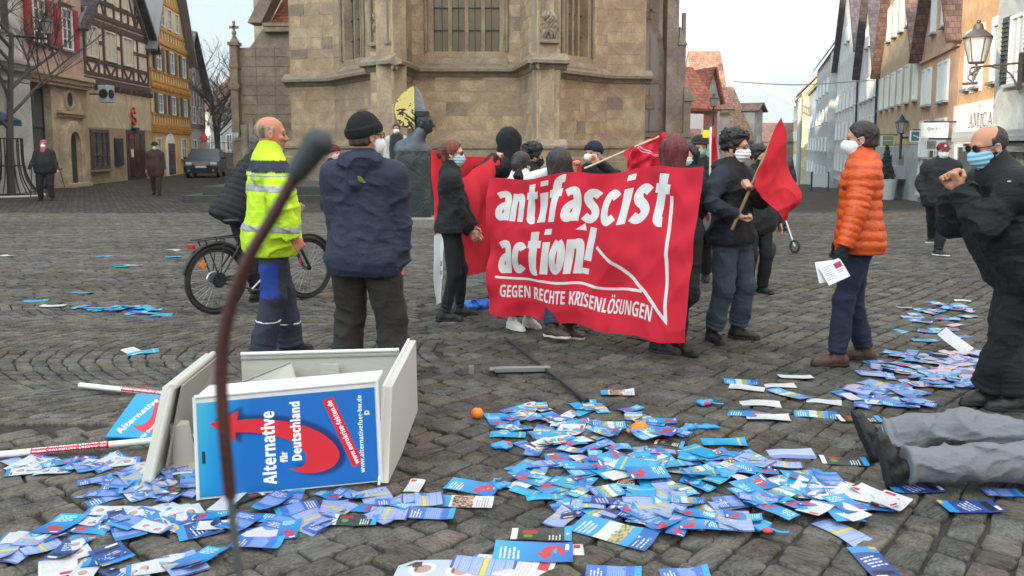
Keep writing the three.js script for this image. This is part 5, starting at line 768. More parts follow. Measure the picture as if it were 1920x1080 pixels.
    const sf = (x, y, z) => Math.max(Math.min(capd(x, 0, z, [0, 0, -0.045], [0, 0, 0.06], 0.047, 0.05), capd(x, 0, z, [0, 0, 0.06], [0.005, 0, 0.15], 0.051, 0.037)), yb - 0.001 - y, y - (yb + 0.024)); part('sole', nets(sf, [-0.07, -0.1, -0.11], [0.07, -0.05, 0.2], near ? 0.007 : 0.012).scale(S, S, S).applyMatrix4(m), cloth(sh.sole || '#1b1a1a', 0.7), so);
    if (near && !sh.slip) { const lc = []; for (let i = 0; i < 4; i++) lc.push(rod(V(-0.022, 0.002 - i * 0.008, 0.035 + i * 0.018), V(0.022, 0.0 - i * 0.008, 0.04 + i * 0.018), 0.0035, 0.0035, 5)); part('lace', merge(lc).scale(S, S, S).applyMatrix4(m), cloth(sh.lace || '#222222'), so); }
  }
  // ---- head things, in the head's frame
  const hp = (n, f, lo, hi, m, cell = hh, colour) => part(n, nets(f, lo, hi, cell, colour).applyMatrix4(hm), m, inner);
  const cr = (x, y, z, g) => ell(x, y - 0.035, z + 0.012, 0.074 + g, 0.085 + g, 0.095 + g), hb = [[-0.2, -0.3, -0.22], [0.2, 0.24, 0.2]];
  if (o.hair) {
    const hk = o.hair, hm_ = cloth('#ffffff', 0.6, { vertexColors: true }), hc0 = new THREE.Color(hk.c), strand = (x, y, z) => { const a = Math.atan2(x, z + 0.02), v = vn(a * 9 + y * 3, y * 5, 3) * 0.5 + vn(a * 24 + y * 8, y * 9, 8) * 0.5, k = Math.max(0.25, 1 + 1.1 * v); return [hc0.r * k, hc0.g * k, hc0.b * k]; }, g = hk.g ?? 0.011;
    if (hk.kind === 'short') hp('hair', (x, y, z) => { let d = Math.min(cr(x, y, z, g + 0.004 * vn(x * 60, y * 60, z * 60)), 9); d = smin(d, ell(x, y + 0.03, z + 0.03, 0.066 + g, 0.06, 0.07 + g), 0.02); return smax(d, smax((z * 0.8 - (y - (hk.recede || 0)) * 0.62) - 0.018, -0.055 - y, 0.01), 0.01); }, ...hb, hm_, hh, strand);
    if (hk.kind === 'ring') hp('hair', (x, y, z) => smax(cr(x, y, z, 0.005 + 0.003 * vn(x * 70, y * 70, z * 70)), smax(smax(y - 0.055 - Math.max(0, -z) * (hk.top ?? 0.2), z - 0.02, 0.01), -0.05 - y, 0.01), 0.008), ...hb, hm_, hh, strand);
    if (hk.kind === 'curly') hp('hair', (x, y, z) => { const d = ell(x, y - 0.065, z + 0.02, 0.11, 0.1, 0.118) - 0.02 * vn(x * 26, y * 26, z * 26) - 0.014 * vn(x * 60, y * 60, z * 60); return smax(d, (z * 0.85 - y * 0.5) - 0.028, 0.012); }, ...hb, hm_, near ? 0.006 : 0.012, strand);
    if (hk.kind === 'long') { const L = hk.len ?? 0.2; hp('hair', (x, y, z) => { const st = 0.0007 * Math.sin(Math.atan2(x, z + 0.02) * 50 + 12 * vn(x * 9, y * 5, z * 9)) + 0.011 * vn(x * 24, y * 7, z * 24) + 0.005 * ridge(vn(x * 40, y * 7, z * 40)); let d = smin(cr(x, y, z, 0.022 + st), capd(x, y, z, [-0.03, 0.02, -0.05], [-0.045, -L, -0.055], 0.075, 0.05) - st, 0.05); d = smin(d, capd(x, y, z, [0.03, 0.02, -0.05], [0.045, -L, -0.055], 0.075, 0.05) - st, 0.05); return smax(d, (z * 0.9 - (y > 0 ? y * 0.55 : 0)) - 0.012, 0.015); }, ...hb, hm_, hh, strand); }
    if (hk.kind === 'tied') { hp('hair', (x, y, z) => { const st = 0.0008 * Math.sin(y * 190 + 8 * vn(x * 9, y * 7, z * 9)) + 0.005 * vn(x * 30, y * 14, z * 14); let d = smin(cr(x, y, z, 0.013 + st), ell(x, y - 0.0, z + 0.115, 0.04, 0.05, 0.035) - st, 0.02); d = smin(d, ell(x, y + 0.05, z + 0.055, 0.06, 0.06, 0.05), 0.02); return smax(d, (z * 0.85 - y * 0.55) - 0.02, 0.012); }, ...hb, hm_, hh, strand); }
    if (hk.beard) hp('beard', (x, y, z) => Math.max(base(x, y, z) - 0.005 - 0.003 * vn(x * 60, y * 60, z * 60), -0.0 + (y + 0.02), -(z - 0.0)), ...hb, hm_, hh, strand);
  }
  if (o.hat) {
    const k = o.hat, m = cloth(k.c, 0.95);
    if (k.kind === 'beanie') { hp('beanie', (x, y, z) => { const rib = 0.0022 * Math.sin(Math.atan2(x, z) * 46), rim = (k.base ?? 0.012) + 0.28 * z, d = Math.min(cr(x, y - (k.tall ? Math.max(0, y - 0.06) * 0.18 : 0), z, 0.017 + rib), cr(x, y, z, 0.025 + rib) + Math.max(0, y - rim - 0.055) * 1.0); return smax(d, rim - y, 0.012); }, ...hb, m); }
    if (k.kind === 'cap') { hp('cap', (x, y, z) => smax(cr(x, y, z, 0.015), 0.045 + 0.12 * z * 0 - y + Math.max(0, -z) * -0.1, 0.008), ...hb, m); part('brim', new THREE.SphereGeometry(1, 18, 8).scale(0.075, 0.009, 0.085).rotateX(0.16).translate(0, 0.052, 0.105).applyMatrix4(hm), m, inner); if (k.mark) part('badge', new THREE.SphereGeometry(1, 10, 6).scale(0.022, 0.018, 0.004).translate(0.0, 0.085, 0.094).applyMatrix4(hm), cloth(k.mark), inner); }
    if (k.kind === 'brim') { hp('hat', (x, y, z) => Math.min(smax(ell(x, y - 0.07, z + 0.012, 0.095, 0.085, 0.11), 0.05 - y, 0.01), ell(x, y - 0.055, z, 0.155, 0.012, 0.17)), ...hb, m); }
    if (k.kind === 'hood') hp('hood', (x, y, z) => { let d = smin(ell(x, y - 0.05, z + 0.02, 0.105, 0.13, 0.125), capd(x, y, z, [0, 0.02, -0.02], [0, -0.2, -0.02], 0.1, 0.13), 0.06) - 0.008 * vn(x * 16, y * 16, z * 16); return smax(d, -ell(x, y + 0.005, z - 0.13, 0.075, 0.095, 0.12), 0.012); }, ...hb, m);
    if (k.kind === 'scarf') hp('headscarf', (x, y, z) => { let d = smin(cr(x, y, z, 0.02), capd(x, y, z, [0, -0.05, -0.02], [0, -0.19, 0.0], 0.085, 0.12), 0.05) - 0.006 * vn(x * 20, y * 20, z * 20); return smax(d, -ell(x, y - 0.0, z - 0.13, 0.06, 0.085, 0.1), 0.01); }, ...hb, m);
  }
  if (o.mask) {
    const k = o.mask, m = cloth(k.c, 0.85), ffp = k.kind === 'ffp';
    hp('face_mask', (x, y, z) => { const bs = smin(base(x, y, z) - 0.009, ell(x, y + 0.042, z - 0.052, 0.058, 0.06, ffp ? 0.082 : 0.07), 0.03); const pl = ffp ? 0 : 0.0022 * Math.sin(y * 230); return smax(bs - pl, smax(smax(y + 0.008 - 0.3 * Math.max(0, 0.03 - Math.abs(x)), -0.118 - y, 0.01), 0.012 + Math.abs(y + 0.045) * 0.55 - z, 0.01), 0.006); }, ...hb, m);
    if (!far) for (const e of [-1, 1]) part('ear_loop', [tube([V(e * 0.06, -0.012, 0.05), V(e * 0.078, 0.005, 0.02), V(e * 0.088, 0.018, -0.018)], 0.0024, 12, 5).applyMatrix4(hm), tube([V(e * 0.058, -0.07, 0.045), V(e * 0.074, -0.045, 0.012), V(e * 0.087, -0.02, -0.022)], 0.0024, 12, 5).applyMatrix4(hm)], m, inner);
  }
  if (o.glasses && !far) { const k = o.glasses, fm = cloth(k.c || '#151515', 0.4), fr = []; for (const e of [-1, 1]) { fr.push(new THREE.TorusGeometry(0.0235, 0.0028, 6, 18).scale(1.08, 0.82, 1).translate(e * 0.033, 0.013, 0.094)); fr.push(rod(V(e * 0.058, 0.017, 0.092), V(e * 0.083, 0.014, -0.01), 0.0028, 0.0028, 5)); } fr.push(rod(V(-0.01, 0.016, 0.096), V(0.01, 0.016, 0.096), 0.0028, 0.0028, 5)); const gm = part('glasses', merge(fr).applyMatrix4(hm), fm, inner); for (const e of [-1, 1]) part('lens', new THREE.CylinderGeometry(0.0225, 0.0225, 0.003, 16).rotateX(Math.PI / 2).scale(1.08, 0.82, 1).translate(e * 0.033, 0.013, 0.094).applyMatrix4(hm), k.dark ? cloth('#0a0a0c', 0.08) : new THREE.MeshPhysicalMaterial({ color: col(0.9, 0.92, 0.92), roughness: 0.05, transmission: 0.92, thickness: 0 }), gm); }
  root.userData = { label: root.userData.label, category: 'person', ...(group ? { group } : {}) };
  return { root, inner, hand: (k) => { const a = arms[k > 0 ? 0 : 1]; return a.w.clone(); }, toWorld: (v) => v.clone().applyEuler(root.rotation).add(root.position), up, jf, hm, P, S, arms, legs };
}
// the place on a person's coat that shows at a pixel, with the way the cloth faces there
function onCoat(pr, px, py) {
  pr.root.updateMatrixWorld(true); const o = pr.root.worldToLocal(V(0, EYE, 0)), e = pr.root.worldToLocal(at(px, py, 3)).sub(o).normalize(); let t = 2; for (let i = 0; i < 400; i++) { const p = o.clone().addScaledVector(e, t), d = pr.jf(p.x, p.y, p.z); if (d < 0.002) break; t += Math.min(0.1, Math.max(d * 0.7, 0.003)); if (t > 40) return null; }
  const p = o.clone().addScaledVector(e, t), h = 0.02, f = pr.jf, n = V(f(p.x + h, p.y, p.z) - f(p.x - h, p.y, p.z), f(p.x, p.y + h, p.z) - f(p.x, p.y - h, p.z), f(p.x, p.y, p.z + h) - f(p.x, p.y, p.z - h)).normalize(); return { p, n };
}
function patch(pr, px, py, geo, m, name) { const c = onCoat(pr, px, py); if (!c) return; const o = part(name, geo, m, pr.inner); o.position.copy(c.p).addScaledVector(c.n, 0.006); o.up.set(0, 1, 0); o.quaternion.setFromRotationMatrix(new THREE.Matrix4().lookAt(c.n, V(0, 0, 0), V(0, 1, 0))); return o; }
const foot = (px, py) => { const p = gp(px, py); return [p.x, 0, p.z]; };
const black = '#0d0d0f', blk2 = '#131316', FR = Math.PI / 2, AW = Math.PI;
const white = '#e4e4e2';
// man in the high-visibility jacket
{
  const grey = mat([0.36, 0.37, 0.38], 0.35), lime = [0.47, 0.68, 0.02], navy = [0.022, 0.026, 0.045];
  const bd = (y0, y1) => ({ name: 'reflective_band', m: grey, f: (x, y) => Math.max(y0 - y, y - y1) });
  const p = person('person', 'bald man in lime yellow high-visibility jacket and navy work trousers, standing beside the bicycle', {
    pos: foot(515, 672), yaw: 2.05, h: 1.83, w: 1.14, belly: 0.025, sw: 0.185, skin: '#b9785c', head: [-0.15, 0.05, 0], hair: { kind: 'ring', c: '#8a7666', top: 0.1 },
    R: { px: [549, 446, 6.14], pose: 'fist', pole: [-1, -0.1, -0.5], dir: [-0.05, -0.8, 0.6] }, L: { at: [0.27, 0.84, 0.1] }, fL: { at: [0.1, 0.085, 0.14] }, fR: { at: [-0.13, 0.085, -0.12] },
    top: { c: '#c8e020', name: 'jacket', g: 0.043, sleeve: 0.026, hem: -0.15, collar: 0.06, collarW: 0.012, fold: 0.016, colour: (x, y, z) => (y > 0.45 && y < 0.535 && Math.hypot(x, z) > 0.07 ? navy : lime) },
    bands: [bd(0.33, 0.385), bd(0.035, 0.09), { name: 'reflective_band', m: grey, f: (x, y, z) => Math.max(Math.abs(Math.abs(x) - 0.125) - 0.022, 0.36 - y, y - 0.47) }, bd(0.438, 0.456)],
    legs: { g: 0.024, bottom: 0.078, fold: 0.013, len: 1.06, colour: (x, y, z) => (y > 0.5 && y < 0.76 && x < -0.06 && z < 0.0 ? [0.012, 0.035, 0.22] : navy) }, legBands: [{ name: 'reflective_stripe', m: mat([0.6, 0.6, 0.6], 0.4), f: (x, y, z) => Math.max(Math.abs(y - 0.33 - x * 0.1) - 0.008, x + 0.04) }, { name: 'reflective_stripe', m: mat([0.6, 0.6, 0.6], 0.4), f: (x, y, z) => Math.max(Math.abs(y - 0.24) - 0.007, -x - 0.02 + 0.0) }], shoes: { c: black, boot: true },
  });
}
{ // man in navy jacket
  const p = person('person', 'man in navy hooded jacket and black knitted hat seen from behind', { pos: foot(690, 738), yaw: AW - 0.2, h: 1.8, w: 1.1, sw: 0.188, skin: '#b57f67', head: [-0.62, 0.02, 0], hat: { kind: 'beanie', c: '#101012', tall: 1 }, hair: { kind: 'short', c: '#3a3029', g: 0.006 }, mask: { c: white, kind: 'ffp' }, glasses: { c: '#222' },
    L: { px: [650, 514, 5.5], pose: 'fist', pole: [1, 0, -0.3], palm: [-1, 0, 0] }, R: { px: [753, 514, 5.5], pose: 'fist', pole: [-1, 0, -0.3], palm: [1, 0, 0] }, fL: { at: [0.17, 0.085, 0.02] }, fR: { at: [-0.17, 0.085, 0] },
    top: { c: '#1d2236', g: 0.042, sleeve: 0.026, hem: -0.15, hood: 1, collar: 0.05, fold: 0.014, rough: 0.8 }, legs: { c: '#25211f', g: 0.034, bottom: 0.075, fold: 0.016 }, shoes: { c: black } });
  const em = []; for (const [r, x] of [[0.034, 0], [0.023, 0], [0.012, 0]]) em.push(new THREE.TorusGeometry(r, 0.0042, 5, 14, Math.PI * 0.55).translate(-0.03, -0.012, 0)); em.push(bx(0.05, 0.006, 0.004, 0.02, -0.016, 0)); patch(p, 679, 338, merge(em), cloth('#9ab84a', 0.7), 'emblem');
}
{ // cyclist behind them
  const o = foot(452, 574); const p = person('person', 'cyclist in black padded jacket sitting on the bicycle, half hidden by the high-visibility jacket', { pos: o, yaw: 2.25, h: 1.76, w: 1.1, hip: [0, 0.97, -0.05], lean: 0.5, head: [0, 0.1, 0], hair: { kind: 'short', c: '#4a4038' }, skin: '#b8836a', L: { at: [0.24, 1.02, 0.52], pose: 'grip' }, R: { at: [-0.24, 1.02, 0.52], pose: 'grip' }, fL: { at: [0.14, 0.4, 0.28], pitch: 0.2 }, fR: { at: [-0.17, 0.1, 0.12] }, top: { c: black, g: 0.05, sleeve: 0.022, hem: -0.12, puff: 0.06, collar: 0.08 }, legs: { c: '#15161a', bottom: 0.05 }, shoes: { c: black } });
}
{ // bicycle
  const a = gp(408, 588), dir = V(0.63, 0, -0.777), t = thing('bicycle', 'dark electric trekking bicycle with rear rack beside the high-visibility jacket', 'bicycle', [a.x, 0, a.z], Math.atan2(-dir.z, dir.x)); // along local x
  const bk = mat([0.018, 0.018, 0.02], 0.4), rub = mat([0.022, 0.02, 0.02], 0.9), al = mat([0.55, 0.55, 0.56], 0.3, { metalness: 0.8 }), R = 0.335, WB = 1.08;
  for (const x of [0, WB]) { const w = part('wheel', new THREE.TorusGeometry(R - 0.022, 0.022, 10, 56).translate(x, R, 0), rub, t); part('rim', new THREE.TorusGeometry(R - 0.052, 0.012, 6, 48).translate(x, R, 0), bk, w); const sp = []; for (let i = 0; i < 28; i++) { const an = i / 28 * 6.283, b = an + (i % 2 ? 0.5 : -0.5); sp.push(rod(V(x + Math.cos(b) * 0.025, R + Math.sin(b) * 0.025, (i % 4 < 2 ? 1 : -1) * 0.025), V(x + Math.cos(an) * (R - 0.055), R + Math.sin(an) * (R - 0.055), 0), 0.0013, 0.0013, 4)); } part('spokes', sp, al, w).userData.kind = 'stuff'; part('hub', new THREE.CylinderGeometry(x ? 0.025 : 0.05, x ? 0.025 : 0.05, 0.09, 16).rotateX(Math.PI / 2).translate(x, R, 0), bk, w); }
  part('cassette', [0.075, 0.062, 0.05].map((r, i) => new THREE.CylinderGeometry(r, r, 0.004, 24).rotateX(Math.PI / 2).translate(0, R, 0.055 + i * 0.008)), M.iron, t); part('brake_disc', new THREE.TorusGeometry(0.07, 0.012, 4, 28).translate(0, R, -0.045), al, t);
  const P = (x, y, z = 0) => V(x, y, z), bb = P(0.46, 0.3), st = P(0.3, 0.78), hd = P(0.86, 0.82), hl = P(0.9, 0.66);
  part('frame', [rod(bb, st, 0.02), rod(bb, hl, 0.03), rod(P(0.34, 0.66), hd, 0.022), rod(hd, hl, 0.024), ...[-1, 1].flatMap((s) => [rod(P(0, R, s * 0.06), bb.clone().add(V(0, 0, s * 0.03)), 0.011), rod(P(0, R, s * 0.06), P(0.31, 0.72, s * 0.02), 0.01)])], bk, t);
  part('fork', [...[-1, 1].map((s) => rod(P(WB, R, s * 0.055), P(0.92, 0.64, s * 0.05), 0.016)), rod(P(0.915, 0.64, -0.055), P(0.915, 0.64, 0.055), 0.022)], bk, t); part('battery', rod(P(0.58, 0.37), P(0.84, 0.62), 0.042), bk, t);
  part('motor', new THREE.CylinderGeometry(0.09, 0.09, 0.11, 20).rotateX(Math.PI / 2).translate(0.46, 0.3, 0), bk, t); part('crank', [rod(P(0.46, 0.3, 0.085), P(0.33, 0.2, 0.085), 0.011), rod(P(0.46, 0.3, -0.085), P(0.59, 0.4, -0.085), 0.011)], al, t); part('pedal', [rbox(0.1, 0.022, 0.08, 0.006, 0.33, 0.2, 0.13)], bk, t); part('pedal', rbox(0.1, 0.022, 0.08, 0.006, 0.59, 0.4, -0.13), bk, t);
  part('chain_guard', slabXY([[0.0, R + 0.035], [0.46, 0.37], [0.46, 0.35], [0.0, R + 0.02]], 0.012, 0.07), bk, t);
  part('seat_post', rod(st, P(0.26, 0.88), 0.015), al, t); part('saddle', new THREE.SphereGeometry(1, 18, 10).scale(0.14, 0.035, 0.08).translate(0.24, 0.9, 0), bk, t);
  part('handlebar', [rod(hd, P(0.83, 1.0), 0.016), tube([P(0.72, 1.03, -0.3), P(0.82, 1.04, -0.12), P(0.83, 1.03, 0), P(0.82, 1.04, 0.12), P(0.72, 1.03, 0.3)], 0.012, 24, 6)], bk, t); for (const s of [-1, 1]) part('grip', rod(P(0.66, 1.025, s * 0.31), P(0.74, 1.03, s * 0.27), 0.018), rub, t);
  part('mudguard', new THREE.TorusGeometry(R + 0.02, 0.022, 5, 30, 2.5).scale(1, 1, 1.2).rotateZ(0.4).translate(0, R, 0), bk, t); part('mudguard', new THREE.TorusGeometry(R + 0.02, 0.02, 5, 24, 1.7).rotateZ(0.7).translate(WB, R, 0), bk, t);
  part('rear_rack', [...[-1, 1].flatMap((s) => [rod(P(-0.22, 0.735, s * 0.06), P(0.26, 0.745, s * 0.06), 0.007), rod(P(0.0, R, s * 0.075), P(-0.14, 0.73, s * 0.065), 0.007), rod(P(0.0, R, s * 0.075), P(0.06, 0.74, s * 0.065), 0.006)]), ...[-0.22, -0.1, 0.05, 0.2].map((x) => rod(P(x, 0.738, -0.06), P(x, 0.738, 0.06), 0.006))], bk, t);
  part('rear_light', rbox(0.04, 0.05, 0.09, 0.012, -0.25, 0.68, 0), mat([0.4, 0.02, 0.02], 0.3), t); part('reflector', [rbox(0.03, 0.075, 0.012, 0.004, -0.15, 0.5, 0.02), rbox(0.075, 0.03, 0.012, 0.004, -0.15, 0.5, 0.021)], mat([0.8, 0.2, 0.02], 0.3), t); part('reflector', rbox(0.03, 0.05, 0.012, 0.004, WB - 0.1, 0.42, 0.02), mat([0.6, 0.04, 0.02], 0.3), t);
  part('headlight', new THREE.SphereGeometry(0.035, 12, 8).translate(0.95, 0.78, 0), al, t); part('kickstand', rod(P(0.05, 0.3, 0.07), P(0.3, 0.22, 0.12), 0.01), bk, t);
}
function slabXY(pts, th, z) { return poly(pts, th).translate(0, 0, z); }
{ // woman with red hair in front of the folded banner
  const p = person('person', 'red haired woman in black with sunglasses and face mask before the folded red banner', { pos: foot(847, 598), yaw: FR + 0.05, h: 1.66, w: 0.94, sw: 0.155, skin: '#cf9d86', head: [-0.05, 0.05, 0], hair: { kind: 'tied', c: '#5e2a1c' }, glasses: { c: '#0c0c0c', dark: 1 }, mask: { c: '#a9c2cc' }, R: { px: [883, 432, 7.85], pole: [-0.5, -0.1, -1] }, L: { at: [0.22, 0.9, 0.22] }, fL: { px: [862, 592], yaw: 0.15 }, fR: { px: [834, 602], yaw: -0.1 }, top: { c: '#0f0e11', g: 0.03, sleeve: 0.018, hem: -0.05, collar: 0.07, fold: 0.012 }, legs: { c: '#131316', g: 0.008, bottom: 0.042, fold: 0.007 }, shoes: { c: black } });
}
// people holding the big banner, from left to right
{
  const bh = (px, py, d, x = 0.5) => ({ px: [px, py, d], pose: 'fist', dir: [0, 0.6, 0.6], pole: [x, -1, 0.5] });
  person('person', 'person in black hood stretching an arm to the folded red banner', { pos: foot(955, 558), yaw: AW + 0.9, h: 1.76, sw: 0.17, w: 1, skin: '#c08f78', head: [0.1, 0.1, 0], hat: { kind: 'hood', c: '#121214' }, mask: { c: '#1a1a1e' }, L: { px: [929, 296, 8.9], pose: 'fist', pole: [0.5, -1, 0] }, R: { at: [-0.3, 1.1, 0.3], pose: 'fist' }, top: { c: '#121214', g: 0.045, sleeve: 0.03 }, legs: { c: black }, shoes: { c: black } });
  person('person', 'dark haired person with white collar and white sneakers behind the banner', { pos: foot(975, 612), yaw: AW - 0.35, h: 1.56, w: 0.9, sw: 0.15, skin: '#c99a84', head: [-0.2, 0.1, 0], hair: { kind: 'tied', c: '#2a1f1e' }, L: { at: [0.2, 1.1, 0.35], pose: 'fist' }, R: { px: [978, 338, 7.33], pose: 'fist', dir: [0, 0.5, -0.5], pole: [-1, 0.2, 0.6], glove: '#111113' }, fL: { px: [962, 618], yaw: -2.2 }, fR: { px: [992, 612], yaw: -2.2 }, top: { g: 0.035, collar: 0.05, collarW: 0.03, colour: (x, y) => (y > 0.43 ? [0.72, 0.72, 0.72] : [0.02, 0.02, 0.022]) }, legs: { c: '#1a1a20', bottom: 0.045, len: 0.9 }, shoes: { c: '#d8d6d0', sole: '#e0ded8', lace: '#cfcfcf' } });
  person('person', 'black haired person behind the banner facing right beside the white collar', { pos: foot(996, 566), yaw: FR + 0.35, h: 1.62, w: 0.95, skin: '#bb8a70', head: [0, 0.08, 0], hair: { kind: 'curly', c: '#131112' }, mask: { c: '#17171a' }, top: { c: black, g: 0.035, collar: 0.08 }, legs: { c: black }, shoes: { c: black } });
  person('person', 'person in dark grey knitted hat holding the large banner from behind', { pos: foot(1046, 628), yaw: AW - 0.15, h: 1.58, w: 0.95, sw: 0.16, skin: '#c4957e', head: [0, 0.1, 0], hat: { kind: 'beanie', c: '#3b3a3c' }, hair: { kind: 'long', c: '#2a2322', len: 0.13 }, L: { at: [0.2, 1.0, 0.35], pose: 'fist' }, R: { at: [-0.2, 1.0, 0.35], pose: 'fist' }, fL: { px: [1036, 642], yaw: -2.0 }, fR: { px: [1068, 632], yaw: -2.3 }, top: { c: black, g: 0.035 }, legs: { c: '#2a3244', bottom: 0.055, len: 0.92 }, shoes: { c: '#3a2a22', sole: '#c9bfb2' } });
  person('person', 'masked man in navy knitted hat holding a flag pole behind the banner', { pos: foot(1112, 553), yaw: -0.55, h: 1.66, w: 1.02, skin: '#c59078', head: [-0.25, 0.05, 0], hat: { kind: 'beanie', c: '#181a2c' }, mask: { c: '#e8e8e8', kind: 'ffp' }, L: { px: [1122, 304, 8.9], pose: 'grip', palm: [-0.3, 0.2, 1], pole: [1, -0.6, 0] }, R: { px: [1078, 318, 9.0], pose: 'fist', dir: [0.1, 1, 0.2], pole: [-1, -0.6, 0] }, top: { c: '#17171a', g: 0.04, hood: 1 }, legs: { c: black }, shoes: { c: black } });
  person('person', 'woman with long wine red hair seen from behind at the right end of the banner', { pos: foot(1256, 655), yaw: AW - 0.1, h: 1.68, w: 0.98, skin: '#d0a28e', head: [-0.2, 0.05, 0], hair: { kind: 'long', c: '#5c1c22', len: 0.16 }, mask: { c: '#dcdcdc' }, L: { at: [0.2, 1.0, 0.35], pose: 'fist' }, R: { at: [-0.2, 1.0, 0.35], pose: 'fist' }, fL: { px: [1236, 672], yaw: -2.1 }, fR: { px: [1272, 664], yaw: -2.3 }, top: { c: '#17161a', g: 0.04, long: 0.95, hem: -0.62, name: 'coat' }, legs: { c: black, bottom: 0.05 }, shoes: { c: '#131313', boot: true } });
  person('person', 'person in black brimmed hat and green face mask behind the wine haired woman', { pos: foot(1306, 525), yaw: -0.4, h: 1.72, w: 1.05, skin: '#c8947c', head: [0.4, 0.05, 0], hat: { kind: 'brim', c: '#131316' }, hair: { kind: 'short', c: '#222' }, mask: { c: '#7f9a8a' }, top: { c: blk2, g: 0.04 }, legs: { c: black }, shoes: { c: black } });
  person('person', 'dark haired person half hidden between the wine red hair and the brimmed hat', { pos: foot(1286, 543), yaw: -0.7, h: 1.62, w: 0.95, skin: '#c8947c', head: [0, 0.05, 0], hair: { kind: 'long', c: '#191517', len: 0.1 }, mask: { c: '#d0d4cc' }, top: { c: black, g: 0.035 }, legs: { c: black }, shoes: { c: black } });
}
{ // man with curly hair and red flag
  const p = person('person', 'man with curly dark hair, glasses and white mask carrying a red flag', { pos: foot(1366, 640), yaw: 0.72, h: 1.72, w: 1.0, sw: 0.172, skin: '#c49078', head: [0.25, 0.03, 0], hair: { kind: 'curly', c: '#16120f', beard: 1 }, glasses: { c: '#202020' }, mask: { c: '#e6e6e2' }, R: { px: [1383, 404, 6.72], pose: 'grip', palm: [0.5, 0.1, 0.8], pole: [-1, -0.3, -0.4] }, L: { px: [1409, 352, 6.72], pose: 'grip', palm: [-0.6, -0.2, -0.5], pole: [1, -0.6, -0.2] }, fR: { px: [1336, 640], yaw: -0.5 }, fL: { px: [1384, 634], yaw: 0.45 }, top: { g: 0.032, sleeve: 0.02, hem: -0.08, hood: 1, fold: 0.014, colour: (x, y, z) => (Math.abs(x) > 0.17 ? [0.012, 0.015, 0.027] : [0.01, 0.0095, 0.011]) }, legs: { c: '#39434f', g: 0.026, bottom: 0.058, fold: 0.015, len: 0.9 }, shoes: { c: '#121212', boot: true, lace: '#2a2a2a' } });
  const st = []; for (const [px, py] of [[1338, 302], [1347, 325], [1344, 352], [1338, 378], [1334, 400]]) { const c = onCoat(p, px, py); if (c) st.push(c.p.addScaledVector(c.n, 0.008)); } if (st.length > 2) part('bag_strap', tube(st, 0.0045, 24, 5), cloth('#9a9a96'), p.inner);
  { const b = at(1322, 425, 7.25), t = thing('tote_bag', 'pale cloth bag with dark print hanging behind the flag bearer', 'bag', b); part('bag', nets((x, y, z) => ell(x, y, z, 0.13, 0.17, 0.07) - 0.012 * vn(x * 14, y * 14, z * 14), [-0.2, -0.25, -0.15], [0.2, 0.25, 0.15], 0.014, (x, y, z) => { const v = vn(x * 16, y * 9 + x * 14, z * 10); return v > 0.15 ? [0.04, 0.04, 0.05] : v < -0.5 ? [0.4, 0.06, 0.1] : [0.5, 0.49, 0.47]; }), cloth('#ffffff', 0.9, { vertexColors: true }), t); }
}
person('person', 'person in black with dark curly hair standing right behind the flag bearer', { pos: foot(1414, 550), yaw: 0.3, h: 1.6, w: 1.0, skin: '#b98770', head: [0.2, 0.05, 0], hair: { kind: 'curly', c: '#1c1614' }, mask: { c: '#2a2a2a' }, top: { c: '#151517', g: 0.045, hem: -0.2 }, legs: { c: black }, shoes: { c: black } });
person('person', 'person in dark clothes far behind the red flag, pushing the walking frame', { pos: foot(1457, 433), yaw: 2.6, h: 1.68, skin: '#bb8b73', hair: { kind: 'short', c: '#5a5048' }, top: { c: '#1c2230', g: 0.05 }, legs: { c: '#1a2232' }, shoes: { c: black }, L: { at: [0.25, 0.95, 0.35], pose: 'grip' }, R: { at: [-0.25, 0.95, 0.35], pose: 'grip' } });
{ const o = gp(1440, 472), t = thing('rollator', 'silver wheeled walking frame behind the man in black beside the red flag', 'walker', [o.x, 0, o.z], 0.5), al = mat([0.5, 0.5, 0.52], 0.35, { metalness: 0.6 }), rb = mat([0.03, 0.03, 0.03], 0.9);
  for (const [x, z] of [[-0.25, -0.3], [0.25, -0.3], [-0.25, 0.3], [0.25, 0.3]]) { part('wheel', new THREE.TorusGeometry(0.085, 0.02, 8, 20).rotateY(Math.PI / 2).translate(x, 0.1, z), rb, t); part('leg', rod(V(x, 0.1, z), V(x * 0.95, 0.62, z * 0.15), 0.013), al, t); part('handle', rod(V(x * 0.95, 0.62, z * 0.15), V(x, z > 0 ? 0.92 : 0.62, z > 0 ? 0.25 : -0.1), 0.013), al, t); } part('seat', rbox(0.42, 0.03, 0.25, 0.01, 0, 0.6, 0), rb, t); part('basket', rbox(0.38, 0.2, 0.2, 0.02, 0, 0.42, -0.2), M.iron, t); }
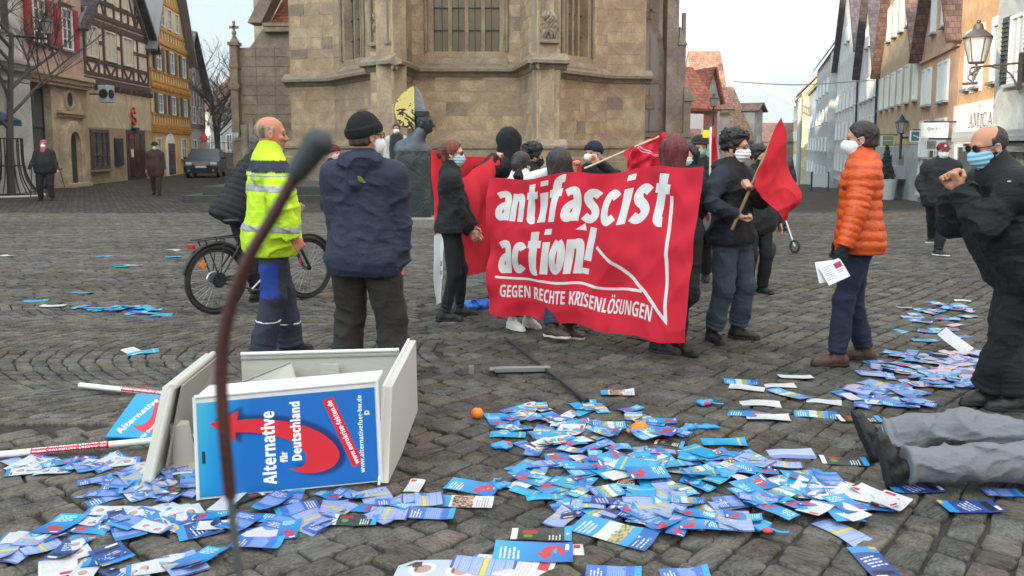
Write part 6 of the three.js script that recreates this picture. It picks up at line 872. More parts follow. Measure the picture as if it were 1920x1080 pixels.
{ // man in the orange quilted jacket
  const p = person('person', 'man in bright orange quilted jacket with white mask, seen from the side holding papers', { pos: foot(1602, 678), yaw: -FR - 0.32, h: 1.79, w: 1.0, sw: 0.17, skin: '#bb8870', head: [-0.1, 0.02, 0], hair: { kind: 'short', c: '#261c18', g: 0.01 }, mask: { c: '#e6e6e6', kind: 'ffp' }, L: { px: [1577, 487, 6.05], glove: '#131315', palm: [-1, 0, 0.2], pose: 'fist', pole: [0.6, -0.1, -1] }, R: { at: [-0.26, 0.88, 0.1], glove: '#131315' }, fL: { px: [1568, 686], yaw: 0.25 }, fR: { px: [1620, 674], yaw: -0.1 }, top: { c: '#c84c0c', g: 0.045, sleeve: 0.024, hem: -0.1, puff: 0.072, collar: 0.075, rough: 0.5 }, legs: { c: '#1a2136', g: 0.016, bottom: 0.055, fold: 0.012 }, shoes: { c: '#4a2c1e', sole: '#2a201a' } });
  part('ear_strap', tube([V(-0.07, 0.02, 0.03), V(-0.0, -0.02, -0.1), V(0.075, -0.035, 0.0)].map((v) => v.applyMatrix4(p.hm)), 0.002, 16, 5), cloth(white), p.inner);
  patch(p, 1583, 352, new THREE.TorusGeometry(0.014, 0.004, 6, 18), cloth('#7a2c10'), 'badge');
  { const c = at(1566, 508, 6.0), t = thing('papers', 'folded white papers with magenta print in the gloved hand of the orange jacket', 'papers', c, 0.2); const tx = canvasTex(128, 128, (g) => { g.fillStyle = '#e9e7e6'; g.fillRect(0, 0, 128, 128); g.fillStyle = '#b0305a'; g.fillRect(78, 20, 42, 34); g.fillStyle = '#888'; for (let i = 0; i < 7; i++) g.fillRect(10, 20 + i * 13, 56 - (i * 17) % 20, 3); g.fillStyle = '#c06080'; g.fillRect(80, 66, 38, 4); g.fillRect(80, 78, 30, 4); }); const a = part('sheet', new THREE.BoxGeometry(0.21, 0.15, 0.003), mat([0.85, 0.85, 0.85], 0.7, { map: tx }), t); a.rotation.set(-0.5, 0.1, 0.35); a.position.set(-0.02, -0.0, 0.02); const b = part('sheet', new THREE.BoxGeometry(0.2, 0.15, 0.003), mat([0.82, 0.82, 0.83], 0.7), t); b.rotation.set(-0.3, 0.1, 0.1); b.position.set(-0.05, 0, 0.0); }
}
{ // heavy man at the right edge
  const p = person('person', 'heavy balding man in black coat with sunglasses and pale blue mask at the right edge', { pos: foot(1880, 764), yaw: -FR - 0.05, h: 1.81, w: 1.22, belly: 0.07, sw: 0.2, skin: '#bd8468', lean: 0.4, hip: [0, 0.9, -0.1], head: [0.12, 0.22, 0], hair: { kind: 'ring', c: '#2c2420', top: 1.0 }, glasses: { c: '#3a2a24', dark: 1 }, mask: { c: '#8cc0d4' }, L: { px: [1802, 350, 5.1], pose: 'fist', palm: [0, 0, -1], dir: [0, 0.8, 0.5], pole: [0.5, -1, -0.3] }, R: { px: [1786, 352, 5.35], pose: 'fist', dir: [0, 0.8, 0.5], pole: [-0.5, -1, -0.3] }, fL: { px: [1850, 758], yaw: 0.2 }, fR: { px: [1908, 770], yaw: -0.1 }, top: { c: '#0d0d10', g: 0.055, sleeve: 0.04, hem: -0.18, collar: 0.07, collarW: 0.02, fold: 0.02 }, legs: { c: '#0f0f12', g: 0.026, bottom: 0.075, fold: 0.018 }, shoes: { c: '#1d1a19' } });
  part('wristwatch', new THREE.TorusGeometry(0.034, 0.007, 6, 18).applyQuaternion(new THREE.Quaternion().setFromUnitVectors(V(0, 0, 1), V(0, 0.85, 0.53))).translate(...A3(p.hand(1).add(V(0, -0.02, -0.01)))), cloth('#b8b8b8', 0.3), p.inner); patch(p, 1893, 341, new THREE.BoxGeometry(0.02, 0.008, 0.003), cloth('#d8d8d8'), 'logo');
}
person('person', 'young man in black hoodie with red cap and white mask walking beside the shop fronts', { pos: foot(1757, 478), yaw: -0.25, h: 1.66, w: 1.08, skin: '#c59079', head: [0.1, 0.05, 0], hat: { kind: 'cap', c: '#6e1a22', mark: '#d8c8c8' }, hair: { kind: 'short', c: '#2a2220' }, mask: { c: '#e4e2e0', kind: 'ffp' }, L: { at: [0.2, 0.9, 0.1], pose: 'none' }, R: { at: [-0.24, 0.92, 0.08], pose: 'none' }, fR: { px: [1745, 470], yaw: -0.6 }, fL: { px: [1758, 480], yaw: 0.9, pole: [0.3, 0, 1] }, top: { c: '#18171b', g: 0.055, sleeve: 0.03, hood: 1, hem: -0.16, fold: 0.016 }, legs: { c: '#16161a', g: 0.024, bottom: 0.05 }, shoes: { c: '#17171a', sole: '#cfcfcc' } });
// far figures on the left of the square
{ const o = foot(88, 376); person('person', 'elderly person in black with pink headscarf and mask leaning on two walking sticks', { pos: o, yaw: 0.15, h: 1.8, w: 1.3, belly: 0.05, skin: '#c9958a', hat: { kind: 'scarf', c: '#a0565a' }, mask: { c: '#e8e8ea', kind: 'ffp' }, L: { at: [0.4, 0.86, 0.12], pose: 'grip' }, R: { at: [-0.42, 0.86, 0.12], pose: 'grip' }, fL: { at: [0.17, 0.085, 0.05] }, fR: { at: [-0.16, 0.085, 0] }, top: { c: '#19191b', g: 0.05, hem: -0.12 }, legs: { c: '#1a1a1c', g: 0.03 }, shoes: { c: black } });
  for (const [px, py, qx, qy, l] of [[60, 308, 57, 383, 'dark walking stick in the right hand of the elderly person'], [112, 318, 130, 382, 'dark walking stick slanting from the left hand of the elderly person']]) { const b = gp(qx, qy), a = at(px, py, -b.z), t = thing('walking_stick', l, 'walking stick', b); part('shaft', rod(V(0, 0, 0), a.clone().sub(b), 0.014), M.iron, t); part('handle', rod(a.clone().sub(b).add(V(-0.06, 0.01, 0)), a.clone().sub(b).add(V(0.07, 0.02, 0)), 0.02), M.iron, t); } }
person('person', 'person in brown coat and black hat walking past the bank entrance', { pos: foot(294, 366), yaw: 0.35, h: 1.74, w: 1.1, skin: '#b58a76', hat: { kind: 'brim', c: '#161616' }, mask: { c: '#d8d8d8' }, top: { c: '#3a231b', g: 0.05, hem: -0.3, long: 0.4, name: 'coat' }, legs: { c: '#2a1c18' }, fL: { at: [0.09, 0.085, 0.18] }, fR: { at: [-0.09, 0.1, -0.2] }, shoes: { c: black } });
person('person', 'person in black vest over pale sleeves with white mask beside the bronze bust', { pos: [at(744, 300, 19.4).x, 0.44, -19.4], yaw: 0.1, h: 1.68, w: 1.0, skin: '#a87a66', hair: { kind: 'short', c: '#1c1616' }, mask: { c: '#e8e8e8', kind: 'ffp' }, top: { g: 0.04, colour: (x, y) => (Math.abs(x) > 0.17 ? [0.42, 0.42, 0.4] : [0.016, 0.016, 0.02]) }, legs: { c: black }, shoes: { c: black } });
person('person', 'child in blue jacket with lime gloves and pink hat near the foot of the monument', { pos: [at(731, 320, 15.5).x, 0, -15.5], yaw: 1.0, h: 1.36, w: 1.0, skin: '#cf9d8a', hat: { kind: 'beanie', c: '#b07a80' }, L: { at: [0.25, 1.2, 0.3], glove: '#b8c83a', pose: 'fist' }, R: { at: [-0.25, 1.15, 0.3], glove: '#b8c83a', pose: 'fist' }, top: { c: '#1c3f9a', g: 0.05 }, legs: { c: '#20242e' }, shoes: { c: black } });
person('person', 'person in dark red hat barely showing left of the navy hooded jacket', { pos: foot(628, 488), yaw: 1.2, h: 1.63, w: 0.95, skin: '#c8948a', hat: { kind: 'beanie', c: '#5a1a22' }, mask: { c: '#c8b0ac' }, top: { c: '#23202a', g: 0.04 }, legs: { c: black }, shoes: { c: black } });
{ // man lying on the ground, legs reaching into the picture
  const hx = gp(2080, 905), p = person('person', 'person in light grey jeans and black shoes lying on their back at the right edge', { pos: [2.68, 0.0, -3.98], yaw: 0, h: 1.76, w: 1.0, spine: [-Math.PI / 2, 0, 0], hip: [0, 0.15, 0], skin: '#bd8a70', hair: { kind: 'short', c: '#4a4038' }, top: { c: '#2a2e36', g: 0.035, hem: -0.14 }, legs: { c: '#6d6e71', g: 0.026, bottom: 0.07, fold: 0.026, len: 0.93 }, shoes: { c: '#141416', slip: 1, sole: '#1d1c1e' }, L: { at: [0.32, 0.12, -0.3] }, R: { at: [-0.32, 0.12, -0.3] }, fL: { at: [0.1, 0.1, 0.86], pole: [0, 1, 0.1], up: [[0.99, 0, 0.1], [0.04, 0.2, -0.98], [-0.04, 0.97, 0.2]] }, fR: { at: [-0.27, 0.1, 0.77], pole: [-0.05, 1, 0.15], up: [[0.95, 0.3, 0], [0.1, 0.36, -0.93], [-0.28, 0.89, 0.36]] }, lying: 1 });
  p.root.rotation.y = -FR - 0.06;
}
// ---------- banners and flags ----------
// a cloth between four corners (top left, top right, bottom right, bottom left), waving along its normal
function clothSheet(c, nu, nv, wave, sagTop = 0, edge = null) {
  const g = new THREE.PlaneGeometry(1, 1, nu, nv), p = g.attributes.position, uv = g.attributes.uv, n = c[1].clone().sub(c[0]).cross(c[3].clone().sub(c[0])).normalize().negate();
  for (let i = 0; i < p.count; i++) { const u = uv.getX(i), v = 1 - uv.getY(i); const a = c[0].clone().lerp(c[1], u), b = c[3].clone().lerp(c[2], u), q = a.lerp(b, v); q.y -= sagTop * 4 * u * (1 - u) * (1 - v); q.addScaledVector(n, wave(u, v)); if (edge) { const e = edge(u, v); q.x += e[0]; q.y += e[1]; q.z += e[2]; } p.setXYZ(i, q.x, q.y, q.z); }
  g.computeVertexNormals(); return g;
}
const redCloth = (o = {}) => new THREE.MeshStandardMaterial({ color: col(0.56, 0.012, 0.028), roughness: 0.85, side: THREE.DoubleSide, bumpMap: T.cloth, bumpScale: 0.001, ...o });
{
  const t = thing('protest_banner', 'large red cloth banner with white painted slogan held across the square', 'banner', [0, 0, 0]);
  const tex = canvasTex(2048, 1400, (c, W, H) => {
    c.fillStyle = '#c81530'; c.fillRect(0, 0, W, H); const wt = '#d9d6d4'; c.fillStyle = wt; c.strokeStyle = wt; c.lineJoin = 'miter';
    // hand-cut heavy slanted letters, drawn as strokes on a unit cell (x 0..1, y 0 = x-height top, 1 = baseline)
    const glyph = { a: [[[0.12, 0.16], [0.45, 0.05], [0.78, 0.16], [0.78, 1.0]], [[0.78, 0.45], [0.35, 0.5], [0.2, 0.75], [0.38, 0.95], [0.75, 0.8]]], n: [[[0.2, 0.04], [0.2, 1]], [[0.2, 0.3], [0.5, 0.08], [0.78, 0.2], [0.78, 1]]], t: [[[0.45, -0.28], [0.45, 0.82], [0.6, 0.95], [0.8, 0.92]], [[0.1, 0.1], [0.85, 0.1]]], i: [[[0.5, 0.05], [0.5, 1]], [[0.5, -0.32], [0.5, -0.16]]], f: [[[0.85, -0.3], [0.58, -0.3], [0.45, -0.1], [0.45, 1]], [[0.12, 0.12], [0.8, 0.12]]], s: [[[0.8, 0.2], [0.5, 0.06], [0.22, 0.22], [0.32, 0.42], [0.7, 0.58], [0.8, 0.78], [0.5, 0.95], [0.18, 0.82]]], c: [[[0.8, 0.25], [0.55, 0.07], [0.25, 0.25], [0.22, 0.75], [0.5, 0.95], [0.8, 0.78]]], o: [[[0.5, 0.07], [0.22, 0.25], [0.22, 0.75], [0.5, 0.94], [0.78, 0.75], [0.78, 0.25], [0.5, 0.07]]], '!': [[[0.55, -0.32], [0.48, 0.62]], [[0.45, 0.84], [0.45, 1]]] };
    const word = (str, x, y, w, h, slope, lw, grow) => { let k = 0; for (const ch of str) { const nar = ch === 'i' || ch === '!' ? 0.5 : ch === 't' || ch === 'f' ? 0.8 : 1, ww = w * nar * (1 + grow * k), hh = h * (1 + grow * k * 0.55); c.save(); c.translate(x, y + slope * k); c.transform(1, 0, -0.14, 1, 0, 0); c.lineWidth = lw * (1 + grow * k * 0.9); c.lineCap = 'butt'; for (const st of glyph[ch]) { c.beginPath(); st.forEach(([a, b], i) => { const X = ((a - 0.5) / nar + 0.5) * ww, Y = (b - 1) * hh; if (i === 0) c.moveTo(X, Y); else if (st.length > 3 && i < st.length - 1) { const nx = st[i + 1]; c.quadraticCurveTo(X, Y, ((((a + nx[0]) / 2) - 0.5) / nar + 0.5) * ww, ((b + nx[1]) / 2 - 1) * hh); } else c.lineTo(X, Y); }); c.stroke(); } c.restore(); x += ww * 1.05; k++; } };
    word('antifascist', 85, 420, 152, 285, 5, 66, 0.024); word('action!', 90, 955, 158, 330, -4, 72, 0.004);
    c.lineWidth = 24; c.beginPath(); c.moveTo(80, 1000); c.lineTo(700, 1020); c.lineTo(1620, 1028); c.stroke();
    c.lineWidth = 30; c.beginPath(); c.moveTo(1805, 230); c.lineTo(1812, 700); c.lineTo(1870, 1220); c.lineTo(1640, 1020); c.lineTo(1130, 660); c.stroke();
    c.lineWidth = 26; c.beginPath(); c.moveTo(915, 525); c.lineTo(1000, 462); c.lineTo(1012, 530); c.closePath(); c.fill();
    c.save(); c.translate(120, 1195); c.transform(0.6, 0.02, -0.05, 1, 0, 0); c.font = 'bold 172px sans-serif'; const s = 'GEGEN RECHTE KRISENLÖSUNGEN'; let x = 0; for (const ch of s) { c.fillText(ch, x, 0); x += c.measureText(ch).width * 0.955; } c.restore();
  });
  const tl = at(917, 338, 7.4), tr = at(1322, 308, 6.25), br = at(1289, 643, 6.2), bl = at(924, 586, 7.4);
  const g = clothSheet([tl, tr, br, bl], 120, 84, (u, v) => 0.03 * Math.sin(u * 7 + v * 2) + 0.014 * Math.sin(u * 31 + v * 5 + 2 * vn(u * 6, v * 4, 3)) * (1 - 0.4 * v) + 0.035 * vn(u * 6, v * 4, 7) + 0.014 * vn(u * 19, v * 9, 2) + 0.016 * ridge(vn(u * 5 + v * 2.4, v * 1.6, 12)) + 0.007 * ridge(vn(u * 11 - v * 4, v * 3.5 + u * 2, 15)), 0.0, (u, v) => [0, 0.018 * Math.sin(u * 17 + 1) * (1 - v) - 0.012 * Math.sin(u * 23) * v, 0]);
  part('cloth', g, new THREE.MeshStandardMaterial({ color: col(0.92, 0.92, 0.92), map: tex, roughness: 0.85, side: THREE.DoubleSide, bumpMap: T.cloth, bumpScale: 0.001 }), t);
}
{
  const t = thing('folded_banner', 'red and white banner folded and held sideways behind the red haired woman', 'banner', [0, 0, 0]);
  const tex = canvasTex(256, 1024, (c) => { c.fillStyle = '#d3162a'; c.fillRect(0, 0, 256, 1024); c.fillStyle = '#d4d2d2'; c.beginPath(); c.moveTo(0, 560); c.lineTo(256, 500); c.lineTo(256, 1024); c.lineTo(0, 1024); c.fill(); c.fillStyle = '#26262a'; c.save(); c.translate(80, 780); c.font = 'bold 60px sans-serif'; c.fillText('uns', 20, 0); c.fillText('ver', 10, 62); c.fillText('eint', 30, 124); c.restore(); });
  const d = 8.35; part('front_fold', clothSheet([at(806, 283, d + 0.1), at(840, 284, d), at(834, 560, d), at(822, 572, d + 0.1)], 10, 40, (u, v) => 0.03 * Math.sin(u * 5 + v * 3) + 0.02 * vn(u * 2, v * 6, 4), 0, (u, v) => [0.02 * Math.sin(v * 5), 0, 0]), new THREE.MeshStandardMaterial({ color: col(0.95, 0.95, 0.95), map: tex, roughness: 0.85, side: THREE.DoubleSide }), t);
  part('back_fold', clothSheet([at(838, 290, d + 0.05), at(940, 296, 9.0), at(938, 500, 9.0), at(858, 524, d + 0.05)], 40, 30, (u, v) => 0.05 * Math.sin(u * 9 + v * 2) + 0.04 * vn(u * 5, v * 4, 4)), redCloth(), t);
  part('draped_fold', clothSheet([at(862, 336, d - 0.02), at(933, 287, 8.85), at(931, 334, 8.85), at(884, 425, d + 0.05)], 24, 10, (u, v) => 0.05 * Math.sin(v * 3.1) + 0.02 * Math.sin(u * 12)), redCloth(), t);
}
{
  const wood = mat([0.45, 0.3, 0.14], 0.6, { map: T.wood });
  const t = thing('red_flag', 'red triangular hanging flag on a wooden pole carried by the curly haired man', 'flag', [0, 0, 0]), a = at(1372, 431, 6.68), b = at(1462, 230, 6.72); part('pole', rod(a, b, 0.0135), wood, t);
  part('cloth', clothSheet([at(1465, 219, 6.69), at(1492, 362, 6.92), at(1479, 425, 6.76), at(1411, 349, 6.65)], 40, 40, (u, v) => 0.06 * Math.sin(u * 8 + v * 3) * u + 0.02 * vn(u * 6, v * 5, 1) + 0.012 * ridge(vn(u * 4 + v * 2, v * 1.5, 3)) * Math.min(1, u * 4)), redCloth(), t);
  const t2 = thing('red_flag', 'bunched red flag with pale stripes held by the masked man in navy hat', 'flag', [0, 0, 0]); part('pole', rod(at(1096, 316, 8.82), at(1236, 256, 8.7), 0.011), mat([0.6, 0.45, 0.3], 0.6), t2);
  const st = canvasTex(256, 256, (c) => { c.fillStyle = '#d01636'; c.fillRect(0, 0, 256, 256); c.strokeStyle = '#e8b8c0'; c.lineWidth = 5; for (const o of [0, 14]) { c.beginPath(); c.moveTo(90 + o, 20); c.quadraticCurveTo(110 + o, 110, 220 + o, 190); c.stroke(); } c.lineWidth = 3; c.beginPath(); c.arc(70, 60, 46, 2.6, 5.4); c.stroke(); });
  part('cloth', clothSheet([at(1168, 284, 8.74), at(1248, 245, 8.8), at(1252, 300, 8.7), at(1182, 345, 8.7)], 30, 20, (u, v) => 0.06 * Math.sin(u * 11 + v * 4) + 0.04 * vn(u * 6, v * 6, 9)), new THREE.MeshStandardMaterial({ color: col(0.85, 0.85, 0.85), map: st, roughness: 0.8, side: THREE.DoubleSide }), t2);
  const t3 = thing('red_flag', 'narrow red flag hanging on a white pole beside the brimmed hat', 'flag', [0, 0, 0]); part('pole', rod(at(1331, 330, 9.6), at(1333, 238, 9.6), 0.012), M.whiteFrame, t3); part('cloth', clothSheet([at(1334, 241, 9.6), at(1339, 262, 9.62), at(1353, 318, 9.7), at(1333, 318, 9.6)], 14, 20, (u, v) => 0.03 * Math.sin(u * 9 + v * 4)), redCloth(), t3);
  const q = at(1324, 251, 9.62); part('sticker', new THREE.BoxGeometry(0.075, 0.085, 0.004).translate(q.x, q.y, q.z), mat([0.75, 0.5, 0.03], 0.6), t3);
  const t4 = thing('red_cloth', 'short end of red cloth clutched behind the grey knitted hat', 'cloth', [0, 0, 0]); part('cloth', clothSheet([at(1064, 298, 9.02), at(1086, 300, 9.05), at(1096, 345, 9.0), at(1060, 345, 9.0)], 12, 14, (u, v) => 0.04 * Math.sin(u * 8 + v * 3)), redCloth(), t4);
}
{ const o = gp(890, 580), t = thing('blue_bag', 'crumpled blue plastic bag lying beside the red haired woman', 'bag', o); const g = nets((x, y, z) => { let d = smin(capd(x, y, z, [-0.12, 0.03, 0], [0.22, 0.035, -0.05], 0.055, 0.05), capd(x, y, z, [-0.12, 0.03, 0], [-0.02, 0.03, 0.08], 0.045, 0.05), 0.04); return Math.max(d - 0.03 * vn(x * 14, y * 18, z * 14) - 0.012 * vn(x * 40, y * 40, z * 40), -y + 0.005); }, [-0.3, -0.02, -0.25], [0.4, 0.18, 0.25], 0.012); part('sheet', g, mat([0.015, 0.13, 0.5], 0.35), t); }

// ---------- overturned information counter ----------
{
  const t = thing('promotion_counter', 'white plastic promotion counter tipped on its side with a blue party poster', 'counter', [0, 0, 0]);
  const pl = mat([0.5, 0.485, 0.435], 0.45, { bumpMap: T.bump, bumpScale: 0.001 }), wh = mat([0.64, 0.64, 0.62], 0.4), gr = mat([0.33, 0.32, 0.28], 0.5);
  const poster = canvasTex(1024, 640, (c, W, H) => {
    let g = c.createLinearGradient(0, 0, 320, 60); g.addColorStop(0, '#48b4cc'); g.addColorStop(0.5, '#1789c8'); g.addColorStop(1, '#0a66b4'); c.fillStyle = g; c.fillRect(0, 0, W, H);
    // printed drop shade of the arrow, part of the poster's artwork
    const arrow = (dx, dy) => { c.beginPath(); c.moveTo(70 + dx, 150 + dy); c.lineTo(232 + dx, 75 + dy); c.lineTo(222 + dx, 140 + dy); c.bezierCurveTo(420 + dx, 130 + dy, 760 + dx, 240 + dy, 800 + dx, 430 + dy); c.bezierCurveTo(800 + dx, 560 + dy, 600 + dx, 580 + dy, 500 + dx, 500 + dy); c.bezierCurveTo(610 + dx, 530 + dy, 640 + dx, 430 + dy, 560 + dx, 350 + dy); c.bezierCurveTo(430 + dx, 250 + dy, 300 + dx, 230 + dy, 212 + dx, 222 + dy); c.lineTo(208 + dx, 285 + dy); c.closePath(); c.fill(); };
    c.filter = 'blur(9px)'; c.fillStyle = 'rgba(8,40,92,0.75)'; arrow(26, -26); arrow(34, 18); c.filter = 'none'; c.fillStyle = '#d22a36'; arrow(0, 0);
    c.save(); c.translate(430, 596); c.rotate(-Math.PI / 2); c.fillStyle = '#f2f2f2'; c.font = 'bold 100px sans-serif'; c.scale(0.92, 1); c.strokeStyle = '#f2f2f2'; c.lineWidth = 4; const ft = (s, x, y) => { c.fillText(s, x, y); c.strokeText(s, x, y); }; ft('Alternative', 0, 0); c.font = 'bold 52px sans-serif'; ft('für', 150, 66); c.font = 'bold 74px sans-serif'; ft('Deutschland', 150, 148); c.restore();
    c.save(); c.translate(742, 330); c.rotate(Math.PI / 2 + 0.27 - Math.PI - 0.58 + 0.0); c.rotate(0); c.restore();
    c.save(); c.translate(715, 70); c.rotate(1.24); c.fillStyle = '#cf2434'; c.fillRect(-10, -66, 500, 66); c.restore(); c.save(); c.translate(916, 506); c.rotate(1.24 - Math.PI); c.fillStyle = '#fff'; c.font = 'bold 42px sans-serif'; c.scale(470 / c.measureText('www.eurokrise-fakten.de').width, 1); c.fillText('www.eurokrise-fakten.de', 0, 0); c.restore();
    c.save(); c.translate(944, 575); c.rotate(-Math.PI / 2); c.fillStyle = '#eef2f6'; c.font = 'bold 37px sans-serif'; c.scale(530 / c.measureText('www.alternativefuer-bw.de').width, 1); c.fillText('www.alternativefuer-bw.de', 0, 0); c.restore();
    c.fillStyle = '#e8e2c0'; c.beginPath(); c.arc(972, 170, 15, 0, 7); c.fill(); c.fillStyle = '#333'; c.fillRect(966, 164, 12, 10); c.fillStyle = '#e8e2c0'; c.fillRect(954, 176, 34, 8);
    c.fillStyle = '#22303c'; c.fillRect(22, 330, 18, 84);
  });
  const A = gp(372, 942), B = gp(715, 907), fz = A.z; const ta = at(364, 745, -A.z + 0.05), tb = at(706, 714, -B.z + 0.05);
  A.y = 0.012; B.y = 0.012;
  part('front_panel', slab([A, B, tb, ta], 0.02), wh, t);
  // the poster sheet on it
  { const e = (u, v) => A.clone().lerp(B, u).lerp(ta.clone().lerp(tb, u), v), n = B.clone().sub(A).cross(ta.clone().sub(A)).normalize().multiplyScalar(0.003), q = [e(0.008, 0.02), e(0.985, 0.012), e(0.985, 0.94), e(0.008, 0.94)].map((p) => p.add(n)); const s = slab(q, 0.0015); part('poster', s, mat([0.92, 0.92, 0.92], 0.3, { map: poster }), t); }
  const back = (p, dz, dy = 0) => p.clone().add(V(0, dy, -dz));
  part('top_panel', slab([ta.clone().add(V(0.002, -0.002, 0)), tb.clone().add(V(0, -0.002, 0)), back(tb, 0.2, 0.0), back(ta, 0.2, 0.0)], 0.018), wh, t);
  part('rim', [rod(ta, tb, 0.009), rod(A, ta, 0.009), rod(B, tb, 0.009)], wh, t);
  // base plate on the right
  const P1 = at(716, 729, 4.12), P2 = at(771, 638, 4.95), P3 = at(790, 770, 4.98), P4 = gp(770, 850), P5 = gp(733, 908); P4.y = 0.01; P5.y = 0.008; const x0 = P1.x; const proj = (p, k) => V(x0 + (p.z - P1.z) * -0.02 + k, p.y, p.z);
  const bs = [V(P1.x, P1.y + 0.01, P1.z), V(P2.x, P2.y, P2.z), V(P3.x, P3.y, P3.z), V(P4.x, 0.0, P4.z), V(P5.x, 0.006, P5.z)];
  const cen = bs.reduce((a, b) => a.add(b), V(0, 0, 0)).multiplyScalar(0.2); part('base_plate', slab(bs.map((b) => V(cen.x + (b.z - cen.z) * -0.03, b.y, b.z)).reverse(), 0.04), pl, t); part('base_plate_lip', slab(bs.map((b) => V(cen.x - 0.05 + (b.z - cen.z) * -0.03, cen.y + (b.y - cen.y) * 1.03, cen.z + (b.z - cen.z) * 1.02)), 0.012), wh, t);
  // far wall with folded shelf inside
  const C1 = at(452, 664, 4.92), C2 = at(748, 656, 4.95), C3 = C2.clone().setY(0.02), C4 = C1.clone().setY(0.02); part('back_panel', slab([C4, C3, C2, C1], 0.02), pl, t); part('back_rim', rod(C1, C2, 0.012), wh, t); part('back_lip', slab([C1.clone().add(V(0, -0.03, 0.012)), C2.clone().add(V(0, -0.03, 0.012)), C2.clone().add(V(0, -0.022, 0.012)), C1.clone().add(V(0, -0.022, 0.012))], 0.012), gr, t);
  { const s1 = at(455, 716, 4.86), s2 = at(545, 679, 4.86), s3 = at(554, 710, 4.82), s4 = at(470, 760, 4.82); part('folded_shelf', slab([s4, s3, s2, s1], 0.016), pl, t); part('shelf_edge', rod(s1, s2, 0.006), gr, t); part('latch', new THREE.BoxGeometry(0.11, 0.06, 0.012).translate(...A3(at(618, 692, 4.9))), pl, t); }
  // counter top on the left with cup holders
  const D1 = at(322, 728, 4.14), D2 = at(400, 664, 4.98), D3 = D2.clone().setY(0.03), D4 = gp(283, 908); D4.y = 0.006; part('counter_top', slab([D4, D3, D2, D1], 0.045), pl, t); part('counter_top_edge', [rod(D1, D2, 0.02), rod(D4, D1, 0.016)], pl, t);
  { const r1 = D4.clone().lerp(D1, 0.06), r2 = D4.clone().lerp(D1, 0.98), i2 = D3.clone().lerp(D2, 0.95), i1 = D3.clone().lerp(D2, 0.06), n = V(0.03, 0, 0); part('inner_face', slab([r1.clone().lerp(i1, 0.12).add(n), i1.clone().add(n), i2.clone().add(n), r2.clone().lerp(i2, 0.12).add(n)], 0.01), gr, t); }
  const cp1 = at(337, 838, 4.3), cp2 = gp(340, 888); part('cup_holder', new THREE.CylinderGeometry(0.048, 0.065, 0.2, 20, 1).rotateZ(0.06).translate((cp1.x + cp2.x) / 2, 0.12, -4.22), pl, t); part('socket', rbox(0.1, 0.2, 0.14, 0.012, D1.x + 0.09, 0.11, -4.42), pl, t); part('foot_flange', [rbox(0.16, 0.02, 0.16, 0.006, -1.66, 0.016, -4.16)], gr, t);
}
{
  const t = thing('header_sign', 'white poles with red stickers and a small blue party sign lying beside the tipped counter', 'sign', [0, 0, 0]);
  const wh = mat([0.72, 0.71, 0.69], 0.35), rd = (s, L) => mat([0.9, 0.9, 0.9], 0.4, { map: canvasTex(512, 96, (c) => { c.fillStyle = '#b62232'; c.fillRect(0, 0, 512, 96); c.fillStyle = '#fff'; c.font = 'bold 40px sans-serif'; for (const y of [36, 84]) c.fillText('www.eurokrise-fakten.de', 8, y); }) });
  const pole = (a, b, u0, u1) => { part('pole', rod(a, b, 0.0175, 0.0175, 16), wh, t); const p = a.clone().lerp(b, u0), q = a.clone().lerp(b, u1), L = p.distanceTo(q), g = new THREE.CylinderGeometry(0.0183, 0.0183, L, 24, 1, true); const uv = g.attributes.uv; for (let i = 0; i < uv.count; i++) { const x = uv.getX(i); uv.setXY(i, uv.getY(i), x * 3 % 1.0001); } g.rotateY(0.5); g.applyQuaternion(new THREE.Quaternion().setFromUnitVectors(V(0, 1, 0), q.clone().sub(p).normalize())); const m = p.lerp(q, 0.5); part('sticker', g.translate(m.x, m.y, m.z), rd(), t); };
  const a1 = gp(-60, 858, 0.025), b1 = at(372, 818, 4.5); pole(a1, b1, 0.265, 0.6); const a2 = gp(150, 722, 0.03), b2 = gp(340, 742, 0.05); pole(a2, b2, 0.44, 0.98);
  const st = canvasTex(512, 512, (c) => { c.fillStyle = '#2397d4'; c.fillRect(0, 0, 512, 512); c.fillStyle = '#cc2a38'; c.beginPath(); c.moveTo(250, 60); c.lineTo(470, 20); c.lineTo(440, 150); c.bezierCurveTo(470, 300, 500, 380, 440, 440); c.bezierCurveTo(330, 480, 220, 440, 190, 380); c.bezierCurveTo(300, 400, 340, 300, 300, 160); c.closePath(); c.fill(); c.fillStyle = '#fff'; c.save(); c.translate(120, 470); c.rotate(-1.12); c.font = 'bold 92px sans-serif'; c.scale(0.9, 1); c.fillText('Alternative', -10, 0); c.font = 'bold 46px sans-serif'; c.fillText('für Deutsch', 40, 200); c.restore(); });
  const e = [gp(198, 818, 0.03), gp(312, 822, 0.03), gp(338, 742, 0.045), gp(256, 738, 0.045)]; part('sign_board', slab(e, 0.008), mat([0.92, 0.92, 0.92], 0.4, { map: st }), t);
}
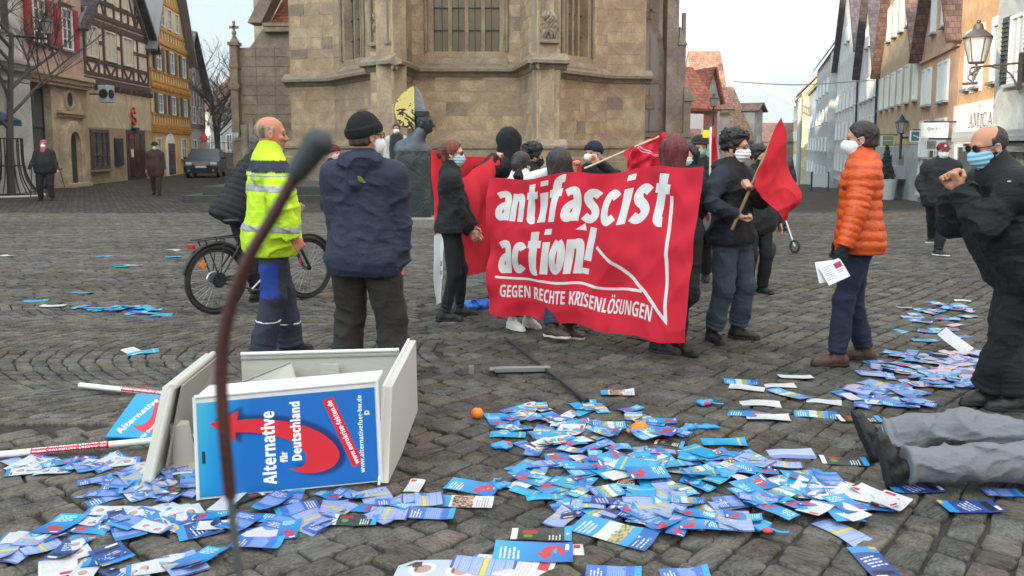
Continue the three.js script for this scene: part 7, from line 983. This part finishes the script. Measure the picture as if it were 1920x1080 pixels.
// ---------- stick held close to the lens ----------
{
  const t = thing('raised_stick', 'blurred brown wooden stick with a black rubber head close to the camera', 'stick', [0, 0, 0]); const d = 0.6, P = (x, y) => at(x, y, d); const wd = mat([0.09, 0.03, 0.022], 0.5, { map: T.wood });
  part('shaft', tube([P(556, 325), P(515, 400), P(462, 492), P(428, 590), P(415, 690), P(420, 800), P(432, 932)], 0.0047, 60, 12), wd, t); part('head', rod(P(552, 330), P(597, 268), 0.0072, 0.0104, 20), mat([0.03, 0.036, 0.036], 0.6), t); part('head_cap', new THREE.SphereGeometry(0.0104, 20, 12).translate(...A3(P(597, 268))), mat([0.03, 0.036, 0.036], 0.6), t); part('tail', tube([P(432, 925), P(438, 990), P(450, 1090)], 0.0032, 16, 8), mat([0.08, 0.085, 0.085], 0.5), t);
}
// ---------- small things on the setts ----------
{
  const t = thing('black_rod', 'thin black metal rod lying across the setts in front of the banner', 'rod', [0, 0, 0]); const a = gp(947, 633, 0.03), b = gp(1100, 752, 0.03); part('shaft', rod(a, b, 0.011, 0.014), M.dark, t); part('end_cap', rod(a.clone().lerp(b, 0.9), b, 0.02, 0.022), M.dark, t);
  const c = gp(980, 695, 0.02), s = thing('metal_bar', 'dull grey metal bracket bar lying on the setts under the black rod', 'bracket', c, 0.08), mm = mat([0.2, 0.215, 0.2], 0.5, { metalness: 0.2 }); part('bar', rbox(0.4, 0.035, 0.05, 0.006, 0, 0.012, 0), mm, s); part('lug', rbox(0.07, 0.015, 0.07, 0.005, -0.2, 0.006, -0.04), mm, s); part('lug', rbox(0.04, 0.06, 0.02, 0.004, -0.37, 0.03, 0.06), mm, s);
  const orn = mat([0.75, 0.2, 0.01], 0.45, { bumpMap: T.bump, bumpScale: 0.001 }); const o = gp(895, 785, 0), t1 = thing('orange', 'whole orange lying on the setts left of the leaflets', 'orange', o); part('peel', new THREE.SphereGeometry(0.036, 24, 16).scale(1, 0.96, 1).translate(0, 0.034, 0), orn, t1); part('stalk', new THREE.SphereGeometry(0.005, 8, 6).translate(0.004, 0.069, 0.004), M.bark, t1);
  const o2 = gp(1194, 812, 0), t2 = thing('orange', 'squashed burst orange lying among the leaflets', 'orange', o2); part('peel', nets((x, y, z) => ell(x - 0.015, y - 0.03, z, 0.05, 0.034, 0.04) - 0.005 * vn(x * 50, y * 50, z * 50), [-0.08, -0.02, -0.08], [0.1, 0.1, 0.08], 0.006), orn, t2); part('flesh', nets((x, y, z) => ell(x + 0.035, y - 0.018, z - 0.012, 0.03, 0.02, 0.028) - 0.007 * vn(x * 90, y * 90, z * 90), [-0.1, -0.02, -0.06], [0.04, 0.06, 0.07], 0.005), mat([0.8, 0.42, 0.05], 0.5), t2);
}
function balloon(px, py, r, seed, label, red, yaw = 0) {
  const o = gp(px, py), t = thing('deflated_balloon', label, 'balloon', [o.x, 0, o.z], yaw), rs = rng(seed), bl = new THREE.MeshPhysicalMaterial({ color: col(0.005, 0.22, 0.5), roughness: 0.3, clearcoat: 0.5 });
  const lobes = []; let p = [0, 0.02, 0]; for (let i = 0; i < 4; i++) { const q = [p[0] + rr(-1, 1, rs) * r * 1.6, rr(0.012, 0.03, rs), p[2] + rr(-1, 1, rs) * r * 1.4]; lobes.push(cap(p, q, rr(0.25, 0.8, rs) * r, rr(0.12, 0.5, rs) * r, 0.012)); p = q; }
  const f = sdf(lobes); const lo = [-0.2, -0.02, -0.2], hi = [0.2, 0.09, 0.2]; part('skin', nets((x, y, z) => Math.max(f(x, y * 1.4, z) - 0.01 * vn(x * 45, y * 45, z * 45) - 0.004 * vn(x * 110, y * 110, z * 110), -y + 0.003), lo, hi, 0.0065), bl, t);
  part('neck', tube([V(...p), V(p[0] + r * 0.8, 0.015, p[2] + r * 0.5), V(p[0] + r * 1.5, 0.012, p[2] + r * 0.3)], 0.006, 12, 6), bl, t); if (red) part('print', new THREE.SphereGeometry(1, 10, 6).scale(0.022, 0.012, 0.018).translate(p[0] * 0.4, 0.022, p[2] * 0.4 + 0.02), mat([0.6, 0.03, 0.05], 0.4), t);
}
balloon(1428, 1000, 0.045, 3, 'burst blue balloon with red print, nearest one below the main leaflet heap', 1); balloon(948, 915, 0.035, 8, 'small twisted blue balloon scrap between the leaflet pile and the counter', 0, 1); balloon(942, 838, 0.04, 14, 'crumpled blue balloon scrap at the left tip of the leaflet heap', 1, 2); balloon(1318, 762, 0.045, 21, 'burst blue balloon with red print on the setts left of the white papers', 1); balloon(1345, 806, 0.05, 27, 'flattened blue balloon beside the cyan leaflet with a yellow strip', 0, 1);
// ---------- leaflets ----------
{
  const lines = (c, x, y, w, n, gap, h, colr, r) => { c.fillStyle = colr; for (let i = 0; i < n; i++) { let q = x; const end = x + w * (0.6 + 0.4 * r()); while (q < end - 4) { const ww = Math.min(end - q, (h > 6 ? 14 : 7) + r() * (h > 6 ? 30 : 18)); c.fillRect(q, y + i * gap + r() * 1.2, ww, h * (0.75 + 0.25 * r())); q += ww + (h > 6 ? 6 : 3.5); } } };
  const arrow = (c, x, y, s, k) => { c.save(); c.translate(x, y); c.scale(s, s); c.fillStyle = k || '#c8303e'; c.beginPath(); c.moveTo(0, 30); c.lineTo(46, 0); c.lineTo(44, 18); c.bezierCurveTo(90, 20, 110, 60, 80, 90); c.bezierCurveTo(60, 104, 30, 96, 26, 84); c.bezierCurveTo(60, 84, 64, 56, 42, 48); c.lineTo(40, 62); c.fill(); c.restore(); };
  const W = 160, H = 320, r = rng(77);
  const designs = [
    ['blue leaflet with red arrow', (c) => { const g = c.createLinearGradient(0, 0, 0, H); g.addColorStop(0, '#2aa4dc'); g.addColorStop(1, '#1668b8'); c.fillStyle = g; c.fillRect(0, 0, W, H); arrow(c, 24, 170, 1.2); lines(c, 16, 24, 120, 5, 18, 9, '#eaf2f8', r); c.fillStyle = '#fff'; c.fillRect(100, 290, 44, 14); }],
    ['lilac leaflet with yellow stripe', (c) => { c.fillStyle = '#8fa3d6'; c.fillRect(0, 0, W, H); lines(c, 10, 16, 140, 24, 12.4, 4, '#b4c2ea', r); c.fillStyle = '#4a4f9a'; c.fillRect(0, 0, W, 14); c.fillRect(0, H - 14, W, 14); c.fillStyle = '#d3c24a'; c.fillRect(0, 150, W, 30); c.fillStyle = '#5d63ae'; for (let i = 0; i < 5; i++) c.fillRect(0, 40 + i * 56, W, 3); }],
    ['white sheet with red corner', (c) => { c.fillStyle = '#d9d6da'; c.fillRect(0, 0, W, H); lines(c, 14, 40, 130, 16, 13, 3, '#9a98a4', r); c.fillStyle = '#b83444'; c.fillRect(86, 262, 60, 40); c.fillStyle = '#3a86c4'; c.fillRect(0, 0, W, 20); }],
    ['brochure with beach photograph', (c) => { c.fillStyle = '#2c9ad4'; c.fillRect(0, 0, W, H); c.fillStyle = '#cfd6c8'; c.fillRect(0, 110, W, 60); c.fillStyle = '#b8a878'; c.fillRect(0, 168, W, 46); c.fillStyle = '#6a7a4a'; for (let i = 0; i < 26; i++) c.fillRect(r() * W, 160 + r() * 50, 16, 7); lines(c, 14, 26, 110, 4, 17, 8, '#f2f4f6', r); c.fillStyle = '#1a60ac'; c.fillRect(0, 250, W, 70); lines(c, 14, 262, 90, 3, 16, 6, '#dfe8f2', r); }],
    ['violet blue leaflet with white headline', (c) => { c.fillStyle = '#3f6cc0'; c.fillRect(0, 0, W, H); c.fillStyle = '#6b92d0'; c.fillRect(0, 120, W, 110); lines(c, 16, 26, 120, 4, 20, 10, '#e4e6f4', r); lines(c, 16, 135, 126, 7, 13, 4, '#aab0e4', r); c.fillStyle = '#2f9fd8'; c.fillRect(0, 280, W, 40); }],
    ['leaflet with brown crowd photograph', (c) => { c.fillStyle = '#d6d4d4'; c.fillRect(0, 0, W, H); c.fillStyle = '#2a9ad6'; c.fillRect(0, 0, W, 70); for (let i = 0; i < 160; i++) { c.fillStyle = ['#a0674a', '#5a3a30', '#c49a80', '#342420', '#b88a70'][i % 5]; c.beginPath(); c.ellipse(r() * W, 90 + r() * 110, 8, 10, 0, 0, 7); c.fill(); } lines(c, 14, 226, 120, 5, 15, 6, '#77778a', r); }],
    ['navy leaflet with white lettering', (c) => { c.fillStyle = '#1f4690'; c.fillRect(0, 0, W, H); c.fillStyle = '#2f8fd2'; c.fillRect(0, 0, W, 60); c.save(); c.translate(16, 118); c.rotate(-0.3); lines(c, 0, 0, 130, 4, 27, 13, '#d8dcea', r); c.restore(); c.fillStyle = '#111827'; c.fillRect(20, 240, 120, 44); c.fillStyle = '#e2b43a'; c.fillRect(120, 0, 40, 24); c.fillStyle = '#e8eaf0'; c.fillRect(20, 292, 60, 20); }],
    ['pale brochure with oval portrait', (c) => { c.fillStyle = '#bfcbe0'; c.fillRect(0, 0, W, H); for (const [x, y] of [[80, 90], [70, 220]]) { c.fillStyle = '#e4dcdc'; c.beginPath(); c.ellipse(x, y, 56, 46, 0.3, 0, 7); c.fill(); c.fillStyle = '#b99a92'; c.beginPath(); c.ellipse(x, y, 34, 30, 0.3, 0, 7); c.fill(); c.fillStyle = '#6d5a58'; c.fillRect(x - 22, y - 26, 40, 9); } c.fillStyle = '#2d80c4'; c.fillRect(0, 290, W, 30); c.fillStyle = '#b02a40'; c.fillRect(90, 272, 56, 14); }],
    ['plain pale lilac leaflet', (c) => { c.fillStyle = '#aab8de'; c.fillRect(0, 0, W, H); lines(c, 14, 200, 90, 5, 14, 4, '#c9cce8', r); c.fillStyle = '#6f86c8'; c.fillRect(0, 0, 50, H); }],
    ['white printed text sheet', (c) => { c.fillStyle = '#dcdcde'; c.fillRect(0, 0, W, H); lines(c, 14, 24, 132, 22, 12.5, 3, '#a4a4ac', r); }],
    ['plain cyan leaflet with yellow strip', (c) => { c.fillStyle = '#119fd0'; c.fillRect(0, 0, W, H); c.fillStyle = '#c8b93a'; c.fillRect(0, 262, W, 16); c.fillStyle = '#32b4de'; c.fillRect(20, 40, 90, 40); }],
    ['pinkish white leaflet', (c) => { c.fillStyle = '#d8bcc4'; c.fillRect(0, 0, W, H); lines(c, 14, 30, 130, 18, 15, 4, '#c49aa8', r); c.fillStyle = '#8a90cc'; c.fillRect(0, 0, W, 26); }],
    ['dark green leaflet with red strip', (c) => { c.fillStyle = '#2a3c38'; c.fillRect(0, 0, W, H); c.fillStyle = '#6a8a2a'; c.beginPath(); c.arc(60, 90, 26, 0, 7); c.fill(); c.fillStyle = '#b42c2c'; c.fillRect(96, 60, 40, 80); lines(c, 14, 200, 110, 4, 18, 8, '#e8ecec', r); c.fillStyle = '#2f9fd8'; c.fillRect(0, 282, W, 38); c.fillStyle = '#e4e4e4'; c.fillRect(0, 0, W, 34); }],
  ].map(([label, draw]) => ({ label, m: mat([0.72, 0.72, 0.72], 0.38, { map: canvasTex(W, H, (c) => draw(c)), side: THREE.DoubleSide }) }));
  const shapes = []; const rs = rng(41);
  for (let k = 0; k < 10; k++) { const g = new THREE.BoxGeometry(0.1, 0.0012, 0.21, 4, 1, 8), p = g.attributes.position, cu = rr(-1, 1, rs) * 1.1, cl = rr(-1, 1, rs) * 0.9, tw = rr(-1, 1, rs) * 0.25, ph = rr(0, 6, rs), ear = k % 3 === 0 ? rr(0.15, 0.35, rs) : 0; for (let i = 0; i < p.count; i++) { const x = p.getX(i), z = p.getZ(i); p.setY(i, p.getY(i) + cu * x * x * 2.2 + cl * z * z * 0.9 + tw * x * z + 0.0012 * Math.sin(z * 40 + ph) + ear * Math.max(0, (x + z * 0.6) - 0.06) * 0.9); } g.computeVertexNormals(); shapes.push(g); }
  const wide = shapes.map((g) => g.clone().scale(1.5, 1, 1));
  let n = 0; const all = [], stack = new Map();
  // one leaflet at a pixel; heaps rise a little with every sheet
  const drop = (px, py, k, ang, where, o = {}) => {
    const q = gp(px, py, 0.006), key = Math.round(q.x / 0.11) + '_' + Math.round(q.z / 0.11), lv = stack.get(key) || 0; let h = lv; for (const [dx, dz] of [[1, 0], [-1, 0], [0, 1], [0, -1]]) h = Math.max(h, (stack.get((Math.round(q.x / 0.11) + dx) + '_' + (Math.round(q.z / 0.11) + dz)) || 0) - 0.6); stack.set(key, Math.min(h + 1, 16));
    const D = designs[k], m = new THREE.Mesh((o.wide ? wide : shapes)[Math.floor(rs() * 10)], D.m); all.push([m, k, o.solo]); m.castShadow = m.receiveShadow = true; m.position.set(q.x, 0.009 + h * 0.0017, q.z); m.rotation.set(rr(-0.05, 0.05, rs) + (o.tilt || 0), ang, rr(-0.05, 0.05, rs) * (1 + h * 0.08)); const sc = o.s || rr(0.68, 0.98, rs); m.scale.set(sc, 1, sc); n++;
    tag(m, D.label + ' ' + where, 'leaflet', o.solo ? null : D.label + 's ' + where); return m;
  };
  const pick = (w) => { let s = 0; for (const k in w) s += w[k]; let x = rs() * s; for (const k in w) { x -= w[k]; if (x <= 0) return +k; } return 0; };
  // loose sheets along a band of the picture: quads in pixels filled evenly
  const strew = (quad, n0, weights, where, o = {}) => { const count = Math.round(n0 * 1.25); for (let i = 0; i < count; i++) { const u = (i + 0.5 + rr(-0.4, 0.4, rs)) / count, v = rs(), a = [mix(quad[0][0], quad[1][0], u), mix(quad[0][1], quad[1][1], u)], b = [mix(quad[3][0], quad[2][0], u), mix(quad[3][1], quad[2][1], u)]; drop(mix(a[0], b[0], v), mix(a[1], b[1], v), pick(weights), rr(0, 6.28, rs), where + (count > 9 ? [', left side', ', middle', ', right side'][Math.min(2, Math.floor(u * 3))] : ''), { ...o, wide: rs() < (o.wides ?? 0.25) }); } };
  const blue = { 0: 6, 3: 4, 4: 1.4, 5: 1.6, 2: 1.2, 10: 2.5, 9: 0.7, 12: 0.7 }, lil = { 1: 5, 0: 4, 4: 1.5, 3: 2, 10: 2 };
  // middle heap, from its far tip to its near edge
  strew([[925, 765], [1125, 760], [1130, 800], [930, 800]], 24, blue, 'at the far left of the main heap'); strew([[930, 800], [1150, 790], [1160, 850], [990, 850]], 26, blue, 'in the upper middle of the main heap'); strew([[1180, 765], [1280, 780], [1270, 840], [1170, 830]], 10, { 0: 4, 3: 2, 4: 3, 12: 1 }, 'around the squashed orange');
  strew([[940, 865], [1200, 860], [1250, 900], [990, 930]], 24, blue, 'in the left half of the main heap'); strew([[1160, 850], [1460, 860], [1560, 930], [1240, 935]], 40, { ...blue, 4: 2, 1: 3 }, 'in the right half of the main heap'); strew([[1010, 920], [1260, 930], [1240, 975], [1040, 975]], 14, { ...lil, 6: 1 }, 'before the main heap on the left'); strew([[1180, 945], [1480, 930], [1440, 1000], [1200, 1000]], 24, lil, 'before the main heap on the right'); strew([[1440, 895], [1640, 910], [1700, 980], [1500, 970]], 18, { 9: 4, 2: 4, 0: 2, 4: 1, 12: 1 }, 'at the white end of the heap', { wides: 0.6 });
  // far strip behind the man in the orange jacket
  strew([[1650, 655], [1840, 675], [1830, 735], [1600, 740]], 46, { 8: 5, 4: 4, 11: 2, 0: 3, 3: 2, 1: 3 }, 'in the strip behind the orange jacket'); strew([[1740, 665], [1840, 660], [1840, 720], [1750, 715]], 14, { 11: 6, 8: 3 }, 'in the pink patch by the coat'); strew([[1580, 720], [1760, 730], [1720, 765], [1585, 760]], 18, { 4: 4, 0: 4, 8: 2, 9: 1 }, 'at the near end of the far strip'); strew([[1690, 575], [1820, 560], [1825, 635], [1720, 620]], 20, { 0: 4, 3: 3, 9: 2, 11: 2, 8: 2 }, 'in the farthest scatter by the coat'); strew([[1900, 575], [1925, 575], [1925, 660], [1900, 650]], 5, { 0: 1, 4: 1 }, 'behind the black coat');
  // left foreground
  strew([[20, 868], [270, 862], [290, 885], [40, 890]], 14, { 7: 4, 0: 3, 4: 3, 1: 1 }, 'in the row below the white pole'); strew([[170, 900], [370, 890], [370, 930], [170, 950]], 16, { 1: 3, 7: 3, 4: 3, 0: 2, 5: 1 }, 'in the pile under the tipped counter'); strew([[150, 960], [430, 940], [420, 1000], [160, 1000]], 17, { 7: 4, 2: 2, 0: 3, 6: 2, 4: 1 }, 'in the left foreground pile'); strew([[440, 935], [800, 915], [790, 970], [450, 1010]], 22, { 0: 4, 1: 3, 4: 3, 12: 1, 2: 1 }, 'in front of the tipped counter'); strew([[0, 985], [120, 985], [130, 1035], [0, 1040]], 7, { 2: 3, 1: 2, 0: 2 }, 'at the left edge of the foreground', { wides: 0.5 }); strew([[90, 1020], [400, 1050], [380, 1085], [100, 1070]], 11, { 6: 3, 0: 3, 7: 2, 1: 1, 2: 1 }, 'at the bottom left corner', { wides: 0.4 });
  strew([[300, 895], [370, 890], [370, 925], [300, 930]], 6, { 4: 2, 11: 2, 12: 1 }, 'pressed under the counter edge');
  // scatter far left
  strew([[150, 575], [300, 578], [310, 592], [160, 580]], 14, { 10: 4, 0: 1 }, 'in the far blue patch left'); 
  for (const [x, y, k, w] of [[68, 564, 10, 'lying leftmost of the far scatter'], [155, 549, 10, 'lying just beyond the far blue patch'], [100, 574, 9, 'lying left of the far blue patch'], [195, 480, 10, 'lying alone far out on the left'], [325, 482, 10, 'lying beyond the rear wheel'], [232, 500, 10, 'lying midway between patch and steps'], [250, 498, 9, 'lying midway between patch and steps'], [325, 468, 9, 'lying beyond the rear wheel'], [14, 480, 9, 'lying at the far left edge'], [250, 659, 9, 'lying on the arcs above the poles'], [268, 660, 10, 'lying on the arcs above the poles']]) drop(x, y, k, rr(0.8, 2.2, rs), w, { solo: 1, s: 1.1 });
  // single sheets
  const solo = [[1640, 1056, 6, 0.05, 'nearest one at the lower right', 1.15], [1578, 995, 1, 0.5, 'alone right of the burst balloon', 1.15], [1820, 952, 6, 1.6, 'in front of the grey jeans', 1.2], [1715, 916, 6, 1.62, 'under the lying legs', 1.2], [1880, 925, 4, 1.5, 'below the lying thigh', 0.8], [1484, 850, 8, 1.55, 'alone above the main heap', 1.15], [1582, 864, 12, 1.4, 'touching the heel of the black shoe', 1.1], [1712, 815, 2, 1.3, 'behind the lying black shoe', 1.5], [1740, 782, 11, 1.2, 'between black shoe and coat', 1.2], [1358, 831, 10, 1.5, 'beside the flattened balloon', 1.15], [1158, 738, 5, 1.5, 'alone right of the black rod', 1.05], [873, 942, 5, 1.5, 'left of the main heap under a blue one', 1.2], [885, 915, 0, 1.2, 'on top of the crowd picture', 1.2], [808, 965, 4, 1.5, 'right of the counter front', 1.0], [480, 1022, 4, 1.5, 'below the raised stick', 1.0], [1492, 708, 9, 1.5, 'top one among the white papers', 1.1], [1462, 722, 9, 1.5, 'second one among the white papers', 1.0], [1480, 740, 3, 0.6, 'blue one among the white papers', 1.3], [1400, 728, 9, 1.2, 'left one among the white papers', 1.1], [1390, 718, 3, 1.4, 'left blue one among the white papers', 1.1], [1545, 752, 9, 1.2, 'right one among the white papers', 1.0], [1425, 755, 9, 1.4, 'lower one among the white papers', 1.2], [1405, 776, 0, 1.2, 'below the white papers', 1.2], [1440, 784, 9, 1.4, 'lowest among the white papers', 1.2], [1530, 776, 3, 1.3, 'right below the white papers', 1.2], [1612, 786, 12, 1.5, 'above the lying shoe', 1.2], [1733, 638, 10, 1.5, 'alone in the far strip', 1], [1688, 620, 10, 0.3, 'alone by the orange jacket', 0.7], [830, 1068, 7, 1.5, 'at the bottom centre edge', 1.7], [955, 1062, 2, 1.3, 'open on the bottom centre edge', 1.6], [905, 1065, 1, 1.4, 'half covered at the bottom centre', 1.2], [1150, 1078, 4, 1.4, 'cut by the bottom edge', 1.0], [1285, 1080, 4, 1.6, 'at the bottom edge on the right', 0.9], [1015, 1005, 12, 1.5, 'top of the small near pile', 1.2], [995, 1030, 4, 1.55, 'middle of the small near pile', 1.0], [1045, 1030, 2, 1.55, 'right of the small near pile', 1.0], [1000, 1038, 0, 1.5, 'lowest of the small near pile', 1.5], [1150, 1000, 3, 1.0, 'alone in front of the main heap', 1.7], [1790, 655, 9, 0.6, 'curled one standing up in the strip', 1.2]];
  for (const [x, y, k, a, w, s] of solo) { const m = drop(x, y, k, a, w, { solo: 1, s, tilt: w.startsWith('curled') ? 0.7 : 0 }); if (w.startsWith('curled')) m.position.y += 0.06; }
  // the 300 nearest are things of their own; the small far ones beyond that are one scatter
  all.sort((a, b) => (b[2] ? 9 : b[0].position.z) - (a[2] ? 9 : a[0].position.z)); const far = {};
  all.forEach(([m, k], i) => { if (i < 300) { m.name = numbered('leaflet'); scene.add(m); } else (far[k] ||= []).push(m); });
  const g = new THREE.Group(); g.name = 'leaflet_scatter'; scene.add(g); tag(g, 'far strewn blue, lilac and pink leaflets too small to tell apart', null, null, 'stuff');
  for (const k in far) part('leaflets', far[k].map((m) => { m.updateMatrix(); return m.geometry.clone().applyMatrix4(m.matrix); }), designs[k].m, g);
  console.log('leaflets', n);
}
renderer.render(scene, camera);
